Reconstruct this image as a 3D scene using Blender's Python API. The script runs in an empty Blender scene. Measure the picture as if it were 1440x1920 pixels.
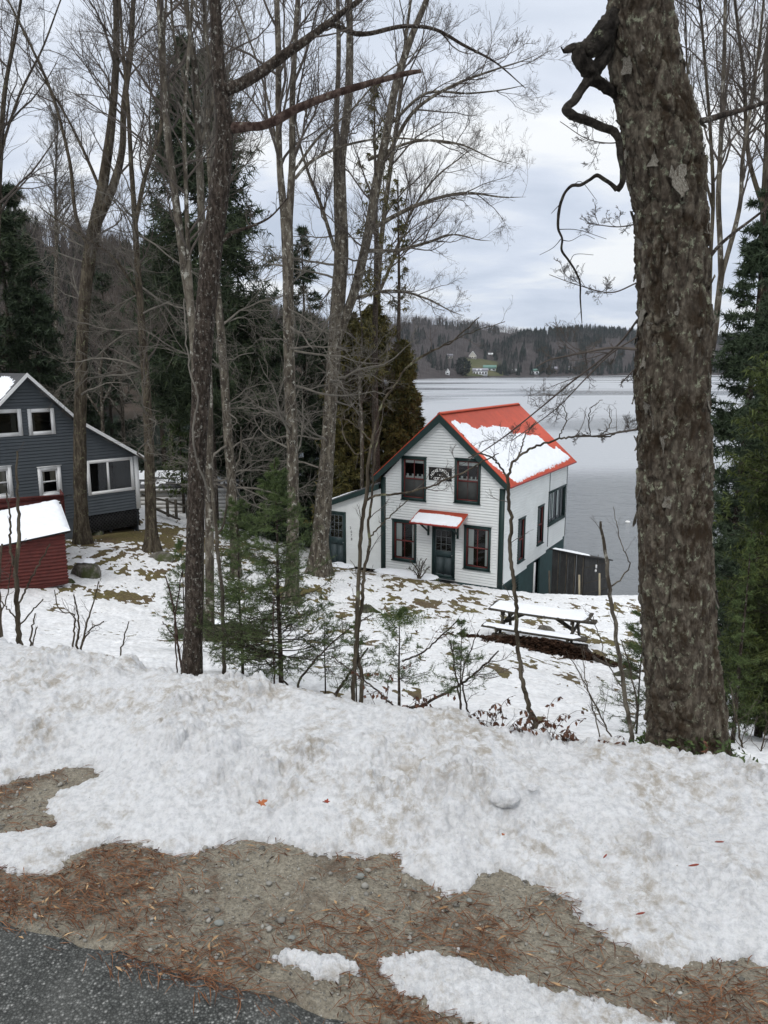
import bpy, math, random
import numpy as np
from mathutils import Vector

# ---------------------------------------------------------------- camera, sky, sun, exposure
S = bpy.context.scene
EYE = np.array([0.0, 0.0, 1.65])
FPX, PITCH = 1402.0, math.radians(10.9)
cam_d = bpy.data.cameras.new('camera'); cam = bpy.data.objects.new('camera', cam_d)
S.collection.objects.link(cam); S.camera = cam
cam.location = EYE; cam.rotation_euler = (math.pi / 2 - PITCH, 0, 0)
cam_d.sensor_fit = 'VERTICAL'; cam_d.sensor_height = 24.0; cam_d.lens = 24.0 * FPX / 1920.0
cam_d.clip_start = 0.05; cam_d.clip_end = 12000

SUN_EL, SUN_AZ = math.radians(48), math.radians(205)
world = bpy.data.worlds.new('World'); S.world = world; world.use_nodes = True
wn, wl = world.node_tree.nodes, world.node_tree.links
wn.clear()
w_out = wn.new('ShaderNodeOutputWorld'); w_bg = wn.new('ShaderNodeBackground')
w_sky = wn.new('ShaderNodeTexSky'); w_sky.sky_type = 'NISHITA'; w_sky.sun_disc = False
w_sky.sun_elevation = SUN_EL; w_sky.sun_rotation = SUN_AZ
w_tc = wn.new('ShaderNodeTexCoord'); w_sep = wn.new('ShaderNodeSeparateXYZ')
wl.new(w_tc.outputs['Generated'], w_sep.inputs[0])
def wmath(op, a, b=None, clamp=False):
    n = wn.new('ShaderNodeMath'); n.operation = op; n.use_clamp = clamp
    for i, v in enumerate((a, b)):
        if v is None: continue
        if isinstance(v, (int, float)): n.inputs[i].default_value = v
        else: wl.new(v, n.inputs[i])
    return n.outputs[0]
zc = wmath('MAXIMUM', w_sep.outputs['Z'], 0.0)
den = wmath('ADD', zc, 0.22)
w_cmb = wn.new('ShaderNodeCombineXYZ')
wl.new(wmath('DIVIDE', w_sep.outputs['X'], den), w_cmb.inputs[0])
wl.new(wmath('DIVIDE', w_sep.outputs['Y'], den), w_cmb.inputs[1])
w_n1 = wn.new('ShaderNodeTexNoise'); w_n1.inputs['Scale'].default_value = 1.5; w_n1.inputs['Detail'].default_value = 7
w_n1.inputs['Roughness'].default_value = 0.52; w_n1.inputs['Distortion'].default_value = 0.25
w_map = wn.new('ShaderNodeMapping'); w_map.inputs['Location'].default_value = (3.1, 1.2, 0); w_map.inputs['Scale'].default_value = (0.8, 1.25, 1)
wl.new(w_cmb.outputs[0], w_map.inputs[0]); wl.new(w_map.outputs[0], w_n1.inputs['Vector'])
w_cr = wn.new('ShaderNodeValToRGB'); e = w_cr.color_ramp.elements
e[0].position = 0.36; e[0].color = (0.47, 0.55, 0.69, 1)
e[1].position = 0.62; e[1].color = (0.90, 0.93, 0.96, 1)
m_ = w_cr.color_ramp.elements.new(0.5); m_.color = (0.64, 0.71, 0.84, 1)
wl.new(w_n1.outputs[0], w_cr.inputs[0])
# an overcast sky is brighter overhead than at the horizon
grad = wmath('ADD', 1.02, wmath('MULTIPLY', wmath('MULTIPLY', zc, zc), 1.15))
w_mul = wn.new('ShaderNodeVectorMath'); w_mul.operation = 'SCALE'
w_neu = wn.new('ShaderNodeMix'); w_neu.data_type = 'RGBA'; wl.new(wmath('MULTIPLY', zc, 0.8, True), w_neu.inputs[0]); wl.new(w_cr.outputs[0], w_neu.inputs[6]); w_neu.inputs[7].default_value = (0.80, 0.80, 0.79, 1)
wl.new(w_neu.outputs[2], w_mul.inputs[0]); wl.new(grad, w_mul.inputs[3])
w_ns = wn.new('ShaderNodeVectorMath'); w_ns.operation = 'SCALE'; w_ns.inputs[3].default_value = 0.05
wl.new(w_sky.outputs[0], w_ns.inputs[0])
w_mix = wn.new('ShaderNodeMix'); w_mix.data_type = 'RGBA'; w_mix.inputs[0].default_value = 0.9
wl.new(w_ns.outputs[0], w_mix.inputs[6]); wl.new(w_mul.outputs[0], w_mix.inputs[7])
wl.new(w_mix.outputs[2], w_bg.inputs[0]); w_bg.inputs[1].default_value = 1.10
wl.new(w_bg.outputs[0], w_out.inputs[0])

sun_d = bpy.data.lights.new('sun', 'SUN'); sun = bpy.data.objects.new('sun', sun_d); S.collection.objects.link(sun)
sun_d.energy = 1.2; sun_d.angle = math.radians(14); sun_d.color = (1.0, 0.97, 0.93)
sun.rotation_euler = (math.pi / 2 - SUN_EL, 0, math.radians(-25))
S.view_settings.view_transform = 'Standard'; S.view_settings.look = 'None'
S.view_settings.exposure = 0.0; S.view_settings.gamma = 1.0; S.view_settings.use_curve_mapping = False
S.render.engine = 'CYCLES'
S.cycles.max_bounces = 6; S.cycles.transparent_max_bounces = 12

# ---------------------------------------------------------------- helpers
rng = np.random.default_rng(7)
C = S.collection
COSP, SINP = math.cos(PITCH), math.sin(PITCH)
def A(*v): return np.array(v, float)
def nrm(v): return v / np.maximum(np.linalg.norm(v, axis=-1, keepdims=True), 1e-9)
def ray(px, py):
    u = (px - 720.0) / FPX; v = (960.0 - py) / FPX
    return A(u, COSP + v * SINP, -SINP + v * COSP)
def at(px, py, Y):
    d = ray(px, py); return EYE + d * (Y / d[1])
def on_z(px, py, z=0.0):
    d = ray(px, py); return EYE + d * ((z - EYE[2]) / d[2])
def pxm(Y):           # metres per photo pixel at distance Y
    return Y / FPX

_pr = np.random.default_rng(11).permutation(4096).astype(np.int64)
_gr = nrm(np.random.default_rng(12).normal(size=(4096, 3)))
def _h(i, j, k): return _pr[(_pr[(_pr[i & 4095] + j) & 4095] + k) & 4095]
def noise3(x, y, z):
    x, y, z = np.broadcast_arrays(np.asarray(x, float), np.asarray(y, float), np.asarray(z, float))
    xi, yi, zi = np.floor(x).astype(np.int64), np.floor(y).astype(np.int64), np.floor(z).astype(np.int64)
    fx, fy, fz = x - xi, y - yi, z - zi
    u, v, w = [t * t * t * (t * (t * 6 - 15) + 10) for t in (fx, fy, fz)]
    def g(a, b, c):
        gg = _gr[_h(xi + a, yi + b, zi + c)]
        return gg[..., 0] * (fx - a) + gg[..., 1] * (fy - b) + gg[..., 2] * (fz - c)
    def L(a, b, t): return a + (b - a) * t
    return 1.5 * L(L(L(g(0,0,0), g(1,0,0), u), L(g(0,1,0), g(1,1,0), u), v), L(L(g(0,0,1), g(1,0,1), u), L(g(0,1,1), g(1,1,1), u), v), w)
def fbm(x, y, z=0.0, o=4, gain=0.5):
    r, a, f = 0, 1.0, 1.0
    for i in range(o):
        r = r + a * noise3(np.asarray(x) * f + 17.3 * i, np.asarray(y) * f - 9.1 * i, np.asarray(z) * f + 3.7 * i)
        a *= gain; f *= 2.03
    return r
def worley2(x, y, seed=0):
    xi, yi = np.floor(x).astype(np.int64), np.floor(y).astype(np.int64)
    f1 = np.full(x.shape, 9.0); f2 = f1.copy(); idv = np.zeros(x.shape)
    for a in (-1, 0, 1):
        for b in (-1, 0, 1):
            h = _h(xi + a, yi + b, seed + np.zeros_like(xi)); h2 = _pr[(h + 77) & 4095]; h3 = _pr[(h + 991) & 4095]
            d = np.hypot(xi + a + h / 4096.0 - x, yi + b + h2 / 4096.0 - y)
            m = d < f1
            f2 = np.where(m, f1, np.minimum(f2, d)); idv = np.where(m, h3 / 4096.0, idv); f1 = np.where(m, d, f1)
    return f1, f2, idv
def sstep(a, b, x):
    t = np.clip((x - a) / (b - a), 0, 1); return t * t * (3 - 2 * t)
def sdf(px, py, poly):          # positive inside
    poly = np.asarray(poly, float); n = len(poly)
    dmin = np.full(px.shape, 1e9); inside = np.zeros(px.shape, bool)
    for i in range(n):
        a, b = poly[i], poly[(i + 1) % n]
        ab = b - a; t = np.clip(((px - a[0]) * ab[0] + (py - a[1]) * ab[1]) / (ab @ ab + 1e-12), 0, 1)
        dmin = np.minimum(dmin, np.hypot(px - a[0] - t * ab[0], py - a[1] - t * ab[1]))
        c = ((a[1] > py) != (b[1] > py)) & (px < (b[0] - a[0]) * (py - a[1]) / (b[1] - a[1] + 1e-12) + a[0])
        inside ^= c
    return np.where(inside, dmin, -dmin)

# mesh building
class MB:
    def __init__(s): s.v = []; s.f = []; s.m = []; s.n = 0
    def add(s, V, Fc, mi=0):
        V = np.asarray(V, float).reshape(-1, 3); Fc = np.asarray(Fc, np.int64)
        if len(Fc) == 0: return s
        s.v.append(V); s.f.append(Fc + s.n); s.m.append(np.full(len(Fc), mi)); s.n += len(V); return s
    def build(s, name, mats, parent=None, smooth=False, origin=None):
        me = bpy.data.meshes.new(name)
        V = np.concatenate(s.v)
        if origin is None:
            org = WO.get(parent.name, A(0, 0, 0)) if parent is not None else A(0, 0, 0)
        else: org = np.asarray(origin, float)
        me.vertices.add(len(V)); me.vertices.foreach_set('co', (V - org).astype(np.float32).ravel())
        loops = np.concatenate([f.ravel() for f in s.f]); cnt = np.concatenate([np.full(len(f), f.shape[1]) for f in s.f])
        me.loops.add(len(loops)); me.loops.foreach_set('vertex_index', loops.astype(np.int32))
        me.polygons.add(len(cnt)); st = np.concatenate([[0], np.cumsum(cnt)[:-1]])
        me.polygons.foreach_set('loop_start', st.astype(np.int32)); me.polygons.foreach_set('loop_total', cnt.astype(np.int32))
        if not isinstance(mats, (list, tuple)): mats = [mats]
        for m in mats: me.materials.append(m)
        me.polygons.foreach_set('material_index', np.concatenate(s.m).astype(np.int32))
        if smooth: me.polygons.foreach_set('use_smooth', np.ones(len(cnt), bool))
        me.update(); me.validate()
        o = bpy.data.objects.new(name, me); C.objects.link(o)
        if parent is not None:
            o.parent = parent; WO[o.name] = org
        else:
            o.location = org; WO[o.name] = org
        return o
WO = {}
def tag(o, label=None, cat=None, group=None, kind=None):
    if label: o['label'] = label
    if cat: o['category'] = cat
    if group: o['group'] = group
    if kind: o['kind'] = kind
    return o
def thing(name, loc, label, cat, group=None):
    o = bpy.data.objects.new(name, None); C.objects.link(o); o.location = Vector(loc); o.empty_display_size = 0.2
    WO[o.name] = np.asarray(loc, float); return tag(o, label, cat, group)
BOXF = [[0,3,2,1],[4,5,6,7],[0,1,5,4],[1,2,6,5],[2,3,7,6],[3,0,4,7]]
class Frame:
    def __init__(s, O, ex, ey=None, ez=(0, 0, 1)):
        s.O = np.asarray(O, float); s.ex = nrm(A(*ex)); s.ez = nrm(A(*ez))
        s.ey = nrm(np.cross(s.ez, s.ex)) if ey is None else nrm(A(*ey))
    def p(s, x, y, z):
        return s.O + np.multiply.outer(np.asarray(x, float), s.ex) + np.multiply.outer(np.asarray(y, float), s.ey) + np.multiply.outer(np.asarray(z, float), s.ez)
    def xz(s, px, py, y=0.0):      # pixel on the plane local y = const -> (x, z)
        d = ray(px, py); o = s.O + s.ey * y; t = ((o - EYE) @ s.ey) / (d @ s.ey); q = EYE + d * t - s.O
        return float(q @ s.ex), float(q @ s.ez)
    def yz(s, px, py, x=0.0):
        d = ray(px, py); o = s.O + s.ex * x; t = ((o - EYE) @ s.ex) / (d @ s.ex); q = EYE + d * t - s.O
        return float(q @ s.ey), float(q @ s.ez)
    def box(s, mb, x0, x1, y0, y1, z0, z1, mi=0):
        P = [(x0,y0,z0),(x1,y0,z0),(x1,y1,z0),(x0,y1,z0),(x0,y0,z1),(x1,y0,z1),(x1,y1,z1),(x0,y1,z1)]
        mb.add([s.p(*q) for q in P], BOXF, mi); return mb
    def prism(s, mb, pts, y0, y1, mi=0):       # polygon in the xz plane pushed through y0..y1 (convex)
        n = len(pts); V = [s.p(x, y0, z) for x, z in pts] + [s.p(x, y1, z) for x, z in pts]
        mb.add(V, [[i, (i + 1) % n, n + (i + 1) % n, n + i] for i in range(n)], mi)
        mb.add(V, [list(range(n))[::-1]], mi); mb.add(V, [list(range(n, 2 * n))], mi); return mb
def bar(mb, a, b, w, h, up=(0, 0, 1), mi=0):
    a, b = np.asarray(a, float), np.asarray(b, float); d = nrm(b - a); s_ = np.cross(d, A(*up))
    if np.linalg.norm(s_) < 1e-3: s_ = A(1, 0, 0)
    s_ = nrm(s_); u = np.cross(s_, d)
    V = [q + s_ * (i * w / 2) + u * (j * h / 2) for q in (a, b) for i, j in ((-1,-1),(1,-1),(1,1),(-1,1))]
    mb.add(V, BOXF, mi); return mb
def grid_faces(nr, nc, wrap=False):
    i, j = np.meshgrid(np.arange(nr - 1), np.arange(nc if wrap else nc - 1), indexing='ij')
    j2 = (j + 1) % nc if wrap else j + 1
    return np.stack([i * nc + j, i * nc + j2, (i + 1) * nc + j2, (i + 1) * nc + j], -1).reshape(-1, 4)
def tubes(mb, P, R, k=4, mi=0, frac=None):
    """P (N,n,3) polylines, R (N,n) radii."""
    N, n, _ = P.shape
    if N == 0: return mb
    T = nrm(np.gradient(P, axis=1)); mt = nrm(T.mean(1))
    ref = np.where(np.abs(mt[:, 2:3]) > 0.7, A(1, 0, 0)[None], A(0, 0, 1)[None])[:, None, :]
    U = nrm(np.cross(T, np.broadcast_to(ref, T.shape))); W = np.cross(T, U)
    a = np.arange(k) * 2 * math.pi / k
    V = P[:, :, None, :] + R[:, :, None, None] * (np.cos(a)[None, None, :, None] * U[:, :, None, :] + np.sin(a)[None, None, :, None] * W[:, :, None, :])
    F0 = grid_faces(n, k, True)
    Fc = (F0[None] + (np.arange(N) * n * k)[:, None, None]).reshape(-1, 4)
    return mb.add(V.reshape(-1, 3), Fc, mi)
def resample(P, R, n):
    P = np.asarray(P, float); R = np.asarray(R, float)
    d = np.concatenate([[0], np.cumsum(np.linalg.norm(np.diff(P, axis=0), axis=1))]); t = np.linspace(0, d[-1], n)
    # smooth interpolation (Catmull-like through cubic hermite)
    m = np.gradient(P, d, axis=0)
    k = np.clip(np.searchsorted(d, t, side='right') - 1, 0, len(d) - 2); h = (d[k + 1] - d[k])[:, None]; s_ = ((t - d[k]))[:, None] / h
    Q = (2*s_**3-3*s_**2+1)*P[k] + (s_**3-2*s_**2+s_)*h*m[k] + (-2*s_**3+3*s_**2)*P[k+1] + (s_**3-s_**2)*h*m[k+1]
    return Q, np.interp(t, d, R)
def path(pts, Y, base_z=None):
    """pts: (px, py, width_px[, dY]) -> positions and radii for something standing at distance Y."""
    P = [at(p[0], p[1], Y + (p[3] if len(p) > 3 else 0)) for p in pts]
    R = [p[2] * 0.5 * ((q - EYE) @ A(0, COSP, -SINP)) / FPX * 0.93 for p, q in zip(pts, P)]
    return np.array(P), np.array(R)
def spawn(P, R, k, t0, t1, ang, ratio, nseg, up=0.1, wig=0.15, rmin=0.002, rfac=0.55, thin=0.25, planar=0.0, jl=0.4, out=None, taper_t=0.5, rs=None, maxlen=None):
    """children of every polyline"""
    rs = rs or rng
    N, n, _ = P.shape
    Ls = np.linalg.norm(np.diff(P, axis=1), axis=2).sum(1)
    t = rs.uniform(t0, t1, (N, k)); f = t * (n - 1); i = np.clip(f.astype(int), 0, n - 2); w = (f - i)[..., None]
    ar = np.arange(N)[:, None]
    p = P[ar, i] * (1 - w) + P[ar, i + 1] * w
    r = R[ar, i] * (1 - w[..., 0]) + R[ar, i + 1] * w[..., 0]
    T = nrm(P[ar, i + 1] - P[ar, i])
    g = rs.normal(size=T.shape)
    if planar: g[..., 2] *= (1 - planar)
    g = nrm(g - (g * T).sum(-1, keepdims=True) * T)
    a = np.radians(ang) * rs.uniform(0.7, 1.3, (N, k, 1))
    D = nrm(np.cos(a) * T + np.sin(a) * g + A(0, 0, up))
    L = Ls[:, None] * ratio * rs.uniform(1 - jl, 1 + jl, (N, k)) * (1 - taper_t * t)
    if maxlen: L = np.minimum(L, maxlen * rs.uniform(0.7, 1.0, L.shape))
    M = N * k; p = p.reshape(M, 3); D = D.reshape(M, 3); L = L.reshape(M); r = r.reshape(M)
    Q = np.zeros((M, nseg + 1, 3)); Q[:, 0] = p
    for s_ in range(nseg):
        D = nrm(D + rs.normal(size=D.shape) * wig + A(0, 0, up * 0.5)); Q[:, s_ + 1] = Q[:, s_] + D * (L / nseg)[:, None]
    r0 = np.maximum(np.minimum(r * rfac, L * 0.011 + rmin), rmin)
    RR = r0[:, None] * np.linspace(1, thin, nseg + 1)[None]; RR = np.maximum(RR, rmin * 0.8)
    return Q, RR
def leaves(mb, P, per, size, width, spread=0.8, down=0.0, t0=0.0, t1=1.0, mi=0, rs=None, quad=False, flat=0.0):
    """small blades spread along polylines"""
    rs = rs or rng
    N, n, _ = P.shape
    t = rs.uniform(t0, t1, (N, per)); f = t * (n - 1); i = np.clip(f.astype(int), 0, n - 2); w = (f - i)[..., None]
    ar = np.arange(N)[:, None]
    p = (P[ar, i] * (1 - w) + P[ar, i + 1] * w).reshape(-1, 3)
    T = nrm(P[ar, i + 1] - P[ar, i]).reshape(-1, 3)
    g = rs.normal(size=T.shape); g[:, 2] *= (1 - flat)
    D = nrm(T * (1 - spread) + nrm(g) * spread + A(0, 0, -down))
    s_ = size * rs.uniform(0.6, 1.4, (len(p), 1)); wv = rs.normal(size=D.shape); wv[:, 2] *= (1 - flat)
    W = nrm(np.cross(D, wv)) if not flat else nrm(np.cross(D, A(0, 0, 1) + wv * 0.5))
    W = W * width * rs.uniform(0.7, 1.3, (len(p), 1))
    if quad:
        V = np.stack([p, p + D * s_ * 0.5 - W, p + D * s_, p + D * s_ * 0.5 + W], 1); Fc = np.arange(len(p) * 4).reshape(-1, 4)
    else:
        V = np.stack([p - W * 0.5, p + W * 0.5, p + D * s_], 1); Fc = np.arange(len(p) * 3).reshape(-1, 3)
    return mb.add(V.reshape(-1, 3), Fc, mi)

# ---------------------------------------------------------------- materials
def nt(name):
    m = bpy.data.materials.new(name); m.use_nodes = True; t = m.node_tree; b = t.nodes['Principled BSDF']
    b.inputs['Specular IOR Level'].default_value = 0.3
    return m, t, b
def N_(t, typ, **kw):
    n = t.nodes.new(typ)
    for k, v in kw.items():
        if k in n.inputs: n.inputs[k].default_value = v
        else: setattr(n, k, v)
    return n
def coord(t, scale=(1, 1, 1), kind='Object'):
    tc = N_(t, 'ShaderNodeTexCoord'); mp = N_(t, 'ShaderNodeMapping'); mp.inputs['Scale'].default_value = scale
    t.links.new(tc.outputs[kind], mp.inputs[0]); return mp.outputs[0]
def nz(t, vec, scale, detail=4, rough=0.55, dist=0.0):
    n = N_(t, 'ShaderNodeTexNoise'); n.inputs['Scale'].default_value = scale; n.inputs['Detail'].default_value = detail
    n.inputs['Roughness'].default_value = rough; n.inputs['Distortion'].default_value = dist
    t.links.new(vec, n.inputs['Vector']); return n.outputs[0]
def ramp(t, fac, stops):
    r = N_(t, 'ShaderNodeValToRGB'); es = r.color_ramp.elements
    while len(es) > 1: es.remove(es[-1])
    es[0].position = stops[0][0]; es[0].color = (*stops[0][1], 1)
    for p, c in stops[1:]:
        el = es.new(p); el.color = (*c, 1)
    t.links.new(fac, r.inputs[0]); return r.outputs[0]
def mix(t, fac, a, b):
    m = N_(t, 'ShaderNodeMix'); m.data_type = 'RGBA'
    if isinstance(fac, float): m.inputs[0].default_value = fac
    else: t.links.new(fac, m.inputs[0])
    for i, c in ((6, a), (7, b)):
        if isinstance(c, tuple): m.inputs[i].default_value = (*c, 1)
        else: t.links.new(c, m.inputs[i])
    return m.outputs[2]
def bump(t, b, h, strength=0.4, dist=0.01):
    n = N_(t, 'ShaderNodeBump'); n.inputs['Strength'].default_value = strength; n.inputs['Distance'].default_value = dist
    t.links.new(h, n.inputs['Height']); t.links.new(n.outputs[0], b.inputs['Normal'])
def paint(name, col, rough=0.6, var=0.15, scale=(1, 1, 1), ns=6.0, bmp=0.1, worn=None):
    m, t, b = nt(name); v = coord(t, scale)
    n1 = nz(t, v, ns, 6, 0.6)
    lo = tuple(c * (1 - var) for c in col); hi = tuple(min(1, c * (1 + var)) for c in col)
    c = ramp(t, n1, [(0.3, lo), (0.7, hi)])
    if worn:
        n2 = nz(t, v, ns * 3.1, 5, 0.7); f = ramp(t, n2, [(0.55, (0, 0, 0)), (0.72, (1, 1, 1))]); c = mix(t, f, c, worn)
    t.links.new(c, b.inputs['Base Color']); b.inputs['Roughness'].default_value = rough
    if bmp: bump(t, b, nz(t, v, ns * 5, 4), bmp, 0.01)
    return m
def bark(name, dark, light, lichen, scale=9.0, lich=0.56, stretch=0.25, bmp=0.6, moss=None):
    m, t, b = nt(name); v = coord(t, (1, 1, stretch)); v2 = coord(t, (1, 1, 0.8))
    n1 = nz(t, v, scale, 8, 0.7, 0.3)
    c = ramp(t, n1, [(0.36, tuple(x * 0.55 for x in dark)), (0.47, dark), (0.62, light)])
    n2 = nz(t, v2, scale * 0.9, 7, 0.72)
    f = ramp(t, n2, [(lich, (0, 0, 0)), (lich + 0.06, (1, 1, 1))]); c = mix(t, f, c, lichen)
    if moss:
        n3 = nz(t, v2, scale * 0.3, 6, 0.7); f3 = ramp(t, n3, [(0.5, (0, 0, 0)), (0.6, (0.9, 0.9, 0.9))]); c = mix(t, f3, c, moss)
    t.links.new(c, b.inputs['Base Color']); b.inputs['Roughness'].default_value = 0.9; b.inputs['Specular IOR Level'].default_value = 0.15
    bump(t, b, n1, bmp, 0.03)
    return m
def foliage(name, a, bcol, scale=1.5, rough=0.6):
    m, t, b = nt(name); v = coord(t)
    n1 = nz(t, v, scale, 5, 0.7)
    g = N_(t, 'ShaderNodeNewGeometry'); f = N_(t, 'ShaderNodeMath', operation='ADD'); f.inputs[1].default_value = 0.0
    t.links.new(n1, f.inputs[0])
    r_ = N_(t, 'ShaderNodeMath', operation='MULTIPLY_ADD'); r_.inputs[1].default_value = 0.3; r_.inputs[2].default_value = -0.15
    t.links.new(g.outputs['Random Per Island'], r_.inputs[0]); t.links.new(r_.outputs[0], f.inputs[1])
    c = ramp(t, f.outputs[0], [(0.3, a), (0.7, bcol)])
    t.links.new(c, b.inputs['Base Color']); b.inputs['Roughness'].default_value = rough; b.inputs['Specular IOR Level'].default_value = 0.2
    return m

def snow_mat(name, dirt=0.5, near=True):
    m, t, b = nt(name); v = coord(t)
    n2 = nz(t, v, 38 if near else 9, 6, 0.75)
    base = ramp(t, n2, [(0.38, (0.62, 0.63, 0.64)), (0.52, (0.80, 0.805, 0.81)), (0.66, (0.88, 0.885, 0.89))])
    n1 = nz(t, v, 1.9 if near else 1.2, 9, 0.72, 0.5)
    f = ramp(t, n1, [(0.47, (0.12 * dirt,) * 3), (0.58, (1, 1, 1))])
    n3_ = nz(t, v, 17, 8, 0.75, 0.3); f2 = ramp(t, n3_, [(0.44, (0, 0, 0)), (0.60, (dirt, dirt, dirt))])
    mu2 = N_(t, 'ShaderNodeMath', operation='MULTIPLY'); t.links.new(f, mu2.inputs[0]); t.links.new(f2, mu2.inputs[1])
    c = mix(t, mu2.outputs[0], base, (0.40, 0.35, 0.28))
    if near:
        vo = N_(t, 'ShaderNodeTexVoronoi'); vo.inputs['Scale'].default_value = 60; t.links.new(v, vo.inputs['Vector'])
        sp = ramp(t, vo.outputs['Distance'], [(0.07, (1, 1, 1)), (0.13, (0, 0, 0))])
        vm = nz(t, v, 26, 2); sm = ramp(t, vm, [(0.6, (0, 0, 0)), (0.68, (1, 1, 1))])
        mu = N_(t, 'ShaderNodeMath', operation='MULTIPLY'); t.links.new(sp, mu.inputs[0]); t.links.new(sm, mu.inputs[1])
        c = mix(t, mu.outputs[0], c, (0.22, 0.18, 0.14))
    t.links.new(c, b.inputs['Base Color']); b.inputs['Roughness'].default_value = 0.55
    b.inputs['Specular IOR Level'].default_value = 0.35
    b.inputs['Subsurface Weight'].default_value = 0.06 if near else 0.0
    b.inputs['Subsurface Radius'].default_value = (0.02, 0.024, 0.03); b.inputs['Subsurface Scale'].default_value = 0.5
    if near:
        n3 = nz(t, v, 70, 6, 0.75); n4 = nz(t, v, 230, 3, 0.7)
        ad = N_(t, 'ShaderNodeMath', operation='ADD'); t.links.new(n3, ad.inputs[0]); t.links.new(n4, ad.inputs[1])
        bump(t, b, ad.outputs[0], 0.75, 0.02)
    else:
        bump(t, b, nz(t, v, 14, 5, 0.7), 0.35, 0.03)
    return m

M = {}
M['snow'] = snow_mat('snow_plowed', 0.9, True)
M['snow_far'] = snow_mat('snow_yard', 0.3, False)
M['snow_roof'] = paint('snow_roof', (0.78, 0.80, 0.83), 0.6, 0.03, ns=3, bmp=0.2)
M['white_paint'] = paint('white_paint', (0.68, 0.70, 0.69), 0.55, 0.06, (1, 1, 1), 1.5, 0.03)
M['white_trim'] = paint('white_trim', (0.70, 0.70, 0.69), 0.5, 0.04, ns=5)
M['green_trim'] = paint('green_trim', (0.012, 0.030, 0.028), 0.5, 0.2)
M['green_base'] = paint('green_base', (0.025, 0.055, 0.055), 0.6, 0.2, ns=3)
M['red_sash'] = paint('red_sash', (0.13, 0.025, 0.022), 0.5, 0.15)
M['red_roof'] = paint('red_roof', (0.50, 0.068, 0.028), 0.65, 0.12, ns=2, bmp=0.03, worn=(0.40, 0.055, 0.035))
M['red_edge'] = paint('red_edge', (0.30, 0.035, 0.028), 0.5, 0.1)
M['blue_siding'] = paint('blue_siding', (0.074, 0.085, 0.094), 0.6, 0.08, ns=2)
M['barn_red'] = paint('barn_red', (0.082, 0.016, 0.012), 0.65, 0.3, (1, 1, 2.5), 5, 0.2, worn=(0.06, 0.02, 0.017))
M['tar_paper'] = paint('tar_paper', (0.028, 0.028, 0.028), 0.85, 0.4, (1, 1, 0.4), 5, 0.3, worn=(0.06, 0.058, 0.055))
M['old_wood'] = paint('old_wood', (0.058, 0.050, 0.040), 0.9, 0.45, (4, 4, 1), 5, 0.4, worn=(0.085, 0.09, 0.05))
M['pale_wood'] = paint('pale_wood', (0.30, 0.26, 0.18), 0.8, 0.2, (4, 4, 1), 5, 0.2)
M['near_black'] = paint('near_black', (0.010, 0.009, 0.009), 0.9, 0.3, bmp=0)  # near-black colour, paints the shade of unlit rooms and hollows
M['door_green'] = paint('door_green', (0.022, 0.040, 0.042), 0.5, 0.15)
M['door_panel'] = paint('door_panel', (0.045, 0.062, 0.066), 0.6, 0.1)
M['muntin_grey'] = paint('muntin_grey', (0.16, 0.18, 0.18), 0.5, 0.1)
M['curtain'] = paint('curtain', (0.82, 0.81, 0.78), 0.9, 0.1, (8, 8, 0.3), 3, 0.3)
M['curtain_tan'] = paint('curtain_tan', (0.38, 0.32, 0.26), 0.9, 0.2, (8, 8, 0.3), 3, 0.3)
M['screen'] = paint('screen', (0.040, 0.042, 0.040), 0.7, 0.15, bmp=0)
M['metal'] = paint('galvanised_metal', (0.42, 0.43, 0.44), 0.4, 0.15); M['metal'].node_tree.nodes['Principled BSDF'].inputs['Metallic'].default_value = 0.7
M['blue_metal'] = paint('blue_metal_roof', (0.30, 0.38, 0.44), 0.4, 0.1)
M['shingle'] = paint('grey_shingle', (0.10, 0.10, 0.105), 0.85, 0.25, ns=4)
M['black'] = paint('sign_black', (0.008, 0.008, 0.008), 0.5, 0.1, bmp=0)
M['letter'] = paint('letter_white', (0.75, 0.75, 0.73), 0.6, 0.05, bmp=0)
M['mossy'] = bark('mossy_rock', (0.05, 0.05, 0.035), (0.13, 0.12, 0.09), (0.035, 0.045, 0.015), 5, 0.5, 1.0, 0.6)
M['rock'] = bark('grey_rock', (0.11, 0.10, 0.085), (0.20, 0.19, 0.165), (0.24, 0.24, 0.20), 5, 0.6, 1.0, 0.5, moss=(0.05, 0.06, 0.02))
M['bark_big'] = bark('bark_birch', (0.072, 0.057, 0.043), (0.165, 0.143, 0.110), (0.27, 0.28, 0.20), 30, 0.56, 0.4, 1.0, moss=(0.036, 0.024, 0.014))
M['bark_flake'] = bark('bark_flake', (0.11, 0.096, 0.078), (0.25, 0.23, 0.195), (0.31, 0.31, 0.26), 22, 0.55, 0.4, 0.4)
M['bark_dark'] = bark('bark_dark', (0.028, 0.021, 0.016), (0.080, 0.063, 0.050), (0.20, 0.19, 0.165), 38, 0.565, 0.35, 0.9)
M['bark_grey'] = bark('bark_grey', (0.058, 0.048, 0.037), (0.145, 0.128, 0.10), (0.30, 0.29, 0.25), 9, 0.56, 0.3, 0.6)
M['bark_brown'] = bark('bark_brown', (0.042, 0.033, 0.023), (0.105, 0.088, 0.064), (0.15, 0.15, 0.09), 10, 0.58, 0.2, 0.7)
M['dead_wood'] = bark('dead_limb', (0.018, 0.015, 0.012), (0.05, 0.043, 0.035), (0.14, 0.15, 0.10), 20, 0.6, 1.0, 0.8)
M['twig'] = paint('twig', (0.075, 0.062, 0.052), 0.85, 0.35, ns=3, bmp=0)
M['twig_grey'] = paint('twig_grey', (0.12, 0.108, 0.09), 0.85, 0.35, ns=3, bmp=0)
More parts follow.
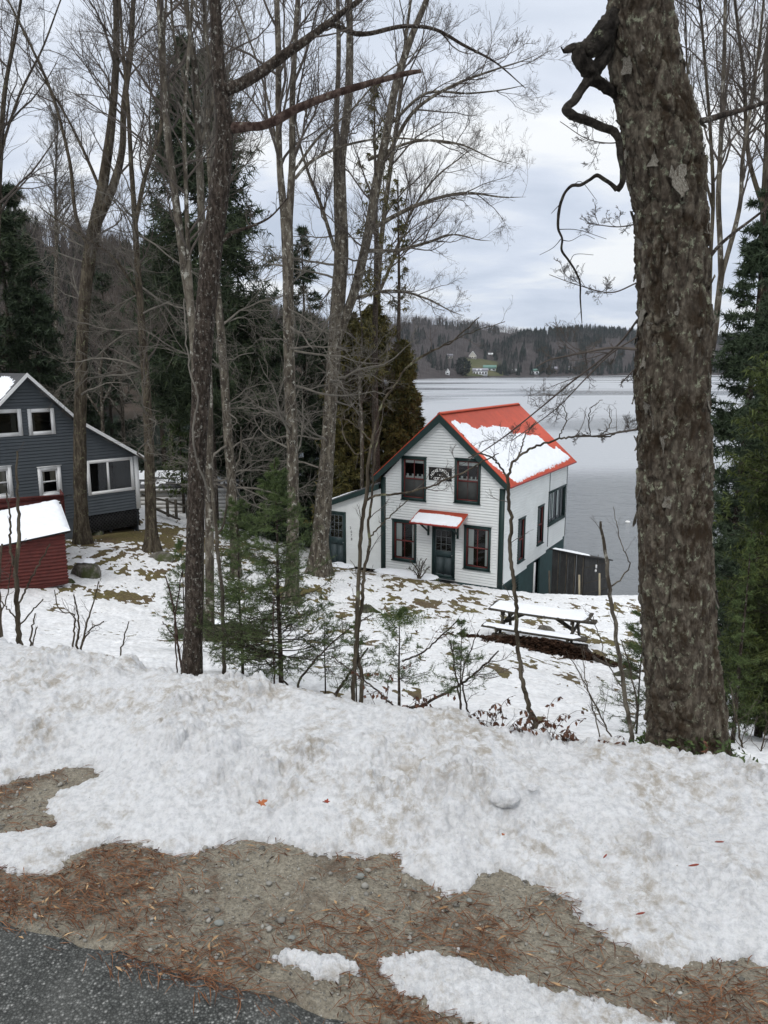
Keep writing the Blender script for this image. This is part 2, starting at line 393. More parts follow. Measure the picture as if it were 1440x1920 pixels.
M['red_branch'] = bark('red_branch', (0.040, 0.024, 0.019), (0.105, 0.075, 0.062), (0.17, 0.16, 0.13), 20, 0.62, 0.6, 0.6)
M['fir'] = foliage('fir_needles', (0.032, 0.052, 0.018), (0.100, 0.138, 0.046), 3.0)
M['spruce'] = foliage('spruce_needles', (0.020, 0.032, 0.018), (0.052, 0.074, 0.038), 0.8)
M['pine'] = foliage('pine_needles', (0.020, 0.033, 0.018), (0.060, 0.080, 0.038), 0.7)
M['cedar'] = foliage('cedar_fronds', (0.028, 0.033, 0.010), (0.135, 0.112, 0.034), 0.9)
M['cedar_near'] = foliage('cedar_fronds_near', (0.020, 0.032, 0.010), (0.080, 0.100, 0.026), 1.8)
M['dry_leaf'] = foliage('dry_leaf', (0.05, 0.024, 0.015), (0.13, 0.06, 0.035), 8)
M['orange_leaf'] = foliage('orange_leaf', (0.30, 0.09, 0.03), (0.38, 0.14, 0.06), 20)
M['red_leaf'] = foliage('red_leaf', (0.20, 0.035, 0.022), (0.24, 0.055, 0.03), 20)
def glass_mat(name, tint=(0.75, 0.8, 0.8), refl=0.06):
    m = bpy.data.materials.new(name); m.use_nodes = True; t = m.node_tree; t.nodes.clear()
    o = N_(t, 'ShaderNodeOutputMaterial'); tr = N_(t, 'ShaderNodeBsdfTransparent'); tr.inputs[0].default_value = (*tint, 1)
    gl = N_(t, 'ShaderNodeBsdfGlossy'); gl.inputs['Roughness'].default_value = 0.02; gl.inputs[0].default_value = (0.9, 0.92, 0.95, 1)
    fr = N_(t, 'ShaderNodeFresnel'); fr.inputs[0].default_value = 1.45
    mx = N_(t, 'ShaderNodeMixShader'); t.links.new(fr.outputs[0], mx.inputs[0]); t.links.new(tr.outputs[0], mx.inputs[1]); t.links.new(gl.outputs[0], mx.inputs[2])
    t.links.new(mx.outputs[0], o.inputs[0]); return m
M['glass'] = glass_mat('window_glass')

def ground_mat():
    m, t, b = nt('yard_turf'); v = coord(t)
    n1 = nz(t, v, 0.7, 6, 0.7); n2 = nz(t, v, 12, 6, 0.75)
    c1 = ramp(t, n2, [(0.35, (0.055, 0.042, 0.020)), (0.5, (0.13, 0.105, 0.038)), (0.68, (0.19, 0.175, 0.06))])
    c2 = ramp(t, n2, [(0.35, (0.06, 0.040, 0.024)), (0.65, (0.17, 0.125, 0.07))])
    f = ramp(t, n1, [(0.42, (0, 0, 0)), (0.6, (1, 1, 1))])
    t.links.new(mix(t, f, c1, c2), b.inputs['Base Color']); b.inputs['Roughness'].default_value = 0.95
    bump(t, b, nz(t, v, 40, 5, 0.8), 0.8, 0.03); return m
M['turf'] = ground_mat()
def gravel_mat():
    m, t, b = nt('gravel_verge'); v = coord(t)
    n1 = nz(t, v, 3.0, 7, 0.7, 0.4); n2 = nz(t, v, 60, 6, 0.8)
    base = ramp(t, n2, [(0.3, (0.11, 0.098, 0.074)), (0.5, (0.235, 0.21, 0.162)), (0.72, (0.37, 0.34, 0.275))])
    dk = ramp(t, n2, [(0.3, (0.04, 0.026, 0.018)), (0.7, (0.13, 0.085, 0.055))])
    f = ramp(t, n1, [(0.5, (0, 0, 0)), (0.66, (0.8, 0.8, 0.8))])
    c = mix(t, f, base, dk)
    vo = N_(t, 'ShaderNodeTexVoronoi'); vo.inputs['Scale'].default_value = 110; t.links.new(v, vo.inputs['Vector'])
    st = ramp(t, vo.outputs['Distance'], [(0.18, (1, 1, 1)), (0.30, (0, 0, 0))])
    sep = N_(t, 'ShaderNodeSeparateColor'); t.links.new(vo.outputs['Color'], sep.inputs[0])
    sc = ramp(t, sep.outputs[0], [(0.0, (0.07, 0.07, 0.062)), (0.6, (0.20, 0.19, 0.165)), (0.92, (0.26, 0.25, 0.22)), (1.0, (0.5, 0.49, 0.45))])
    c = mix(t, st, c, sc)
    t.links.new(c, b.inputs['Base Color']); b.inputs['Roughness'].default_value = 0.9
    ad = N_(t, 'ShaderNodeMath', operation='SUBTRACT'); t.links.new(n2, ad.inputs[0]); t.links.new(vo.outputs['Distance'], ad.inputs[1])
    bump(t, b, ad.outputs[0], 0.8, 0.012); return m
M['gravel'] = gravel_mat()
def asphalt_mat():
    m, t, b = nt('asphalt'); v = coord(t)
    vo = N_(t, 'ShaderNodeTexVoronoi'); vo.inputs['Scale'].default_value = 130; t.links.new(v, vo.inputs['Vector'])
    sep = N_(t, 'ShaderNodeSeparateColor'); t.links.new(vo.outputs['Color'], sep.inputs[0])
    c = ramp(t, sep.outputs[0], [(0.0, (0.055, 0.058, 0.054)), (0.5, (0.085, 0.089, 0.082)), (0.85, (0.15, 0.155, 0.146)), (1.0, (0.36, 0.36, 0.34))])
    edge = ramp(t, vo.outputs['Distance'], [(0.2, (1, 1, 1)), (0.55, (0.35, 0.35, 0.35))])
    mm = N_(t, 'ShaderNodeMix'); mm.data_type = 'RGBA'; mm.blend_type = 'MULTIPLY'; mm.inputs[0].default_value = 1
    t.links.new(c, mm.inputs[6]); t.links.new(edge, mm.inputs[7])
    n1 = nz(t, v, 5, 5, 0.6); f = ramp(t, n1, [(0.4, (0, 0, 0)), (0.75, (0.35, 0.35, 0.35))])
    t.links.new(mix(t, f, mm.outputs[2], (0.13, 0.13, 0.12)), b.inputs['Base Color'])
    b.inputs['Roughness'].default_value = 0.75
    iv = N_(t, 'ShaderNodeMath', operation='SUBTRACT'); iv.inputs[0].default_value = 1; t.links.new(vo.outputs['Distance'], iv.inputs[1])
    bump(t, b, iv.outputs[0], 0.9, 0.006); return m
M['asphalt'] = asphalt_mat()
def water_mat():
    m, t, b = nt('lake_water'); b.inputs['Base Color'].default_value = (0.018, 0.024, 0.024, 1)
    b.inputs['IOR'].default_value = 1.33; b.inputs['Specular IOR Level'].default_value = 0.5
    v = coord(t); v2 = coord(t, (0.004, 0.012, 1))
    sx = N_(t, 'ShaderNodeSeparateXYZ'); t.links.new(v, sx.inputs[0])
    def mr(o, a0, a1, b0, b1):
        n = N_(t, 'ShaderNodeMapRange'); n.interpolation_type = 'SMOOTHSTEP'
        for i, q in enumerate((a0, a1, b0, b1)): n.inputs[i + 1].default_value = q
        t.links.new(o, n.inputs[0]); return n.outputs[0]
    # the cove on the left lies in the lee of the hill and stays calm
    open_ = mr(sx.outputs[0], -14, 8, 0.03, 1.0)
    big = nz(t, v2, 1.0, 2, 0.5, 0.4); bands = mr(big, 0.38, 0.58, 0.45, 1.0)
    mu = N_(t, 'ShaderNodeMath', operation='MULTIPLY'); t.links.new(open_, mu.inputs[0]); t.links.new(bands, mu.inputs[1])
    rr = mr(mu.outputs[0], 0, 1, 0.04, 0.30); t.links.new(rr, b.inputs['Roughness'])
    # paler base colour stands in for sky reflection on rippled open water
    bc = mix(t, mr(mu.outputs[0], 0.2, 1, 0, 1), (0.015, 0.020, 0.018), (0.36, 0.375, 0.395)); t.links.new(bc, b.inputs['Base Color'])
    n1 = nz(t, v, 0.8, 4, 0.6); n2 = nz(t, v, 4.0, 4, 0.6)
    ad = N_(t, 'ShaderNodeMath', operation='MULTIPLY_ADD'); ad.inputs[1].default_value = 0.25
    t.links.new(n2, ad.inputs[0]); t.links.new(n1, ad.inputs[2])
    st = mr(mu.outputs[0], 0, 1, 0.06, 0.75)
    n = N_(t, 'ShaderNodeBump'); n.inputs['Distance'].default_value = 0.30
    t.links.new(st, n.inputs['Strength']); t.links.new(ad.outputs[0], n.inputs['Height']); t.links.new(n.outputs[0], b.inputs['Normal'])
    return m
M['water'] = water_mat()

# ---------------------------------------------------------------- terrain
RN = A(0.292, 0.956)                     # away from the road
def s_of(x, y): return x * RN[0] + y * RN[1] - 1.56
def a_of(x, y): return x * RN[1] - y * RN[0]
BS = [-50, 1.4, 2.3, 2.7, 4.6, 5.3, 9, 12, 15, 22, 28, 31, 36, 42, 60, 400]
BZ = [0, 0, -.38, -.56, -1.35, -1.65, -3.05, -3.95, -4.7, -5.8, -6.9, -7.7, -9.0, -10.6, -12, -14]
_ctrl = []
def ctrl_px(px, py, Y): p = at(px, py, Y); _ctrl.append((p[0], p[1], p[2]))
def ctrl(px, Y, z): p = at(px, 900, Y); _ctrl.append((p[0], p[1], z))
for c in [(1065,1226,17),(950,1110,29.9),(820,1092,30.8),(713,1074,32.3),(630,1066,33),(285,1033,28),(155,1018,29),(257,987,33),(60,1096,22),(128,1088,23),
          (545,1134,23.5),(600,1068,29),(1150,1128,30),(360,1282,7),(1285,1424,3.7),(525,1290,7.2),(748,1350,6),(1000,1404,4.3),(400,1200,15.6),(905,1200,17),(0,1102,21.5),(1060,1112,30.6)]:
    ctrl_px(*c)
for c in [(300,40,-5.9),(100,40,-5.4),(-200,38,-5.2),(-300,28,-5.0),(300,47,-9.9),(100,48,-9.9),(-300,48,-9.9),(1250,31,-7.9),(1250,34.5,-9.8),(1060,34,-9.6),
          (1450,30,-8.2),(1600,30,-8.5),(1700,34,-9.9),(560,38,-7.6),(660,40,-8.6),(800,43,-10.2),(450,44,-8.6),(560,46,-9.9),(-400,18,-4.0),(1500,18,-5.6),(980,38.5,-10.2),(880,40,-10.2)]:
    ctrl(*c)
_ctrl = np.array(_ctrl)
def base_z(x, y): return np.interp(s_of(x, y), BS, BZ)
_sg = 4.5
_K = np.exp(-((_ctrl[:, None, :2] - _ctrl[None, :, :2]) ** 2).sum(-1) / (2 * _sg ** 2))
_w = np.linalg.solve(_K + 0.02 * np.eye(len(_ctrl)), _ctrl[:, 2] - base_z(_ctrl[:, 0], _ctrl[:, 1]))
def gz(x, y):
    x = np.asarray(x, float); y = np.asarray(y, float)
    r = np.zeros(np.broadcast(x, y).shape)
    for c, w in zip(_ctrl, _w): r = r + w * np.exp(-((x - c[0]) ** 2 + (y - c[1]) ** 2) / (2 * _sg ** 2))
    s = s_of(x, y)
    return base_z(x, y) + r * sstep(1.5, 3.6, s) + 0.05 * fbm(x * 0.5, y * 0.5, 5.0, 3) * sstep(2, 5, s)
def gp(px, Y, py=1000):
    """ground point at image column px, distance Y"""
    z = -3.0
    for _ in range(8):
        v = 0
        # solve x for given column at that depth
        d = Y * COSP - (z - EYE[2]) * SINP
        x = (px - 720) / FPX * d; z = float(gz(x, Y))
    return A(x, Y, z)

th = np.concatenate([np.linspace(-110, -33, 34)[:-1], np.linspace(-33, 33, 240), np.linspace(33, 110, 34)[1:]])
rr_ = np.concatenate([np.geomspace(0.25, 1.3, 14)[:-1], np.geomspace(1.3, 4.2, 150)[:-1], np.geomspace(4.2, 48, 110)[:-1], np.geomspace(48, 140, 12)])
TH, RR = np.meshgrid(np.radians(th), rr_, indexing='xy')
gx, gy = RR * np.sin(TH), RR * np.cos(TH)
gzv = gz(gx, gy)
ss = s_of(gx, gy)
gzv = gzv + (0.010 * fbm(gx * 4, gy * 4, 1.0, 4) + 0.005 * fbm(gx * 22, gy * 22, 2.0, 3)) * sstep(-0.02, 0.12, ss) * (1 - sstep(1.2, 1.6, ss))
gzv = gzv - 0.020 * (1 - sstep(-0.05, 0.03, ss))      # under the asphalt
mb = MB(); F0 = grid_faces(len(rr_), len(th))
cs = s_of(gx.ravel()[F0].mean(1), gy.ravel()[F0].mean(1))
V = np.stack([gx, gy, gzv], -1).reshape(-1, 3)
mb.add(V, F0[cs > 1.5], 0); mb.v[0] = V
mb2 = MB(); mb2.add(V, F0[cs <= 1.5][:, ::1], 0)
g_all = MB(); g_all.add(V, F0[:, ::-1], 0); g_all.m[0] = (cs <= 1.5).astype(int)
tag(g_all.build('ground', [M['turf'], M['gravel']], smooth=True), kind='structure')

# asphalt
mb = MB()
sa = np.concatenate([np.linspace(-7, -1.2, 8)[:-1], np.linspace(-1.2, 0.06, 60)]); aa = np.concatenate([np.linspace(-40, -4, 12)[:-1], np.linspace(-4, 4, 260), np.linspace(4, 40, 12)[1:]])
SA, AA = np.meshgrid(sa, aa, indexing='ij')
edge = 0.05 * fbm(AA * 1.7, AA * 0 + 3, 0.0, 3) + 0.018 * fbm(AA * 9, AA * 0 + 8, 0, 3)
se = SA + edge * sstep(-1.2, 0.0, SA) - 0.055 * np.clip(AA + 1.3, 0, 3)
AX = RN[0] * (se + 1.56) + RN[1] * AA; AY = RN[1] * (se + 1.56) - RN[0] * AA
AZ = 0.006 - 0.03 * sstep(0.0, 0.06, SA) + 0.003 * fbm(AX * 6, AY * 6, 0, 3)
V = np.stack([AX, AY, AZ], -1).reshape(-1, 3)
tag(mb.add(V, grid_faces(len(sa), len(aa))[:, ::1]).build('road', M['asphalt'], smooth=True), kind='structure')
# coarse land behind the road
mb = MB(); mb.add([(-140, -60, -0.35), (140, -60, -0.35), (140, 2, -0.35), (-140, 2, -0.35)], [[0, 1, 2, 3]])

# snow: ploughed bank and yard cover in one sheet
P_bare = [(0,1475),(60,1455),(130,1440),(180,1443),(185,1462),(130,1480),(85,1502),(78,1528),(112,1545),(100,1556),(50,1558),(0,1566),(-200,1600),(-200,1500)]
P_edge = [(-300,1690),(-100,1640),(0,1628),(30,1640),(60,1645),(100,1640),(130,1615),(160,1595),(200,1583),(240,1583),(280,1588),(310,1603),(345,1606),(370,1592),(420,1588),(460,1578),(500,1576),(550,1590),(590,1605),(640,1598),(690,1615),(710,1605),(740,1600),(762,1640),(800,1660),(850,1682),(875,1668),(905,1640),(930,1632),(960,1642),(1020,1665),(1075,1690),(1080,1715),(1105,1740),(1150,1765),(1200,1800),(1250,1825),(1300,1822),(1345,1808),(1400,1800),(1440,1830),(1520,1900),(1800,1990)]
P_slab = [(703,1822),(716,1800),(760,1790),(810,1785),(865,1796),(900,1812),(960,1832),(1030,1855),(1100,1868),(1180,1895),(1250,1915),(1330,1960),(1200,1990),(1000,1970),(870,1915),(800,1890),(740,1852)]
P_bit = [(515,1798),(530,1788),(560,1786),(600,1788),(630,1792),(665,1820),(655,1830),(615,1838),(585,1838),(570,1820),(530,1810)]
def wpoly(P): return np.array([on_z(x, y)[:2] for x, y in P])
we = wpoly(P_edge); far = [we[-1] + 3 * A(.956, -.292), A(14, 8), A(40, 60), A(-60, 60), A(-14, 8), we[0] + 3 * A(-.956, .292)]
W_main = np.vstack([we, np.array([far[0], A(60, -18), A(90, 90), A(-90, 90), A(-40, 14), far[5]])])
W_bare, W_slab, W_bit = wpoly(P_bare), wpoly(P_slab), wpoly(P_bit)
th = np.concatenate([np.linspace(-100, -30, 26)[:-1], np.linspace(-30, 30, 620), np.linspace(30, 100, 26)[1:]])
rr_ = np.concatenate([np.geomspace(1.35, 4.0, 330)[:-1], np.geomspace(4.0, 13, 70)[:-1], np.geomspace(13, 40, 190)])
TH, RR = np.meshgrid(np.radians(th), rr_, indexing='xy')
x, y = RR * np.sin(TH), RR * np.cos(TH)
s, a = s_of(x, y), a_of(x, y)
near = RR < 4.6
def near_sdf(poly, xs, ys):
    out = np.full(xs.shape, 5.0); m = near; out[m] = sdf(xs[m], ys[m], poly); return out
jx = 0.026 * fbm(x * 12, y * 12, 3, 4); jy = 0.026 * fbm(x * 14, y * 14, 9, 3)
jx += 0.012 * fbm(x * 55, y * 55, 3, 3); jy += 0.012 * fbm(x * 55, y * 55, 13, 3)
d_main = near_sdf(W_main, x + jx, y + jy)
d_bare = near_sdf(W_bare, x + jx, y + jy)
d_main = np.minimum(d_main, np.where(near, -d_bare, 5.0))
d_iso = np.maximum(np.where(near, sdf(x + jx, y + jy, W_slab), -1), np.where(near, sdf(x + jx, y + jy, W_bit), -1))
H = np.interp(a, [-4, -2.9, -0.87, 0.62, 3], [0.235, 0.215, 0.14, 0.06, 0.06])
rise = sstep(0.25, 1.28, s); fall = 1 - sstep(1.3, 2.3, s)
bank = H * rise * fall * sstep(-0.02, 0.42, d_main) ** 0.8
lump_amp = sstep(0.35, 1.0, s) * (1 - sstep(1.55, 2.4, s))
f1, f2, idv = worley2(x * 8.5 + jx * 6, y * 8.5 + jy * 6, 3)
clod = np.where(idv > 0.55, np.clip(1 - (f1 / (0.25 + 0.35 * idv)) ** 2, 0, 1) ** .6, 0) * (0.022 + 0.034 * (idv - 0.55) * 2)
f1b, f2b, idb = worley2(x * 22, y * 22, 9)
clod2 = np.where(idb > 0.45, np.clip(1 - (f1b / 0.45) ** 2, 0, 1) ** .55, 0) * 0.020
patch = sstep(-0.15, 0.3, fbm(x * 2.1, y * 2.1, 7, 3))
nearw = 1 - sstep(2.2, 3.6, s)
rough_n = 0.045 * fbm(x * 1.9, y * 1.9, 4, 3) * lump_amp + 0.024 * (.35 + .65 * patch) * np.abs(fbm(x * 5.5, y * 5.5, 11, 4)) * (0.35 + 0.65 * lump_amp) \
    + clod * (0.15 + 0.85 * patch) * lump_amp + clod2 * (0.35 + 0.65 * patch) * (0.3 + 0.7 * lump_amp) + (0.006 + 0.011 * patch) * (0.3 - np.abs(fbm(x * 20, y * 20, 6, 3))) + 0.006 * (0.3 - np.abs(fbm(x * 55, y * 55, 8, 2)))
t_near = (0.030 * (1 - np.exp(-np.clip(d_main, 0, None) / 0.03)) + bank + rough_n * sstep(0, 0.12, d_main))
t_near = np.where(d_main > 0, t_near, -0.03 + 0.03 * np.exp(np.clip(d_main, -1, 0) / 0.01) - 0.004)
t_iso = np.where(d_iso > 0, 0.026 * (1 - np.exp(-d_iso / 0.03)) + 0.012 * np.abs(fbm(x * 16, y * 16, 6, 3)) + 0.010 * (0.3 - np.abs(fbm(x * 50, y * 50, 6, 2))) + 0.003, -0.03)
t_near = np.maximum(t_near, t_iso)
# yard: thin snow with melted patches
gblob = np.zeros_like(x)
for px_, Y_, w_, d_, st_ in [(230,31,4.2,3.0,0.95),(380,30,4.0,2.2,0.8),(300,25,3.5,1.0,0.55),(420,33,4,3,0.6),(760,29,3.2,1.2,0.75),(880,27.5,2.6,0.8,0.7),(650,31,2.5,1.2,0.85),(1020,14.2,0.8,0.5,0.62),(1045,14.8,0.6,0.4,0.6),(1150,17,1.3,1.2,0.6),(560,25,1.5,1.2,0.7),(980,22,3,2,0.35),(700,22,4,3,0.35),(200,22,2.0,0.7,0.7),(260,28,5,3,.5),(150,33,3,2,.7),(330,33,5,2.5,.7),(850,24,5,4,.42),(650,17,3,3,.35),(1000,13,3,2,.3),(1120,20,3,3,.4),(1130,13,0.8,0.5,0.5),(1060,12.6,0.5,0.3,0.55),(1180,26,2.5,1.5,0.5),(400,15,1.6,1.0,0.8)]:
    p = gp(px_, Y_); gblob = np.maximum(gblob, st_ * np.exp(-((x - p[0]) / w_) ** 2 - ((y - p[1]) / d_) ** 2))
pn = fbm(x * 1.7, y * 0.75, 21, 5, 0.65) + 0.6 * fbm(x * 5.5, y * 3.0, 30, 4, .65)
cover = 0.66 - 1.35 * gblob + 0.85 * pn
t_yard = 0.050 * np.clip(cover, -0.3, 1.0) + 0.012 * fbm(x * 3.3, y * 3.3, 13, 3)
wy = sstep(1.9, 3.2, s)
t_all = t_near * (1 - wy) + t_yard * wy
keep_far = sstep(37, 39.5, RR)
z = gz(x, y) + t_all
V = np.stack([x, y, z], -1).reshape(-1, 3); F0 = grid_faces(len(rr_), len(th))
tf = t_all.ravel()[F0].max(1); cs = s_of(x.ravel()[F0].mean(1), y.ravel()[F0].mean(1))
wat = z.ravel()[F0].mean(1) > -9.3
Fk = F0[(tf > -0.012) & wat]; used = np.unique(Fk); rm = np.full(len(V), -1); rm[used] = np.arange(len(used))
mb = MB(); mb.add(V[used], rm[Fk][:, ::-1]); mb.m[0] = (cs[(tf > -0.012) & wat] > 2.2).astype(int)
o = mb.build('snow', [M['snow'], M['snow_far']], smooth=True); tag(o, kind='structure')
def bank_top(px, py):
    """point on the near snow bank seen at a pixel: march the ray over the snow sheet profile"""
    d = ray(px, py)
    for t in np.linspace(1.5, 6, 900):
        q = EYE + d * t; s1, a1 = s_of(q[0], q[1]), a_of(q[0], q[1])
        h = float(gz(q[0], q[1])) + float(np.interp(a1, [-4, -2.9, -0.87, 0.62, 3], [0.255, 0.235, 0.16, 0.08, 0.08]) * sstep(0.25, 1.28, s1) * (1 - sstep(1.3, 2.3, s1))) + (0.05 if s1 > 0.5 else 0.035)
        if q[2] < h: return q
    return q

LAKE = -9.6
mb = MB()
xs = np.linspace(-2500, 2500, 3); ys = np.array([30, 400, 3500]); X_, Y_ = np.meshgrid(xs, ys, indexing='xy')
V = np.stack([X_, Y_, np.full_like(X_, LAKE)], -1).reshape(-1, 3); mb.add(V, grid_faces(3, 3)[:, ::1])
tag(mb.build('lake', M['water']), kind='structure')

# ---------------------------------------------------------------- hills and far woods
def col_dir(px): u = (px - 720.0) / FPX * COSP; return u          # x / y of a column near the horizon
class Hill:
    def __init__(s, shore, depth, crest, th, seed):
        s.sh = np.array(shore, float); s.dp = depth; s.cr = np.array(crest, float); s.th = th; s.seed = seed
    def lim(s, px):
        Ds = np.interp(px, s.sh[:, 0], s.sh[:, 1]); Dc = Ds * s.dp
        py = np.interp(px, s.cr[:, 0], s.cr[:, 1]); v = (960 - py) / FPX
        zc = EYE[2] + Dc * (-SINP + v * COSP) / (COSP + v * SINP) - s.th
        return Ds, Dc, np.maximum(zc, LAKE + 4)
    def z(s, px, D):
        Ds, Dc, zc = s.lim(px); t = (D - Ds) / (Dc - Ds)
        h = np.where(t < 1, sstep(-0.25, 1.0, t) * 1.0, 1 - 0.15 * (t - 1)); h0 = sstep(-0.25, 1.0, np.zeros(1))[0]
        h = (h - h0) / (1 - h0)
        r = (zc - LAKE) * 0.06 * fbm(px * 0.02, D * 0.01, s.seed, 3)
        return LAKE + 0.6 + (zc - LAKE) * h + r * sstep(0.02, 0.3, t) * (1 - sstep(0.8, 1, t) * 0.6) - 1.8 * (t < 0.001)
    def hit(s, px, py):
        d = ray(px, py); Ds, Dc, _ = s.lim(px)
        for D in np.linspace(Ds, Dc, 400):
            q = EYE + d * (D / d[1])
            if q[2] < float(s.z(px, D)): return q, D
        return q, D
hill_l = Hill([(-900, 150), (-100, 190), (410, 205), (560, 260), (720, 420)], 1.9, [(-900, 330), (-200, 375), (0, 402), (150, 432), (250, 470), (350, 520), (450, 562), (560, 592), (640, 612), (720, 670)], 11, 3.0)
hill_f = Hill([(560, 700), (790, 800), (1190, 1200), (1900, 1500)], 1.7, [(560, 615), (680, 596), (760, 594), (860, 602), (940, 614), (1000, 624), (1100, 640), (1900, 660)], 13, 5.0)
hill_r = Hill([(860, 900), (1000, 1010), (1190, 1190), (2300, 1500)], 1.32, [(860, 700), (900, 682), (940, 646), (975, 622), (1040, 617), (1100, 613), (1190, 620), (1320, 630), (1600, 618), (2300, 600)], 13, 8.0)
def hill_mat(name, a, b_):
    m, t, b = nt(name); v = coord(t, (1, 1, 1))
    t.links.new(ramp(t, nz(t, v, 0.05, 7, 0.7), [(0.35, a), (0.65, b_)]), b.inputs['Base Color']); b.inputs['Roughness'].default_value = 1; b.inputs['Specular IOR Level'].default_value = 0
    return m
M['hill'] = hill_mat('hill_leaf_litter', (0.045, 0.036, 0.030), (0.085, 0.068, 0.056))
M['hill_far'] = hill_mat('hill_far_ground', (0.050, 0.045, 0.045), (0.080, 0.072, 0.072))  # ground greyed, distance haze put into the colour
M['field'] = hill_mat('hayfield', (0.062, 0.075, 0.038), (0.115, 0.108, 0.066))
def woodmat(name, a, b_):
    m, t, b = nt(name); g = N_(t, 'ShaderNodeNewGeometry')
    t.links.new(ramp(t, g.outputs['Random Per Island'], [(0.0, a), (1.0, b_)]), b.inputs['Base Color']); b.inputs['Roughness'].default_value = 1; b.inputs['Specular IOR Level'].default_value = 0
    return m
M['wood_l'] = woodmat('bare_wood_near_hill', (0.038, 0.031, 0.026), (0.145, 0.126, 0.112))
M['wood_f'] = woodmat('bare_wood_far_hill', (0.062, 0.055, 0.055), (0.17, 0.155, 0.155))  # lighter and greyer wood tones, haze painted into the colour
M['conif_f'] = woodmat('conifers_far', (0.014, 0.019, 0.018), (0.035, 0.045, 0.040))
M['conif_l'] = woodmat('conifers_hill', (0.010, 0.016, 0.011), (0.030, 0.040, 0.024))
def hill_mesh(h, name, mat, p0, p1, npx=140, nt_=50):
    px = np.linspace(p0, p1, npx); Ds, Dc, zc = h.lim(px)
    t = np.concatenate([[-0.01], np.linspace(0.002, 1.35, nt_)])
    D = Ds[None] + (Dc - Ds)[None] * t[:, None]; PX = np.broadcast_to(px[None], D.shape)
    Z = h.z(PX, D); V = np.stack([col_dir(PX) * D, D, Z], -1).reshape(-1, 3)
    tag(MB().add(V, grid_faces(len(t), npx)[:, ::-1]).build(name, mat, smooth=True), kind='structure')
hill_mesh(hill_l, 'hill', M['hill'], -900, 720)
hill_mesh(hill_f, 'hill', M['hill_far'], 560, 1900)
hill_mesh(hill_r, 'hill', M['hill_far'], 860, 2300)
def tmpl_bare(nb, rs):
    T = [];
    w = 0.012; T.append([(-w, 0, 0), (w, 0, 0), (0, 0, 1.0)])
    for i in range(nb):
        z0 = rs.uniform(0.25, 0.85); a = rs.uniform(0, 6.28); l = (1 - z0) * rs.uniform(0.35, 0.9) + 0.1; sp = rs.uniform(0.25, 0.75)
        d = A(math.cos(a) * sp, math.sin(a) * sp, 1); d /= np.linalg.norm(d); s_ = nrm(np.cross(d, rs.normal(size=3))) * 0.007
        b = A(0, 0, z0); T.append([b - s_, b + s_, b + d * l])
        b2 = b + d * l * 0.5; d2 = nrm(d + rs.normal(size=3) * 0.45 + A(0, 0, .3)); T.append([b2 - s_ * .7, b2 + s_ * .7, b2 + d2 * l * 0.5])
    return np.array(T)
def tmpl_conifer(tiers, k, rs, r0=0.2):
    T = []
    for i in range(tiers):
        z0 = 0.06 + 0.94 * (i / tiers); z1 = min(1.0, z0 + 1.9 / tiers); r = r0 * (1 - i / tiers) + 0.02; off = rs.uniform(0, 6)
        for j in range(k):
            a0, a1 = off + j * 6.283 / k, off + (j + 0.85) * 6.283 / k; rj = r * rs.uniform(0.7, 1.25)
            T.append([(rj * math.cos(a0), rj * math.sin(a0), z0 - 0.03 * rs.random()), (rj * math.cos(a1), rj * math.sin(a1), z0 - 0.03 * rs.random()), (0, 0, z1)])
    return np.array(T)
def scatter(mb, T, P, Hs, rs):
    n = len(P); a = rs.uniform(0, 6.283, n); c, s_ = np.cos(a), np.sin(a)
    V = T.reshape(-1, 3)[None].repeat(n, 0) * Hs[:, None, None]
    X = V[..., 0] * c[:, None] - V[..., 1] * s_[:, None]; Y = V[..., 0] * s_[:, None] + V[..., 1] * c[:, None]
    V = np.stack([X, Y, V[..., 2]], -1) + P[:, None, :]
    return mb.add(V.reshape(-1, 3), np.arange(n * len(T) * 3).reshape(-1, 3))
def wood(h, name, mat, label, n, p0, p1, hmin, hmax, tm, rs, t0=0.0, t1=1.05, keep=None):
    px = rs.uniform(p0, p1, n); Ds, Dc, _ = h.lim(px); t = t0 + (t1 - t0) * rs.random(n) ** 0.8; D = Ds + (Dc - Ds) * t
    if keep is not None:
        k = keep(px, t, D, rs); px, D = px[k], D[k]
    Z = h.z(px, D); P = np.stack([col_dir(px) * D, D, Z - 0.3], -1); Hs = rs.uniform(hmin, hmax, len(P))
    mb = MB(); q = np.array_split(np.arange(len(P)), len(tm))
    for T, i in zip(tm, q): scatter(mb, T, P[i], Hs[i], rs)
    tag(mb.build(name, mat), label, 'wood', kind='stuff')
r1 = np.random.default_rng(21)
bare_l = [tmpl_bare(13, r1) for _ in range(6)]; bare_f = [tmpl_bare(5, r1) for _ in range(6)]
con_l = [tmpl_conifer(7, 7, r1) for _ in range(4)]; con_f = [tmpl_conifer(3, 5, r1, 0.17) for _ in range(4)]
wood(hill_l, 'bare_woodland', M['wood_l'], 'leafless brown woods covering the hillside across the cove', 2600, -350, 715, 11, 17, bare_l, r1)
wood(hill_l, 'conifer_woodland', M['conif_l'], 'dark conifers scattered through the hillside woods across the cove', 620, -350, 700, 9, 17, con_l, r1,
     keep=lambda px, t, D, rs: (noise3(px * 0.012, t * 5, 4) > -0.02) | (t < 0.10))
def nofield(px, t, D, rs):
    return ~((px > 868) & (px < 948) & (t < 0.25))
wood(hill_f, 'bare_woodland', M['wood_f'], 'grey leafless woods on the rounded hill beyond the lake', 5200, 700, 1200, 12, 19, bare_f, r1, t1=1.02, keep=nofield)
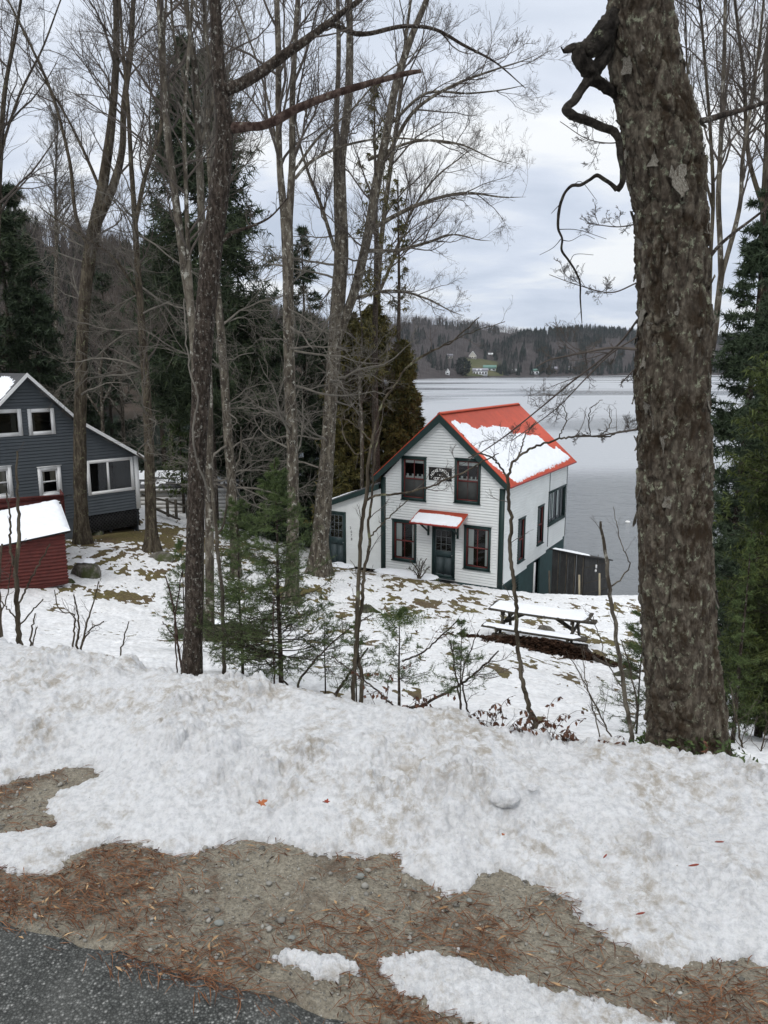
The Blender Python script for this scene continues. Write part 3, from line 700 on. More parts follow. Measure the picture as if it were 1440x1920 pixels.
wood(hill_f, 'conifer_woodland', M['conif_f'], 'dark conifers low on the rounded hill beyond the lake', 1500, 740, 1150, 10, 18, con_f, r1, t1=0.9,
     keep=lambda px, t, D, rs: nofield(px, t, D, rs) & (noise3(px * 0.03, t * 6, 9) > 0.1))
wood(hill_r, 'bare_woodland', M['wood_f'], 'grey leafless woods on the lower ridge right of the far houses', 3200, 930, 1440, 12, 18, bare_f, r1, t1=1.02)
wood(hill_r, 'conifer_woodland', M['conif_f'], 'dark conifers along the crest and shore of the lower ridge', 2600, 930, 1440, 12, 20, con_f, r1, t1=1.05,
     keep=lambda px, t, D, rs: (t > 0.72) | (t < 0.08) | (noise3(px * 0.03, t * 5, 2) > 0.12))
# hayfield on the far hill
mb = MB(); PX, PY = np.meshgrid(np.linspace(870, 944, 20), np.linspace(0, 0.24, 14)); Ds, Dc, _ = hill_f.lim(PX); D = Ds + (Dc - Ds) * PY
V = np.stack([col_dir(PX) * D, D, hill_f.z(PX, D) + 0.7], -1).reshape(-1, 3); mb.add(V, grid_faces(14, 20)[:, ::-1])
tag(mb.build('field', M['field'], smooth=True), kind='structure')

M['far_white'] = paint('far_house_white', (0.75, 0.77, 0.78), 0.7, 0.03, ns=0.3, bmp=0)
M['far_cream'] = paint('far_house_cream', (0.50, 0.48, 0.42), 0.7, 0.03, ns=0.3, bmp=0)
M['far_tan'] = paint('far_house_tan', (0.16, 0.14, 0.12), 0.7, 0.03, ns=0.3, bmp=0)
M['far_green'] = paint('far_green_roof', (0.10, 0.20, 0.17), 0.6, 0.05, ns=0.3, bmp=0)
M['far_grey'] = paint('far_grey_roof', (0.22, 0.22, 0.25), 0.6, 0.05, ns=0.3, bmp=0)
M['far_dark'] = paint('far_window', (0.015, 0.016, 0.02), 0.3, 0.05, ns=0.3, bmp=0)
def far_house(px, py, w, hw, hr, wall, roof, label, gable=False, wins=3, dormers=0, name='lake_house', depth=0.8, hill=None):
    h = hill or (hill_f if px < 950 else hill_r)
    q, D = h.hit(px, py); k = D / FPX / COSP
    W, HW, HR = w * k, hw * k, hr * k
    f = Frame(q - A(0, 0, 1.0), (1, -0.15, 0)); t = thing(name, f.O, label, 'house', 'houses on the far shore')
    mb = MB(); f.box(mb, -W/2, W/2, 0, W * depth, 0, HW + 1)
    if gable: f.prism(mb, [(-W/2, HW + 1), (W/2, HW + 1), (0, HW + HR + 1)], 0.1, W * depth - 0.1)
    mb.build('wall', M[wall], t)
    mb = MB(); ov = W * 0.05
    if gable:
        for sg in (-1, 1):
            f.prism(mb, [(0, HW + HR + 1.0), (sg * (W/2 + ov), HW + 1 - ov), (sg * (W/2 + ov), HW + 1.5 - ov), (0, HW + HR + 1.8)][::sg], -0.6, W * depth + 0.6)
    else:
        g = Frame(f.O, f.ey, -f.ex); d_ = W * depth
        g.prism(mb, [(-0.6, HW + 0.8), (d_ + 0.6, HW + 0.8), (d_ / 2, HW + HR + 1)], -W/2 - ov, W/2 + ov)
        for i in range(dormers):
            xx = -W * 0.28 + i * W * 0.26; f.box(mb, xx, xx + W * 0.12, 0.5, d_ / 2, HW + 1, HW + 1 + HR * 0.7, 1)
    mb.build('roof', [M[roof], M[wall]], t)
    for i in range(wins):
        xx = -W/2 + W * (i + 0.5) / wins; mb = MB(); f.box(mb, xx - W * 0.16 / wins * 1.6, xx + W * 0.16 / wins * 1.6, -0.15, 0.3, 1 + HW * 0.3, 1 + HW * 0.75)
        mb.build('window', M['far_dark'], t)
    return t
far_house(886, 673, 13, 5, 8, 'far_cream', 'far_white', 'cream gabled house standing highest above the hayfield across the lake', gable=True, wins=3)
far_house(900, 704, 26, 8, 5, 'far_white', 'far_grey', 'white lakefront house with two dormers below the hayfield', wins=5, dormers=2)
far_house(918, 695, 22, 4, 6, 'far_white', 'far_green', 'low white house with green roof just behind the dormered house', wins=3)
far_house(843, 672, 10, 4, 4, 'far_cream', 'far_grey', 'small pale house among bare trees left of the gabled house', wins=2)
far_house(839, 703, 7, 5, 5, 'far_white', 'far_white', 'narrow white boathouse at the waterline left of the round dark tree', gable=True, wins=1)
far_house(962, 700, 15, 4, 4, 'far_tan', 'far_white', 'tan cottage with snowy roof just right of the hayfield shore', wins=2)
far_house(1003, 702, 14, 6, 4, 'far_white', 'far_green', 'white cottage with green roof on the wooded far shore', wins=2)
far_house(1038, 700, 12, 7, 5, 'far_tan', 'far_grey', 'brown cottage with pale metal roof on the far shore', wins=2)
far_house(1069, 694, 6, 4, 3, 'far_cream', 'far_grey', 'smallest cream cottage, rightmost of the far shore houses', wins=1)
far_house(922, 668, 12, 3, 3, 'far_tan', 'far_white', 'low dark house beside the cream gabled house on the hill', wins=2)
q, D = hill_f.hit(868, 704); mb = MB(); rs = np.random.default_rng(3)
n = 700; dd = nrm(rs.normal(size=(n, 3))) * rs.uniform(0.6, 1.05, (n, 1)) * A(9, 9, 11); pc = q + A(0, 0, 10) + dd
rp = rs.normal(size=(n, 3, 3)) * 1.1; mb.add((pc[:, None] + rp).reshape(-1, 3), np.arange(n * 3).reshape(-1, 3))
t = thing('shore_tree', q, 'round dark evergreen standing on the far shore beside the hayfield', 'tree')
mb.build('crown', M['conif_f'], t); mb = MB(); tubes(mb, np.array([[q - A(0,0,1), q + A(0, 0, 5)]]), np.array([[0.5, 0.4]]), 5); mb.build('trunk', M['bark_dark'], t)
# dock and shore brush across the cove
q0, q1 = at(312, 762, 206), at(412, 762, 206); mb = MB()
t = thing('dock', (q0[0], q0[1], LAKE), 'long pale dock with a rail across the dark cove', 'dock')
bar(mb, (q0[0], 206, LAKE + 0.7), (q1[0], 206, LAKE + 0.7), 1.6, 0.25); mb.build('deck', M['pale_wood'], t)
mb = MB(); bar(mb, (q0[0], 206, LAKE + 2.3), (q1[0], 206, LAKE + 2.3), 0.12, 0.14)
for xx in np.linspace(q0[0], q1[0], 9): bar(mb, (xx, 206, LAKE - 0.5), (xx, 206, LAKE + 2.3), 0.15, 0.15, up=(1, 0, 0))
mb.build('railing', M['old_wood'], t)
mb = MB(); rs = np.random.default_rng(5); n = 2600
xx = rs.uniform(-110, -42, n); P0 = np.stack([xx, 204.5 + rs.uniform(0, 4, n), np.full(n, LAKE + 0.3)], -1)
d_ = nrm(rs.normal(size=(n, 3)) * A(.7, .7, .2) + A(0, 0, 1)) * rs.uniform(0.6, 2.4, (n, 1)); w_ = A(0.09, 0, 0)
mb.add(np.stack([P0 - w_, P0 + w_, P0 + d_], 1).reshape(-1, 3), np.arange(n * 3).reshape(-1, 3))
M['brush'] = woodmat('shore_brush', (0.06, 0.03, 0.018), (0.22, 0.09, 0.04))
tag(mb.build('shore_brush', M['brush']), 'rust brown brush along the far bank of the cove', 'brush', kind='stuff')

# ---------------------------------------------------------------- building helpers
def siding(mb, F, z0, z1, xl, xr, holes=(), course=0.12, proud=0.014, y=0.0, zbot=None, mi=0, gap=0.022):
    if not callable(xl): c_ = xl; xl = lambda z: c_
    if not callable(xr): c2_ = xr; xr = lambda z: c2_
    k = 0
    while z0 + k * course < z1 - 1e-6:
        c0, c1 = z0 + k * course, min(z0 + (k + 1) * course, z1); k += 1
        cuts = sorted(set([c0, c1] + [h for H_ in holes for h in H_[2:4] if c0 + 1e-4 < h < c1 - 1e-4]))
        for a_, b_ in zip(cuts[:-1], cuts[1:]):
            mid = (a_ + b_) / 2; hs = sorted([(H_[0], H_[1]) for H_ in holes if H_[2] < mid < H_[3]])
            l0, l1, r0, r1_ = xl(a_), xl(b_), xr(a_), xr(b_)
            segs = []; c = (l0, l1)
            for h0, h1 in hs:
                if h0 > max(c): segs.append((c, (h0, h0)))
                c = (h1, h1)
            if min(r0, r1_) > max(c) - 0.02 or (r0 > c[0] and not hs): segs.append((c, (r0, r1_)))
            top_ = b_ >= c1 - 1e-6 and b_ - a_ > gap * 1.5
            bb = b_ - gap if top_ else b_
            ya, yb = y - proud * (1 - (a_ - c0) / course), y - proud * (1 - (b_ - c0) / course)
            for L_, R_ in segs:
                if R_[0] <= L_[0]: continue
                V = [F.p(L_[0], ya, a_), F.p(R_[0], ya, a_), F.p(max(R_[1], L_[1]), yb, bb), F.p(L_[1], yb, bb)]
                if top_: mb.add([F.p(L_[1], yb, bb), F.p(R_[1], yb, bb), F.p(R_[1], y + .05, bb), F.p(L_[1], y + .05, bb), F.p(L_[1], y + .05, b_), F.p(R_[1], y + .05, b_)], [[0, 1, 2, 3], [3, 2, 5, 4]], mi)
                mb.add(V, [[0, 1, 2, 3]], mi)
                if a_ == c0: mb.add([F.p(L_[0], y + .05, a_), F.p(R_[0], y + .05, a_), F.p(R_[0], ya, a_), F.p(L_[0], ya, a_)], [[0, 1, 2, 3]], mi)
    return mb
def ring(mb, F, x0, x1, z0, z1, w, ya, yb, mi=0, wt=None, wb=None):
    wt = wt or w; wb = wb or w
    F.box(mb, x0, x0 + w, ya, yb, z0, z1, mi); F.box(mb, x1 - w, x1, ya, yb, z0, z1, mi)
    F.box(mb, x0 + w, x1 - w, ya + .002, yb, z1 - wt, z1, mi); F.box(mb, x0 + w, x1 - w, ya + .002, yb, z0, z0 + wb, mi); return mb
def window(parent, F, x0, x1, z0, z1, cw, casing, sash, rows=2, cols=2, curtain=None, cmat='curtain', label=None, single=False, lower_screen=False, sw=0.045, cap=True):
    mb = MB(); ring(mb, F, x0, x1, z0, z1, cw, -0.05, 0.03)
    if cap:
        F.box(mb, x0 - 0.03, x1 + 0.03, -0.075, 0.0, z1, z1 + 0.03); F.box(mb, x0 - 0.03, x1 + 0.03, -0.09, 0.0, z0 - 0.03, z0)
    w = mb.build('window', M[casing], parent)
    if label: w['label'] = label
    a, b, c, d = x0 + cw, x1 - cw, z0 + cw, z1 - cw; mb = MB()
    ring(mb, F, a, b, c, d, sw, 0.005, 0.045)
    zm = (c + d) / 2
    if not single: F.box(mb, a + sw, b - sw, 0.0, 0.045, zm - 0.025, zm + 0.025)
    for i in range(1, cols):
        xm = a + (b - a) * i / cols; F.box(mb, xm - 0.014, xm + 0.014, 0.012, 0.04, c + sw, d - sw)
    mb.build('sash', M[sash], w)
    zs = [c + sw, zm, d - sw] if not single else [c + sw, d - sw]
    for j in range(len(zs) - 1):
        for i in range(cols):
            xa, xb = a + sw + (b - a - 2 * sw) * i / cols, a + sw + (b - a - 2 * sw) * (i + 1) / cols
            mb = MB(); yy = 0.030 + 0.002 * ((i + j) % 2)
            mb.add([F.p(xa, yy, zs[j]), F.p(xb, yy + 0.002, zs[j]), F.p(xb, yy + 0.002, zs[j + 1]), F.p(xa, yy, zs[j + 1])], [[0, 1, 2, 3]])
            mb.build('pane', M['glass'], w)
    if lower_screen:
        mb = MB(); F.box(mb, a + sw, b - sw, 0.012, 0.016, c + sw, zm - 0.03); mb.build('insect_screen', M['screen'], w)
    if curtain:
        for (u0, u1, v0, v1) in curtain:
            mb = MB(); n = 14; xs = np.linspace(a + (b - a) * u0, a + (b - a) * u1, n)
            fold = 0.09 + 0.018 * np.sin(np.arange(n) * 1.9)
            V = [F.p(xs[i], fold[i], z) for z in (c + (d - c) * v0, c + (d - c) * v1) for i in range(n)]
            mb.add(V, grid_faces(2, n)); mb.build('curtain', M[cmat], w, smooth=True)
    return w
def rect(F, tl, tr, bl, br, side=False, y=0):
    f = F.xz; P = [f(*q) for q in (tl, tr, bl, br)]
    return (P[0][0] + P[2][0]) / 2, (P[1][0] + P[3][0]) / 2, (P[2][1] + P[3][1]) / 2, (P[0][1] + P[1][1]) / 2
def snow_sheet(parent, F, poly, thick=0.05, res=0.04, y0=0.0, name='snow_cover', rough=0.02, edge=0.05, lump=0.012, up=None, seed=0, label=None, kind='stuff'):
    """snow lying on the plane spanned by F.ex, F.ey at F.O, raised along up"""
    poly = np.asarray(poly, float); mn, mx = poly.min(0) - 0.02, poly.max(0) + 0.02
    xs = np.arange(mn[0], mx[0] + res, res); ys = np.arange(mn[1], mx[1] + res, res); X, Y = np.meshgrid(xs, ys)
    d = sdf(X + rough * fbm(X * 9, Y * 9, seed, 3), Y + rough * fbm(X * 9, Y * 9, seed + 5, 3), poly)
    h = thick * (1 - np.exp(-np.clip(d, 0, None) / edge)) + lump * fbm(X * 6, Y * 6, seed + 9, 3) * sstep(0, 0.1, d)
    h = np.where(d > 0, h + 0.004, -0.01)
    up = F.ez if up is None else up
    V = F.O + X[..., None] * F.ex + Y[..., None] * F.ey + h[..., None] * up
    F0 = grid_faces(*X.shape); k = (d.ravel()[F0].max(1) > 0)
    o = MB().add(V.reshape(-1, 3), F0[k]).build(name, M['snow_roof'], parent, smooth=True)
    if kind: o['kind'] = kind
    if label: o['label'] = label
    return o
def text_mesh(mb, F, txt, xc, zc, h, y=-0.03, rot=0.0, depth=0.008, bold=0.0):
    cu = bpy.data.curves.new('t', 'FONT'); cu.body = txt; cu.size = 1.0; cu.extrude = 0; cu.align_x = 'CENTER'; cu.offset = bold; cu.resolution_u = 3
    ob = bpy.data.objects.new('t', cu); C.objects.link(ob); dg = bpy.context.evaluated_depsgraph_get(); me = bpy.data.meshes.new_from_object(ob.evaluated_get(dg))
    V = np.zeros(len(me.vertices) * 3); me.vertices.foreach_get('co', V); V = V.reshape(-1, 3)
    V[:, 1] -= 0.35; V *= h / 0.72; c, s_ = math.cos(rot), math.sin(rot)
    X = V[:, 0] * c - V[:, 1] * s_ + xc; Z = V[:, 0] * s_ + V[:, 1] * c + zc
    base = mb.n; W = F.p(X, np.full(len(X), y), Z)
    for p in me.polygons:
        if len(p.vertices) == 3: pass
    mb.v.append(W); mb.n += len(W)
    for p in me.polygons: mb.f.append(np.array([[base + i for i in p.vertices]])); mb.m.append(np.zeros(1))
    bpy.data.objects.remove(ob); bpy.data.curves.remove(cu); bpy.data.meshes.remove(me)
def panel_door(parent, F, x0, x1, z0, z1, fw=0.09, label=None):
    mb = MB(); ring(mb, F, x0, x1, z0, z1, fw, -0.05, 0.03); F.box(mb, x0 - .02, x1 + .02, -0.08, 0.0, z0 - 0.05, z0)
    d = mb.build('door', M['green_trim'], parent)
    if label: d['label'] = label
    a, b, c, e_ = x0 + fw, x1 - fw, z0 + fw * 0.5, z1 - fw; zg = c + (e_ - c) * 0.53; zp = c + (e_ - c) * 0.40; st = 0.085
    mb = MB(); F.box(mb, a, a + st, -0.02, 0.02, c, e_); F.box(mb, b - st, b, -0.02, 0.02, c, e_)
    F.box(mb, a + st, b - st, -0.018, 0.02, zp, zg); F.box(mb, a + st, b - st, -0.018, 0.02, e_ - st, e_); F.box(mb, a + st, b - st, -0.018, 0.02, c, c + 0.06)
    F.box(mb, (a + b) / 2 - .02, (a + b) / 2 + .02, -0.018, 0.02, c + 0.06, zp); mb.build('door_leaf', M['door_green'], d)
    mb = MB(); xm = (a + b) / 2
    for u0, u1 in ((a + st, xm - .02), (xm + .02, b - st)):
        mb = MB(); F.box(mb, u0 + 0.012, u1 - 0.012, -0.004, 0.01, c + 0.075, zp - 0.015); mb.build('door_panel', M['door_panel'], d)
    mb = MB(); g0, g1, h0, h1 = a + st, b - st, zg, e_ - st
    ring(mb, F, g0, g1, h0, h1, 0.012, -0.022, 0.0)
    for i in (1, 2):
        u = g0 + (g1 - g0) * i / 3; F.box(mb, u - .008, u + .008, -0.02, 0, h0 + .012, h1 - .012); v = h0 + (h1 - h0) * i / 3; F.box(mb, g0 + .012, g1 - .012, -0.017, 0, v - .008, v + .008)
    mb.build('muntins', M['muntin_grey'], d)
    mb = MB(); mb.add([F.p(g0, 0.006, h0), F.p(g1, 0.006, h0), F.p(g1, 0.006, h1), F.p(g0, 0.006, h1)], [[0, 1, 2, 3]]); mb.build('pane', M['glass'], d)
    mb = MB(); F.box(mb, b - st + 0.03, b - st + 0.055, -0.07, -0.018, zp + 0.1, zp + 0.125); mb.build('handle', M['metal'], d)
    return d

# ---------------------------------------------------------------- the white cottage
yaw = math.radians(29.5)
CF = Frame((4.92, 30.0, EYE[2] - 9.02), (math.cos(yaw), -math.sin(yaw), 0)); SF = Frame(CF.O, CF.ey)
W, L, He, Hr, Hw, oe, ov = 5.78, 8.99, 4.365, 7.20, 4.21, 0.28, 0.20
cot = thing('cottage', CF.p(-W/2, L/2, 0), 'white clapboard cottage with red roof and dark green trim by the lake', 'cottage')
sl = (Hr - He) / (W / 2 + oe)
def roof_z(x): return Hr - sl * abs(x + W / 2)
UL = rect(CF, (754,855.5), (800,858.5), (753,936.5), (798.7,938.7)); UR = rect(CF, (853,859), (901.5,862), (852.5,942), (901,945))
LL = rect(CF, (735.5,974.7), (781,977), (736.4,1050), (781,1053)); LR = rect(CF, (870.7,985.3), (920.5,989), (869.8,1065.8), (919.5,1070))
DR = rect(CF, (811,986), (853,987), (810,1080), (854,1083.5))
cwn = 0.10
def hole(r, c=cwn): return (r[0] + c, r[1] - c, r[2] + c, r[3] - c)
mb = MB()
zt = Hr - 0.12
xl_f = lambda z: -W + max(0, (z - Hw) / (zt - Hw)) * W / 2; xr_f = lambda z: -max(0, (z - Hw) / (zt - Hw)) * W / 2
siding(mb, CF, 0.0, zt, xl_f, xr_f, [hole(UL), hole(UR), hole(LL), hole(LR), hole(DR, 0.05)], 0.118)
o = mb.build('front_clapboards', M['white_paint'], cot); o['kind'] = 'stuff'
# side walls
W1 = rect(SF, (971,974), (983.5,969), (969.8,1055.5), (982,1048)); W2 = rect(SF, (1007.5,951), (1018.7,945.8), (1006.7,1024.4), (1017.3,1014)); W3 = rect(SF, (1028,923.5), (1059,909), (1026.7,990), (1058.7,963.6))
mb = MB(); siding(mb, SF, 0.50, Hw + 0.02, 0, L, [hole(W1, .07), hole(W2, .07), hole(W3, .07)], 0.118)
mb.add([SF.p(0, 0.002, 0.12), SF.p(L, 0.002, 0.5), SF.p(0, 0.002, 0.52)], [[0, 1, 2]])
for k in range(3):
    z_ = 0.15 + 0.118 * k; xx = min(L, (z_ + 0.1 - 0.12) / 0.38 * L)
    mb.add([SF.p(0, -0.012, z_), SF.p(xx, -0.012, z_), SF.p(xx, 0, z_ + .117), SF.p(0, 0, z_ + .117)], [[0, 1, 2, 3]])
mb.add([CF.p(-W, 0, 0), CF.p(-W, L, 0), CF.p(-W, L, Hw), CF.p(-W, 0, Hw)], [[0, 1, 2, 3]])
mb.add([CF.p(-W, L, 0), CF.p(0, L, 0), CF.p(0, L, Hw), CF.p(-W/2, L, zt), CF.p(-W, L, Hw)], [[0, 1, 2, 3, 4]])
o = mb.build('side_clapboards', M['white_paint'], cot); o['kind'] = 'stuff'
mb = MB(); CF.box(mb, -W + .15, -.15, 0.7, L - .3, 0.1, Hw - 0.1); CF.prism(mb, [(-W + .5, Hw), (-.5, Hw), (-W/2, zt - .5)], 0.75, L - .4); mb.build('room_shade_box', M['near_black'], cot)  # near-black boxes behind the glass, painting the rooms as unlit
# green base on the lake side
mb = MB(); b0 = -0.42; dq = (SF.yz, )
o0, o1 = SF.xz(1001, 1070)[0], SF.xz(1012.5, 1070)[0]
for xa, xb, zb in ((0.02, o0, -1.2), (o1, L, -3.2)):
    SF.prism(mb, [(xa, zb), (xb, zb), (xb, 0.12 + 0.38 * xb / L), (xa, 0.12 + 0.38 * xa / L)], 0.012, 0.10)
zo = SF.xz(1008, 1049)[1]; SF.prism(mb, [(o0, zo), (o1, zo), (o1, 0.12 + .38 * o1 / L), (o0, 0.12 + .38 * o0 / L)], 0.012, 0.10)
SF.box(mb, L - 0.1, L, 0.10, W, -3.2, 0.5)
CF.box(mb, -W, -0.02, 0.02, 0.1, -0.6, -0.02)
mb.build('foundation_wall', M['green_base'], cot)
mb = MB(); SF.box(mb, o0, o1, 1.2, 1.3, -2.0, zo); mb.build('basement_shade_board', M['near_black'], cot)  # near-black board painting the shade inside the basement opening
mb = MB(); SF.box(mb, o0 - 0.02, o0 + 0.16, -0.03, 0.02, -1.8, zo - 0.06); mb.build('basement_door', M['white_trim'], cot)
mb = MB()
for i in range(14):
    a_ = 0.25 + i * 0.13; SF.box(mb, a_, a_ + 0.03, -0.02, 0.006, -0.6, 0.05)
for i in range(5): SF.box(mb, 0.2, 2.1, -0.012, 0.008, -0.55 + i * 0.13, -0.52 + i * 0.13)
o = mb.build('lattice', M['green_trim'], cot)
# corner boards, rake boards
for xa, xb, h_ in ((-0.22, 0.012, Hw), (-W - 0.012, -W + 0.22, Hw + 0.1)):
    mb = MB(); CF.box(mb, xa, xb, -0.035, 0.0, 0.0, h_ - 0.02); mb.build('corner_board', M['green_trim'], cot)
mb = MB(); SF.box(mb, 0.0, 0.03, -0.03, 0.0, 0.15, Hw); mb.build('side_corner_strip', M['white_trim'], cot)
xs_ = SF.xz(1028.5, 950)[0]; mb = MB(); SF.box(mb, xs_, xs_ + 0.05, -0.03, 0, 0.52, Hw); mb.build('seam_board', M['muntin_grey'], cot)
mb = MB(); SF.box(mb, L - 0.05, L + .01, -0.03, 0, 0.5, Hw); mb.build('rear_corner_board', M['muntin_grey'], cot)
for sg in (-1, 1):
    def X(x): return -W / 2 + sg * x
    hx = W / 2 + oe; mb = MB(); bd = 0.30
    pts = [(X(0), Hr - 0.03), (X(hx), He - 0.03), (X(hx), He - 0.03 - bd), (X(0), Hr - 0.03 - bd * 1.25)]
    CF.prism(mb, pts[::sg], -ov - 0.03, -ov); mb.build('rake_board', M['green_trim'], cot)
    mb = MB(); CF.prism(mb, [(X(0), Hr - 0.05), (X(hx - .01), He - 0.05), (X(hx - .01), He - 0.12), (X(0), Hr - 0.13)][::sg], -ov + .002, L + 0.43); mb.build('soffit', M['green_trim'], cot)
    if sg == 1:      # the roof's right slope: standing in panels
        n = 8
        for k in range(n):
            y0, y1 = -ov - 0.04 + (L + 0.5 + ov) * k / n, -ov - 0.04 + (L + 0.5 + ov) * (k + 1) / n - 0.006
            mb = MB(); CF.prism(mb, [(X(0), Hr), (X(hx + .04), He - .036), (X(hx + .04), He - 0.066), (X(0), Hr - 0.045)][::sg], y0, y1)
            mb.build('roof_panel', M['red_roof'], cot)
        mb = MB(); CF.prism(mb, [(X(hx + .04), He - .03), (X(hx + .055), He - .045), (X(hx + .055), He - 0.10), (X(hx + .04), He - 0.10)][::sg], -ov - .05, L + .46); mb.build('drip_edge', M['red_edge'], cot)
    else:
        mb = MB(); CF.prism(mb, [(X(0), Hr), (X(hx + .04), He - .036), (X(hx + .04), He - 0.066), (X(0), Hr - 0.045)][::sg], -ov - 0.04, L + .46); mb.build('roof_panel', M['red_roof'], cot)
mb = MB(); CF.prism(mb, [(-W/2 - .12, Hr - 0.07), (-W/2, Hr + 0.03), (-W/2 + .12, Hr - 0.07), (-W/2, Hr + 0.01)], -ov - .045, L + .47); mb.build('ridge_cap', M['red_roof'], cot)
# snow on the right slope: frame u = along ridge (ey), v = down slope
dn = nrm(CF.ex * 1.0 - CF.ez * sl); upn = nrm(np.cross(dn, CF.ey)); upn = upn if upn[2] > 0 else -upn
class PF: pass
RF = PF(); RF.O = CF.p(-W/2, 0, Hr + 0.004); RF.ex = CF.ey; RF.ey = dn; RF.ez = upn
def on_plane(F, px, py):
    d = ray(px, py); t = ((F.O - EYE) @ F.ez) / (d @ F.ez); q = EYE + d * t - F.O; return float(q @ F.ex), float(q @ F.ey)
pr = [(846,791),(853,788),(862,796),(872,793),(884,801),(897,806),(903,800),(914,802),(925,799),(940,801),(953,803),(962,815),(975,812),(992,817),(1006,816),(1016,824),(1028,836),(1040,845),(1043,838),(1052,846),(1060,852),(1069,858),(1058,864),(1045,870),(1027,878),(1000,889),(985,897),(975,903),(966,904),(955,893),(940,884),(921,868),(903,850),(884,832),(868,815)]
snow_sheet(cot, RF, [on_plane(RF, *p) for p in pr], 0.05, 0.035, rough=0.13, edge=0.05, lump=0.022, seed=3, label='wet snow sliding down the red roof')
# windows and door
window(cot, CF, *UL, cwn, 'green_trim', 'red_sash', curtain=[(0.05, 0.95, 0.9, 0.99), (0.05, 0.95, 0.50, 0.56), (0.1, .2, .56, .62), (.35, .45, .56, .62), (.6, .68, .56, .62), (.82, .9, .56, .62)], label='upper left window with candles on the rail', lower_screen=True)
window(cot, CF, *UR, cwn, 'green_trim', 'red_sash', curtain=[(0.05, 0.95, 0.88, 0.97), (0.05, 0.95, 0.50, 0.55), (0.15, .25, .55, .61), (.4, .48, .55, .61), (.6, .68, .55, .61), (.8, .86, .55, .61)], label='upper right window with candles on the rail', lower_screen=True)
window(cot, CF, *LL, cwn, 'green_trim', 'red_sash', curtain=[(0.06, 0.33, 0.04, 0.97), (0.84, 0.96, 0.04, 0.97)], label='lower left window with red sash and white curtains')
window(cot, CF, *LR, cwn, 'green_trim', 'red_sash', curtain=[(0.06, 0.30, 0.04, 0.97), (0.82, 0.96, 0.04, 0.97)], label='lower right window with red sash and white curtains')
window(cot, SF, *W1, .07, 'green_trim', 'red_sash', curtain=[(0.05, 0.3, 0.03, 0.97)], cols=1)
window(cot, SF, *W2, .07, 'green_trim', 'red_sash', curtain=[(0.05, 0.3, 0.03, 0.97)], cols=1)
window(cot, SF, *W3, .07, 'green_trim', 'green_trim', cols=4, single=True, curtain=[(.03, .2, .1, .97), (.27, .4, .1, .97), (.6, .7, .1, .97)], label='wide porch window on the lake end')
panel_door(cot, CF, *DR, label='dark green front door under the canopy')
# canopy
xa, za = CF.xz(787.5, 955.5); xb, zb_ = CF.xz(877.8, 962.0); zk = (za + zb_) / 2
ya_, zf = CF.yz(765, 978, xa); ya_ = max(-1.0, min(-0.5, ya_)); zf = CF.xz(764.8, 978, ya_)[1]
can = []
mb = MB(); V = [CF.p(xa, -0.01, zk), CF.p(xb, -0.01, zk), CF.p(xb, ya_, zf), CF.p(xa, ya_, zf)]; V += [v - A(0, 0, 0.045) for v in V]
mb.add(V, BOXF); canopy = mb.build('canopy', M['red_roof'], cot, smooth=False); canopy['label'] = 'small red canopy over the front door'
mb = MB(); bar(mb, CF.p(xa, ya_, zf - .03), CF.p(xb, ya_, zf - .03), 0.03, 0.07); mb.build('canopy_edge', M['red_edge'], canopy)
cd = nrm(CF.p(0, ya_, zf) - CF.p(0, 0, zk)); KF = PF(); KF.O = CF.p(xa, 0, zk); KF.ex = CF.ex; KF.ey = cd; KF.ez = nrm(np.cross(CF.ex, cd)); KF.ez = KF.ez * np.sign(KF.ez[2])
cl = float(np.linalg.norm(CF.p(0, ya_, zf) - CF.p(0, 0, zk))); cwid = xb - xa
snow_sheet(canopy, KF, [(0.07, cl * .30), (cwid * .5, cl * .27), (cwid - .12, cl * .33), (cwid - .05, cl * .45), (cwid - .08, cl * .98), (0.06, cl * .98), (0.04, cl * .6)], 0.07, 0.03, rough=0.02, edge=0.03)
for xx in (CF.xz(804, 1000)[0], CF.xz(859, 1000)[0]):
    mb = MB(); CF.box(mb, xx - .04, xx + .04, -0.08, -0.02, zf - 0.72, zk - .06); bar(mb, CF.p(xx, -0.06, zf - 0.55), CF.p(xx, ya_ + .08, zf - 0.02), 0.055, 0.06); bar(mb, CF.p(xx, -0.06, zf + .02), CF.p(xx, ya_ + .03, zf - .02), .05, .05)
    mb.build('bracket', M['green_trim'], canopy)
# sign
sx0, sx1, sz0, sz1 = rect(CF, (805,875.3), (848,877.8), (805,900.8), (847,901.4))
mb = MB(); CF.box(mb, sx0, sx1, -0.05, -0.02, sz0, sz1); sgn = mb.build('name_sign', M['black'], cot); sgn['label'] = 'black sign reading HONEYMOON COTTAGE between the upper windows'
cx, sw_, sh_ = (sx0 + sx1) / 2, sx1 - sx0, sz1 - sz0
word = 'HONEYMOON'; Rx, Rz = sw_ * 0.37, sh_ * 0.52; cz = sz0 + sh_ * 0.30
for i, ch in enumerate(word):
    an = math.radians(168 - i * 156 / 8); px_, pz_ = cx + Rx * math.cos(an), cz + Rz * math.sin(an)
    mb = MB(); text_mesh(mb, CF, ch, px_, pz_, 0.125, -0.054, (an - math.pi / 2) * 0.62, bold=0.02); mb.build('letter', M['letter'], sgn)
for i, ch in enumerate('COTTAGE'):
    mb = MB(); text_mesh(mb, CF, ch, cx + (i - 3) * 0.082, sz0 + sh_ * 0.15, 0.115, -0.054, bold=0.02); mb.build('letter', M['letter'], sgn)
mb = MB()
for u in (0.11, 0.87): CF.box(mb, sx0 + sw_ * u - .018, sx0 + sw_ * u + .018, -0.054, -0.05, sz0 + sh_ * .16, sz0 + sh_ * .20)
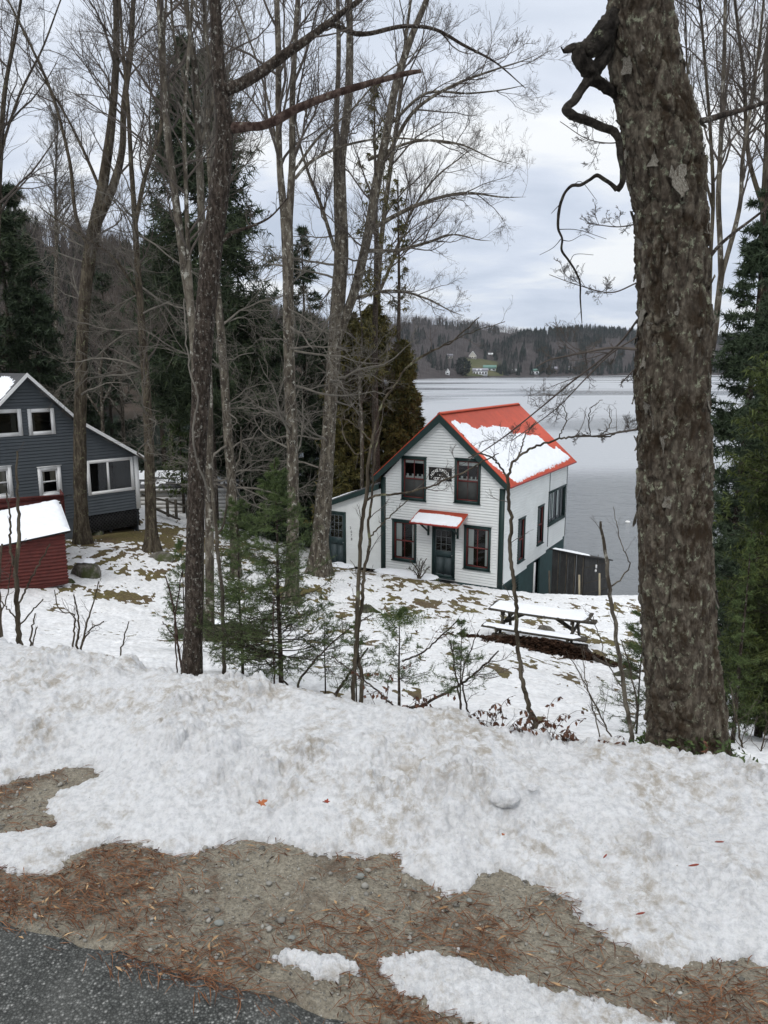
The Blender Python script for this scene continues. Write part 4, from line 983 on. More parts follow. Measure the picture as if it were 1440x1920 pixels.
CF.box(mb, cx - .03, cx + .01, -0.054, -0.05, sz0 + sh_ * .38, sz0 + sh_ * .46); CF.box(mb, cx - .12, cx - .09, -0.054, -0.05, sz0 + sh_ * .41, sz0 + sh_ * .45); CF.box(mb, cx + .05, cx + .16, -0.054, -0.05, sz0 + sh_ * .415, sz0 + sh_ * .43)
o = mb.build('sign_marks', M['letter'], sgn); o['kind'] = 'stuff'
# lean-to on the left
xw0 = CF.xz(604, 1000)[0]; zl = CF.xz(620, 948)[1]; zr = CF.xz(707, 915)[1]; xw1 = CF.xz(620, 948)[0]
ls = (zr - zl) / (-W - xw1)
def lz(x): return zr - ls * (-W - x)
DL = rect(CF, (616,957), (647,960), (613,1060), (651,1059))
mb = MB()
for a_, b_ in ((xw0, DL[0]), (DL[0], DL[1]), (DL[1], -W)):
    zb0 = DL[3] if a_ == DL[0] else 0.0
    mb.add([CF.p(a_, -0.004, zb0), CF.p(b_, -0.004, zb0), CF.p(b_, -0.004, lz(b_)), CF.p(a_, -0.004, lz(a_))], [[0, 1, 2, 3]])
mb.add([CF.p(xw0, 0, -.3), CF.p(xw0, 3.6, -.3), CF.p(xw0, 3.6, lz(xw0)), CF.p(xw0, 0, lz(xw0))], [[0, 1, 2, 3]]); mb.add([CF.p(xw0, 3.6, -.3), CF.p(-W, 3.6, -.3), CF.p(-W, 3.6, lz(-W)), CF.p(xw0, 3.6, lz(xw0))], [[0, 1, 2, 3]])
mb.build('lean_to_wall', M['white_paint'], cot)
mb = MB()
for k in range(1, 12):
    z_ = k * 0.2; xr0 = -W; xa_ = max(DL[1], xw1 + (z_ - zl) / ls if z_ > zl else DL[1])
    if xa_ < -W: CF.box(mb, xa_ + .02, -W - .24 + .22, -0.008, -0.004, z_, z_ + 0.006)
mb.build('board_seams', M['white_trim'], cot)
panel_door(cot, CF, *DL, label='grey green side door of the lean-to')
mb = MB(); xe = xw0 - 0.25
CF.prism(mb, [(xe, lz(xe)), (-W - .02, lz(-W)), (-W - .02, lz(-W) + .26), (xe, lz(xe) + .22)], -ov - .03, -ov); mb.build('rake_board', M['green_trim'], cot)
mb = MB(); CF.prism(mb, [(xe, lz(xe) + .20), (-W - .02, lz(-W) + .24), (-W - .02, lz(-W) + .30), (xe, lz(xe) + .25)], -ov - .04, 3.8); mb.build('lean_to_roof', M['shingle'], cot)
LF = PF(); LF.O = CF.p(xe, -ov - .02, lz(xe) + .255); LF.ex = nrm(CF.p(-W, 0, lz(-W) + .3) - CF.p(xe, 0, lz(xe) + .25)); LF.ey = CF.ey; LF.ez = nrm(np.cross(LF.ex, LF.ey)); LF.ez = LF.ez * np.sign(LF.ez[2])
snow_sheet(cot, LF, [(0.02, 0.02), (2.0, 0.02), (2.1, 3.6), (0.02, 3.6)], 0.05, 0.06, seed=8)
for ch, (px_, py_) in zip('2078', ((657.5, 989.5), (659, 997), (659, 1003.5), (659.5, 1010.5))):
    xx, zz = CF.xz(px_, py_); mb = MB(); text_mesh(mb, CF, ch, xx, zz, 0.12, -0.012, bold=0.01); mb.build('digit', M['black'], cot)
# stove pipe and the little blue roof behind the lean-to
p0 = CF.xz(697, 893, 2.2); p1 = CF.xz(697, 834, 2.2); mb = MB()
tubes(mb, np.array([[CF.p(p0[0], 2.2, p0[1] - .6), CF.p(p1[0], 2.2, p1[1])]]), np.array([[.085, .085]]), 12)
pipe = mb.build('stove_pipe', M['metal'], cot, smooth=True)
mb = MB(); zz = p1[1]
tubes(mb, np.array([[CF.p(p1[0], 2.2, zz - .0), CF.p(p1[0], 2.2, zz + .05), CF.p(p1[0], 2.2, zz + .12)]]), np.array([[.15, .14, .02]]), 12); mb.build('pipe_cap', M['metal'], pipe)
q = [CF.xz(*p, 3.4) for p in ((701, 886), (701, 866), (727, 863), (716, 886))]
mb = MB(); CF.prism(mb, [(q[0][0], q[0][1]), (q[0][0] + 1.0, q[0][1]), (q[0][0] + 1.0, q[1][1]), (q[0][0], q[1][1])], 3.4, 3.5)
zz = q[1][1]; V = [CF.p(q[0][0] - .1, 3.2, zz - .35), CF.p(q[0][0] + 1.1, 3.2, zz - .35), CF.p(q[0][0] + 1.1, 4.6, zz + .1), CF.p(q[0][0] - .1, 4.6, zz + .1)]; V += [v + A(0, 0, .04) for v in V]; mb.add(V, BOXF)
mb.build('rear_roof', M['blue_metal'], cot)
# stone slabs with snow in front of the cottage
for i, (px_, Y_, w_, d_, lab) in enumerate([(738, 31.2, 1.7, 1.0, 'snow capped stone slab before the lean-to corner'), (780, 30.4, 1.9, 1.1, 'snow capped stone slab before the front door'), (640, 32.2, 1.3, 0.9, 'snow covered slab before the side door')]):
    g = gp(px_, Y_); f = Frame(g + A(0, 0, 0.0), (0.93, -0.36, 0.0)); t = thing('stone_slab', g, lab, 'stone slab', 'stone slabs at the foot of the cottage')
    an = np.linspace(0, 2 * math.pi, 15)[:-1]; rr2 = 1 + 0.12 * np.random.default_rng(i).normal(size=14); pl = [(w_ / 2 * math.cos(b_) * r_, d_ / 2 * math.sin(b_) * r_) for b_, r_ in zip(an, rr2)]
    V = [f.p(a_, b_, -0.1) for a_, b_ in pl] + [f.p(a_ * .97, b_ * .97, 0.10) for a_, b_ in pl]; n = 14
    mb = MB(); mb.add(V, [[k, (k + 1) % n, n + (k + 1) % n, n + k] for k in range(n)]); mb.add(V, [list(range(n, 2 * n))]); mb.build('slab', M['black'] if False else M['rock'], t)
    G = PF(); G.O = f.p(0, 0, 0.102); G.ex = f.ex; G.ey = f.ey; G.ez = f.ez; snow_sheet(t, G, [(a_ * .96, b_ * .96) for a_, b_ in pl], 0.09, 0.05, edge=0.08, seed=i)
xm = (DR[0] + DR[1]) / 2; mb = MB(); CF.box(mb, xm + 0.0, xm + 0.75, -0.62, -0.12, -0.03, 0.03); tag(mb.build('door_mat', M['black'], origin=CF.p(xm, -.3, 0)), 'small black mat on the ground before the front door', 'mat')

# ---------------------------------------------------------------- blue-grey house on the left
BF = Frame(at(139, 985, 30.0), (0.668, 0.744, 0))
apx = BF.xz(43, 701); kn = BF.xz(139, 790); en = BF.xz(250, 852); ee = BF.xz(265, 852); pb = BF.xz(256, 980)
bh = thing('house', BF.p(0, 0, 0), 'blue grey clapboard house with white trim and screened porch at left', 'house')
ax_, az_ = apx; kx, kz = kn; az_ -= 0.10; lx = 2 * ax_ - kx; wx = BF.xz(252, 860)[0]
def bl(z):
    z = max(min(z, az_), -9); return lx + (ax_ - lx) * max(0, (z - kz) / (az_ - kz)) if z > kz else lx
sl2 = (kz - en[1]) / (en[0] - kx)
def br(z):
    if z > kz: return kx + (ax_ - kx) * (z - kz) / (az_ - kz)
    if z > kz - sl2 * (wx - kx): return min(wx, kx + (kz - z) / sl2)
    return wx
bUR = rect(BF, (50,766.5), (100,765.5), (55,816), (104,814)); bUL = rect(BF, (-14,768), (38,767), (-10,820), (43,817))
bLR = rect(BF, (70,877), (112,873), (74,932), (117,928)); bLL = rect(BF, (-25,877), (19,874), (-20,936), (26,934))
bPW = rect(BF, (163,864), (249,856), (163,932), (251,916))
zpb = BF.xz(200, 962)[1]
mb = MB(); siding(mb, BF, zpb, az_, bl, br, [(r[0] + .08, r[1] - .08, r[2] + .08, r[3] - .08) for r in (bUR, bUL, bLR, bLL, bPW)], 0.125, 0.016)
o = mb.build('clapboards', M['blue_siding'], bh); o['kind'] = 'stuff'
mb = MB(); Lb = 8.0
mb.add([BF.p(wx, 0, -1.0), BF.p(wx, Lb, -1.0), BF.p(wx, Lb, br(0) * 0 + kz - sl2 * (wx - kx)), BF.p(wx, 0, kz - sl2 * (wx - kx))], [[0, 1, 2, 3]])
mb.add([BF.p(lx, 0, -1.0), BF.p(lx, Lb, -1.0), BF.p(lx, Lb, kz), BF.p(lx, 0, kz)], [[0, 1, 2, 3]])
mb.add([BF.p(lx, Lb, -1), BF.p(wx, Lb, -1), BF.p(wx, Lb, kz - sl2 * (wx - kx)), BF.p(kx, Lb, kz), BF.p(ax_, Lb, az_), BF.p(lx, Lb, kz)], [[0, 1, 2, 3, 4, 5]])
mb.add([BF.p(lx, 0.01, -1), BF.p(kx, 0.01, -1), BF.p(kx, 0.01, zpb), BF.p(lx, 0.01, zpb)], [[0, 1, 2, 3]])
mb.build('wall', M['blue_siding'], bh)
mb = MB(); BF.box(mb, lx + .2, kx - .1, 0.7, Lb - .2, -.5, kz - .1); BF.box(mb, kx, wx - .15, 1.6, Lb - .2, -.5, kz - sl2 * (wx - kx) - .1); mb.build('room_shade_box', M['near_black'], bh)  # near-black boxes in place of the shade indoors and in the porch
for r, nm, cur in ((bUR, 'upper right window', None), (bUL, 'upper left window', None)):
    window(bh, BF, *r, 0.14, 'white_trim', 'near_black', cols=1, single=True, curtain=[(0.7, 0.95, .05, .98)] if r is bUL else [(0.02, 0.2, .05, .98)], cmat='screen', sw=0.02, cap=False, label=nm + ' with broad white trim')
for r, nm in ((bLR, 'lower right window'), (bLL, 'lower left window')):
    w_ = window(bh, BF, *r, 0.13, 'white_trim', 'white_trim', cols=1, curtain=[(0.04, .26, .4, .97), (.60, .96, .45, .97)] if r is bLR else [(0.5, .9, .05, .97)], cmat='curtain_tan', sw=0.05, cap=True, label=nm + ' with tan curtains')
# porch: white frame, two screens
mb = MB(); ring(mb, BF, *bPW, 0.13, -0.05, 0.04); pw = mb.build('porch_frame', M['white_trim'], bh)
xm = BF.xz(203, 900)[0]; mb = MB(); BF.box(mb, xm - .04, xm + .04, -0.045, 0.03, bPW[2] + .13, bPW[3] - .13); mb.build('mullion', M['white_trim'], pw)
for u0, u1 in ((bPW[0] + .13, xm - .04), (xm + .04, bPW[1] - .13)):
    mb = MB(); mb.add([BF.p(u0, 0, bPW[2] + .13), BF.p(u1, 0, bPW[2] + .13), BF.p(u1, 0, bPW[3] - .13), BF.p(u0, 0, bPW[3] - .13)], [[0, 1, 2, 3]]); mb.build('pane', M['glass'], pw)
mb = MB(); BF.box(mb, wx - .05, wx + .13, -0.07, 0.12, zpb, kz - sl2 * (wx - kx) - .05); mb.build('corner_post', M['white_trim'], bh)
# lattice skirt under the porch
mb = MB(); xa_, xb_ = BF.xz(160, 975)[0], wx + .1; zl_ = zpb - 0.75
BF.box(mb, xa_, xb_, 0.08, 0.12, zl_, zpb, 0)
sk = mb.build('skirt_shade_sheet', M['near_black'], bh); mb = MB()  # near-black sheet added for the shade under the porch
for x0 in np.arange(xa_ - .8, xb_, 0.16):
    for sg in (1, -1):
        xs_a, xs_b = (x0, x0 + .75) if sg > 0 else (x0 + .75, x0)
        P0, P1 = np.array([xs_a, zl_]), np.array([xs_b, zpb])
        lo, hi = 0.0, 1.0; dx = P1[0] - P0[0]
        for lim, s2 in ((xa_, 1), (xb_, -1)):
            tt = (lim - P0[0]) / dx
            if (dx > 0) == (s2 > 0): lo = max(lo, tt)
            else: hi = min(hi, tt)
        if hi > lo: bar(mb, BF.p(P0[0] + dx * lo, 0.04 + .012 * sg, zl_ + .75 * lo), BF.p(P0[0] + dx * hi, 0.04 + .012 * sg, zl_ + .75 * hi), 0.012, 0.035, up=(0, 0, 1))
o = mb.build('lattice', M['tar_paper'], bh); o['kind'] = 'stuff'
# roofs
rk = 0.34
def slab(name, x0, z0, x1, z1, mat, th=0.10, y0=-0.35, y1=None, parent=None):
    mb = MB(); BF.prism(mb, [(x0, z0), (x1, z1), (x1, z1 + th), (x0, z0 + th)], y0, Lb + .3 if y1 is None else y1); return mb.build(name, M[mat], parent or bh)
sA = (az_ - kz) / (kx - ax_)
slab('roof_slope', ax_, az_ + .02, kx + .05, kz + .02 - sA * .05, 'shingle'); slab('roof_slope', lx - rk, kz + .02 - sA * rk, ax_, az_ + .02, 'shingle')
exx = ee[0]; slab('porch_roof', kx, kz + .0, exx, kz - sl2 * (exx - kx), 'shingle')
for x0, z0, x1, z1 in ((ax_, az_ + .02, kx + .05, kz + .02 - sA * .05), (lx - rk, kz + .02 - sA * rk, ax_, az_ + .02), (kx, kz, exx, kz - sl2 * (exx - kx))):
    mb = MB(); BF.prism(mb, [(x0, z0 - .03), (x1, z1 - .03), (x1, z1 + .12), (x0, z0 + .12)], -0.39, -0.35); mb.build('rake_board', M['white_trim'], bh)
G = PF(); G.O = BF.p(ax_, -0.36, az_ + .125); G.ex = nrm(BF.p(lx, 0, kz) - BF.p(ax_, 0, az_)); G.ey = BF.ey; G.ez = nrm(np.cross(G.ex, G.ey)); G.ez *= np.sign(G.ez[2])
snow_sheet(bh, G, [(0.55, 0.3), (3.2, 0.15), (3.4, 7.9), (0.3, 7.9), (0.4, 3.0), (0.2, 1.5)], 0.08, 0.08, rough=0.2, edge=0.08, lump=.02, seed=15)
G = PF(); G.O = BF.p(kx, -0.3, kz + .11); G.ex = nrm(BF.p(exx, 0, kz - sl2 * (exx - kx)) - BF.p(kx, 0, kz)); G.ey = BF.ey; G.ez = nrm(np.cross(G.ex, G.ey)); G.ez *= np.sign(G.ez[2])
snow_sheet(bh, G, [(0.1, 0.5), (2.9, 0.5), (2.9, 7.9), (0.1, 7.9)], 0.05, 0.09, rough=0.2, edge=0.08, lump=.02, seed=16)

# ---------------------------------------------------------------- red shed and red board lean-to
HF = Frame(at(128, 1089, 22.0), (0.883, 0.469, 0))
sh = thing('shed', HF.O, 'low red corrugated metal shed with snowy roof at the left edge', 'shed')
t0_, t1_ = HF.xz(0, 1022), HF.xz(124, 996); xL = HF.xz(-170, 1000)[0]; st_ = (t1_[1] - t0_[1]) / (t1_[0] - t0_[0])
def top(x): return t1_[1] + st_ * (x - t1_[0])
n = 90; mb = MB(); us = np.linspace(0, 1, n); nx = 24; xs = np.linspace(xL, 0, nx)
V = []
for i, u in enumerate(us):
    for x_ in xs:
        zb_ = -0.05 - 0.03 * abs(x_) * .2; zz = zb_ + (top(x_) - zb_) * u; jag = (0.02 * math.sin(i * 1.3) + .01) if x_ == 0 else 0
        V.append(HF.p(x_ + jag, -0.022 * math.sin(zz * 2 * math.pi / 0.105 + .4 * noise3(x_, 0, 0)) + .02 * float(noise3(x_ * 2, zz * 2, 1)), zz))
mb.add(V, grid_faces(n, nx)); o = mb.build('corrugated_wall', M['barn_red'], sh, smooth=True)
yr, zr_ = HF.yz(44, 950, t1_[0]); yr = max(1.0, min(3.0, yr)); ridge = t1_[1] + 0.35 * yr; 
zr2 = HF.xz(44, 950, yr)[1]
mb = MB(); HF.prism(Frame and mb, [(xL, -.4), (-.02, -.1), (-.02, top(0) - .03), (xL, top(xL) - .03)], 0.04, yr * 2); mb.build('side_wall', M['barn_red'], sh)
ex0 = t1_[0] + .12; xr2 = HF.xz(44, 950, yr)[0]
# roof as a bent sheet: near slope up to the ridge, far slope down
n = 60; xs = np.linspace(xL, ex0, n); ys = [-.16, yr, yr * 2.1]
def rz(x_, k): return [top(x_) + .0, zr2 + st_ * (x_ - xr2) * 0.6, top(x_)][k] + .015 * math.sin(x_ * 2 * math.pi / .13)
V = [HF.p(x_, ys[k], rz(x_, k)) for k in range(3) for x_ in xs]; mb = MB(); mb.add(V, grid_faces(3, n)); mb.add([v - A(0, 0, .025) for v in V], grid_faces(3, n)[:, ::-1]); mb.build('roof', M['tar_paper'], sh)
G = PF(); G.O = HF.p(ex0, -.16, rz(ex0, 0) + .02); G.ex = nrm(HF.p(xL, -.16, rz(xL, 0)) - HF.p(ex0, -.16, rz(ex0, 0))); G.ey = nrm(HF.p(ex0, yr, rz(ex0, 1)) - HF.p(ex0, -.16, rz(ex0, 0))); G.ez = nrm(np.cross(G.ey, G.ex)); G.ez *= np.sign(G.ez[2])
ll = float(np.linalg.norm(HF.p(ex0, yr, rz(ex0, 1)) - HF.p(ex0, -.16, rz(ex0, 0))))
snow_sheet(sh, G, [(.04, .06), (6, .05), (6, ll), (.06, ll), (.03, ll * .6)], 0.10, 0.04, edge=.06, lump=.02, seed=22, label='thick clean snow on the shed roof')
RFm = Frame(at(127, 985, 25.0), (0.883, 0.469, 0)); rt = RFm.xz(127, 926); rl = RFm.xz(-60, 938)
bw = thing('board_shed', RFm.O, 'dark red plank wall of a lean-to between the metal shed and the house', 'shed')
nb = 6; hb_ = rt[1] / nb
for k in range(-1, nb):
    mb = MB(); z0_, z1_ = k * hb_, (k + 1) * hb_ - .008; s_t = (rt[1] - rl[1]) / (rt[0] - rl[0])
    zc_ = lambda x_, z_: z_ + s_t * (x_ - rt[0]) * 0.4
    xr_ = -0.05 - (0.12 * (1 - (k + .5) / nb))
    y_ = 0.006 * ((k * 7) % 3); V = [RFm.p(rl[0], y_, zc_(rl[0], z0_)), RFm.p(xr_, y_, z0_), RFm.p(xr_, y_ + .03, z0_), RFm.p(rl[0], y_ + .03, zc_(rl[0], z0_)), RFm.p(rl[0], y_, zc_(rl[0], z1_)), RFm.p(xr_, y_, z1_), RFm.p(xr_, y_ + .03, z1_), RFm.p(rl[0], y_ + .03, zc_(rl[0], z1_))]
    mb.add(V, BOXF); mb.build('plank', M['barn_red'], bw)
mb = MB(); n = 70; xs = np.linspace(rl[0], .25, n); s_t *= .4
V = [RFm.p(x_, y_, rt[1] + s_t * (x_ - rt[0]) - .03 + .02 * math.sin(x_ * 48) - (y_ > 0) * .25) for y_ in (-.12, 1.3) for x_ in xs]; mb.add(V, grid_faces(2, n)); mb.build('roof', M['tar_paper'], bw)
mb = MB(); RFm.box(mb, -.08, -.04, .04, 1.2, -.3, rt[1]); mb.build('side_wall', M['barn_red'], bw)

# ---------------------------------------------------------------- boathouse behind the trees
OF = Frame(at(255, 968, 40.0), (1, 0.05, 0)); w1 = OF.xz(446, 968)[0]; ez_ = OF.xz(300, 917)[1]; 
bo = thing('boathouse', OF.O, 'white boathouse with stepped snow on its grey shingle roof beside the cove', 'boathouse')
yb_, zb2 = 2.2, OF.xz(300, 884, 2.2)[1]; xl0 = OF.xz(200, 968)[0]
nb = 7; hh = ez_ / nb
for k in range(-1, nb):
    mb = MB(); OF.box(mb, xl0, w1, -.01 * (k % 2), .03, k * hh, (k + 1) * hh - .012); mb.build('board', M['white_trim'], bo)
mb = MB(); OF.box(mb, xl0, w1, .035, yb_ * 2, -1, ez_ - .02); mb.build('wall', M['white_paint'], bo)
mb = MB(); OF.box(mb, xl0 - .1, w1 + .1, -.27, -.22, ez_ - .08, ez_ + .05); mb.build('eave_board', M['white_trim'], bo)
rd = nrm(A(0, yb_ + .25, zb2 - ez_)); rl_ = math.hypot(yb_ + .25, zb2 - ez_); nr = 8
rs = np.random.default_rng(4)
for k in range(nr):
    a_, b_ = k / nr, (k + 1) / nr; mb = MB()
    y0_, y1_ = -.25 + (yb_ + .25) * a_, -.25 + (yb_ + .25) * b_; z0_, z1_ = ez_ + (zb2 - ez_) * a_, ez_ + (zb2 - ez_) * b_
    OFy = Frame(OF.O, OF.ey, -OF.ex); OFy.prism(mb, [(y0_, z0_ + .03), (y1_ + .02, z1_ + .01), (y1_ + .02, z1_), (y0_, z0_)], -w1 - .1, -xl0 + .1); mb.build('shingle_course', M['shingle'], bo)
    if k >= 1:
        mb = MB(); x_ = xl0 + rs.uniform(0, .3)
        while x_ < w1:
            wq = rs.uniform(.15, .9) * (0.5 + k * .16)
            if rs.random() < 0.35 + k * .08:
                f0 = rs.uniform(.0, .35); mb.add([OF.p(x_, y0_ + (y1_ - y0_) * f0, z0_ + (z1_ - z0_) * f0 + .035), OF.p(min(w1, x_ + wq), y0_ + (y1_ - y0_) * f0, z0_ + (z1_ - z0_) * f0 + .035), OF.p(min(w1, x_ + wq), y1_, z1_ + .06), OF.p(x_, y1_, z1_ + .06)], [[0, 1, 2, 3]])
                mb.add([OF.p(x_, y0_ + (y1_ - y0_) * f0, z0_ + (z1_ - z0_) * f0), OF.p(min(w1, x_ + wq), y0_ + (y1_ - y0_) * f0, z0_ + (z1_ - z0_) * f0), OF.p(min(w1, x_ + wq), y0_ + (y1_ - y0_) * f0, z0_ + (z1_ - z0_) * f0 + .035), OF.p(x_, y0_ + (y1_ - y0_) * f0, z0_ + (z1_ - z0_) * f0 + .035)], [[0, 1, 2, 3]])
            x_ += wq + rs.uniform(.03, .15)
        if mb.n: o = mb.build('snow_cover', M['snow_roof'], bo); o['kind'] = 'stuff'
# rail fence by the boathouse
fp = [gp(315, 36), gp(331, 36.3), gp(352, 37)]
fe = thing('fence', fp[0], 'weathered post and rail fence before the white boathouse', 'fence')
for p_ in fp:
    mb = MB(); bar(mb, p_ - A(0, 0, .3), p_ + A(0, 0, .95), .12, .12, up=(1, 0, 0)); mb.build('post', M['old_wood'], fe)
mb = MB(); bar(mb, fp[0] + A(-1.2, -.1, 1.15), fp[2] + A(.6, -.1, .55), .09, .09); mb.build('rail', M['old_wood'], fe)
for i, (px_, l_) in enumerate(((300, 1.6), (306, 1.4))):
    p_ = gp(px_, 35.6); mb = MB(); bar(mb, p_ + A(-.5, 0, .55), p_ + A(.9, -.3, -.02), .14, .05)
    tag(mb.build('plank', M['old_wood'], origin=p_), ['snowy grey plank leaning beside the fence posts, upper', 'snowy grey plank lying beside the fence posts, lower'][i], 'plank', 'planks by the fence')

# ---------------------------------------------------------------- tar paper shanty by the lake
TF = Frame(at(1093, 1124, 31.5), (0.81, 0.586, 0)); TY = Frame(TF.O, TF.ey, -TF.ex)
ta = thing('shanty', TF.O, 'black tar paper shanty with thin snowy roof beside the cottage', 'shed')
zc1 = TF.xz(1093, 1043)[1]; xr1, zr1 = TF.xz(1143, 1051)
yl, zl1 = TY.xz(1036, 1030)
mb = MB(); npan = 3
TF.prism(mb, [(0, -1.2), (xr1, -1.2), (xr1, zr1), (0, zc1)], 0, .03); mb.build('end_wall', M['tar_paper'], ta)
for k in range(4):
    u0, u1 = k / 4, (k + 1) / 4; mb = MB(); y0_, y1_ = yl * u0, yl * u1 - .01; za_, zb3 = zc1 + (zl1 - zc1) * u0, zc1 + (zl1 - zc1) * u1
    mb.add([TF.p(-.005 * (k % 2), y0_, -1.2), TF.p(-.005 * (k % 2), y1_, -1.2), TF.p(-.005 * (k % 2), y1_, zb3), TF.p(-.005 * (k % 2), y0_, za_)], [[0, 1, 2, 3]]); mb.build('wall_panel', M['tar_paper'], ta)
    mb = MB(); bar(mb, TF.p(-.03, y0_ + .06, -1.2), TF.p(-.03, y0_ + .06, za_ - .02), .02, .04, up=(1, 0, 0)); mb.build('batten', M['old_wood'], ta)
for k, (x_, z0_, z1_) in enumerate(((xr1 * .5, zc1 - .55, zc1 - .08), (xr1 * .78, zc1 - .5, zc1 - .08))):
    mb = MB(); TF.box(mb, x_, x_ + .03, -.02, 0, z0_, z1_); mb.build('batten', M['old_wood'], ta)
for z_ in (zc1 * .72, zc1 * .36, zc1 * .12):
    mb = MB(); TF.box(mb, .05, xr1 - .05, -.015, 0, z_, z_ + .02); mb.build('seam', M['old_wood'], ta)
mb = MB(); TF.box(mb, xr1 * .42, xr1 * .42 + .07, -.05, 0, zc1 * .66, zc1 * .74); TF.box(mb, xr1 * .42 - .02, xr1 * .42 + .05, -.05, 0, zc1 * .58, zc1 * .63); o = mb.build('latch', M['white_trim'], ta); o['kind'] = 'stuff'
mb = MB(); V = [TF.p(-.12, -.1, zc1), TF.p(xr1 + .1, -.1, zr1 - .02), TF.p(xr1 + .1, yl + .1, zr1 + (zl1 - zc1)), TF.p(-.12, yl + .1, zl1)]; V += [v + A(0, 0, .06) for v in V]; mb.add(V, BOXF); mb.build('roof', M['tar_paper'], ta)
G = PF(); G.O = TF.p(-.12, -.1, zc1 + .065); G.ex = nrm(V[1] - V[0]); G.ey = nrm(V[3] - V[0]); G.ez = A(0, 0, 1)
snow_sheet(ta, G, [(0, .15), (.5, .1), (.7, .6), (1.0, 1.2), (1.2, yl), (0, yl)], .06, .04, edge=.04, seed=31)
sy, sz = TY.xz(1064, 1044); mb = MB(); TY.box(mb, sy - .24, sy + .18, -.06, -.03, sz - .10, sz + .10); pl = mb.build('placard', M['pale_wood'], ta); pl['label'] = 'small pale placard with two worn rows of lettering'
mb = MB(); rs = np.random.default_rng(2)
for row in (.045, -.045):
    x_ = sy - .2
    while x_ < sy + .12:
        wq = rs.uniform(.018, .035); TY.box(mb, x_, x_ + wq, -.064, -.06, sz + row - .025, sz + row + .025); x_ += wq + .016
o = mb.build('worn_letters', M['black'], pl); o['kind'] = 'stuff'
mb = MB(); TY.box(mb, sy - .33, sy - .26, -.06, -.03, sz - .2, sz + .08); mb.build('tag', M['red_edge'], ta)
for i, (px_, py_, lab) in enumerate(((1086, 1078, 'pale wooden stake standing against the dark shanty, left one'), (1124, 1075, 'pale wooden stake standing against the dark shanty, right one'), (1030, 1070, 'dark thin stake between the cottage base and the shanty'))):
    a_ = at(px_, py_, 30.9); g = gp(px_ + 1, 30.9); mb = MB(); bar(mb, g - A(0, 0, .4), a_, .07, .07, up=(1, 0, 0)); tag(mb.build('stake', M['pale_wood' if i < 2 else 'old_wood'], origin=g), lab, 'stake', 'stakes by the shanty')
# buoy
b_ = on_z(1177, 979, LAKE); t = thing('buoy', b_, 'small white mooring buoy floating on the lake', 'buoy'); mb = MB(); k = np.linalg.norm(b_) / FPX
zz = np.linspace(-.5, 1, 9); r_ = np.sqrt(np.clip(1 - (zz * 1.0) ** 2, .0001, 1)) * 4.5 * k; tubes(mb, np.array([[b_ + A(0, 0, z_ * 3 * k) for z_ in zz]]), r_[None], 12); mb.build('float', M['white_trim'], t, smooth=True)
mb = MB(); tubes(mb, np.array([[b_ + A(0, 0, 0), b_ + A(2 * k, 0, 4.5 * k)]]), np.array([[1 * k, .8 * k]]), 6); mb.build('mooring_ring', M['metal'], t)

# ---------------------------------------------------------------- picnic table
g0 = gp(1008, 17.6); zt = g0[2] + 0.76
LFp, RFp = on_z(915, 1139, zt), on_z(1103, 1165, zt); exd = nrm(RFp - LFp); LT = float(np.linalg.norm(RFp - LFp))
mid = (LFp + RFp) / 2; PT = Frame(A(mid[0], mid[1], g0[2]), exd); PT.O = PT.p(0, .37, 0)
pt = thing('picnic_table', PT.O, 'weathered mossy picnic table topped with snow on the sloping yard', 'table')
rs = np.random.default_rng(9)
def tplank(F, x0, x1, y0, y1, z0, z1, name, par, mat='old_wood'):
    n = 9; mb = MB(); xs = np.linspace(x0, x1, n); V = []
    for i, x_ in enumerate(xs):
        e_ = rs.normal() * .004; sag = -.02 * (1 - (2 * i / (n - 1) - 1) ** 2)
        for y_, z_ in ((y0, z0), (y1, z0), (y1, z1), (y0, z1)): V.append(F.p(x_ + (rs.normal() * .015 if i in (0, n - 1) else 0), y_ + e_, z_ + sag))
    mb.add(V, grid_faces(n, 4, True)); mb.add(V, [[3, 2, 1, 0]]); mb.add(V, [[(n - 1) * 4 + q for q in range(4)]]); return mb.build(name, M[mat], par)
for k in range(5): tplank(PT, -LT / 2, LT / 2, -.37 + k * .15, -.37 + k * .15 + .138, .70, .745, 'top_plank', pt)
bz = 0.43
for sd in (-1, 1):
    for k in range(2): y_ = sd * .68 + (-.14 + k * .15); tplank(PT, -LT / 2 - .03, LT / 2 + .03, y_, y_ + .135, bz - .045, bz, 'bench_plank', pt)
for sx in (-LT / 2 + .38, LT / 2 - .38):
    for sd in (-1, 1):
        mb = MB(); bar(mb, PT.p(sx, sd * .22, .69), PT.p(sx + .03 * np.sign(sx), sd * .62, -.12), .10, .05, up=PT.ex); mb.build('leg', M['old_wood'], pt)
    mb = MB(); PT.box(mb, sx - .045, sx - .005, -.84, .84, bz - .15, bz - .055); mb.build('bench_beam', M['old_wood'], pt)
    mb = MB(); PT.box(mb, sx - .05, sx - .01, -.36, .36, .60, .69); mb.build('top_beam', M['old_wood'], pt)
    mb = MB(); bar(mb, PT.p(sx, 0, bz - .1), PT.p(sx - np.sign(sx) * .62, 0, .69), .05, .09); mb.build('brace', M['old_wood'], pt)
G = PF(); G.O = PT.p(0, 0, .745); G.ex, G.ey, G.ez = PT.ex, PT.ey, PT.ez
snow_sheet(pt, G, [(-LT/2 + .03, -.30), (-LT/4, -.34), (LT/4, -.33), (LT/2 - .12, -.30), (LT/2 - .06, .0), (LT/2 - .10, .33), (-LT/2 + .08, .35)], .045, .03, edge=.05, lump=.01, seed=40)
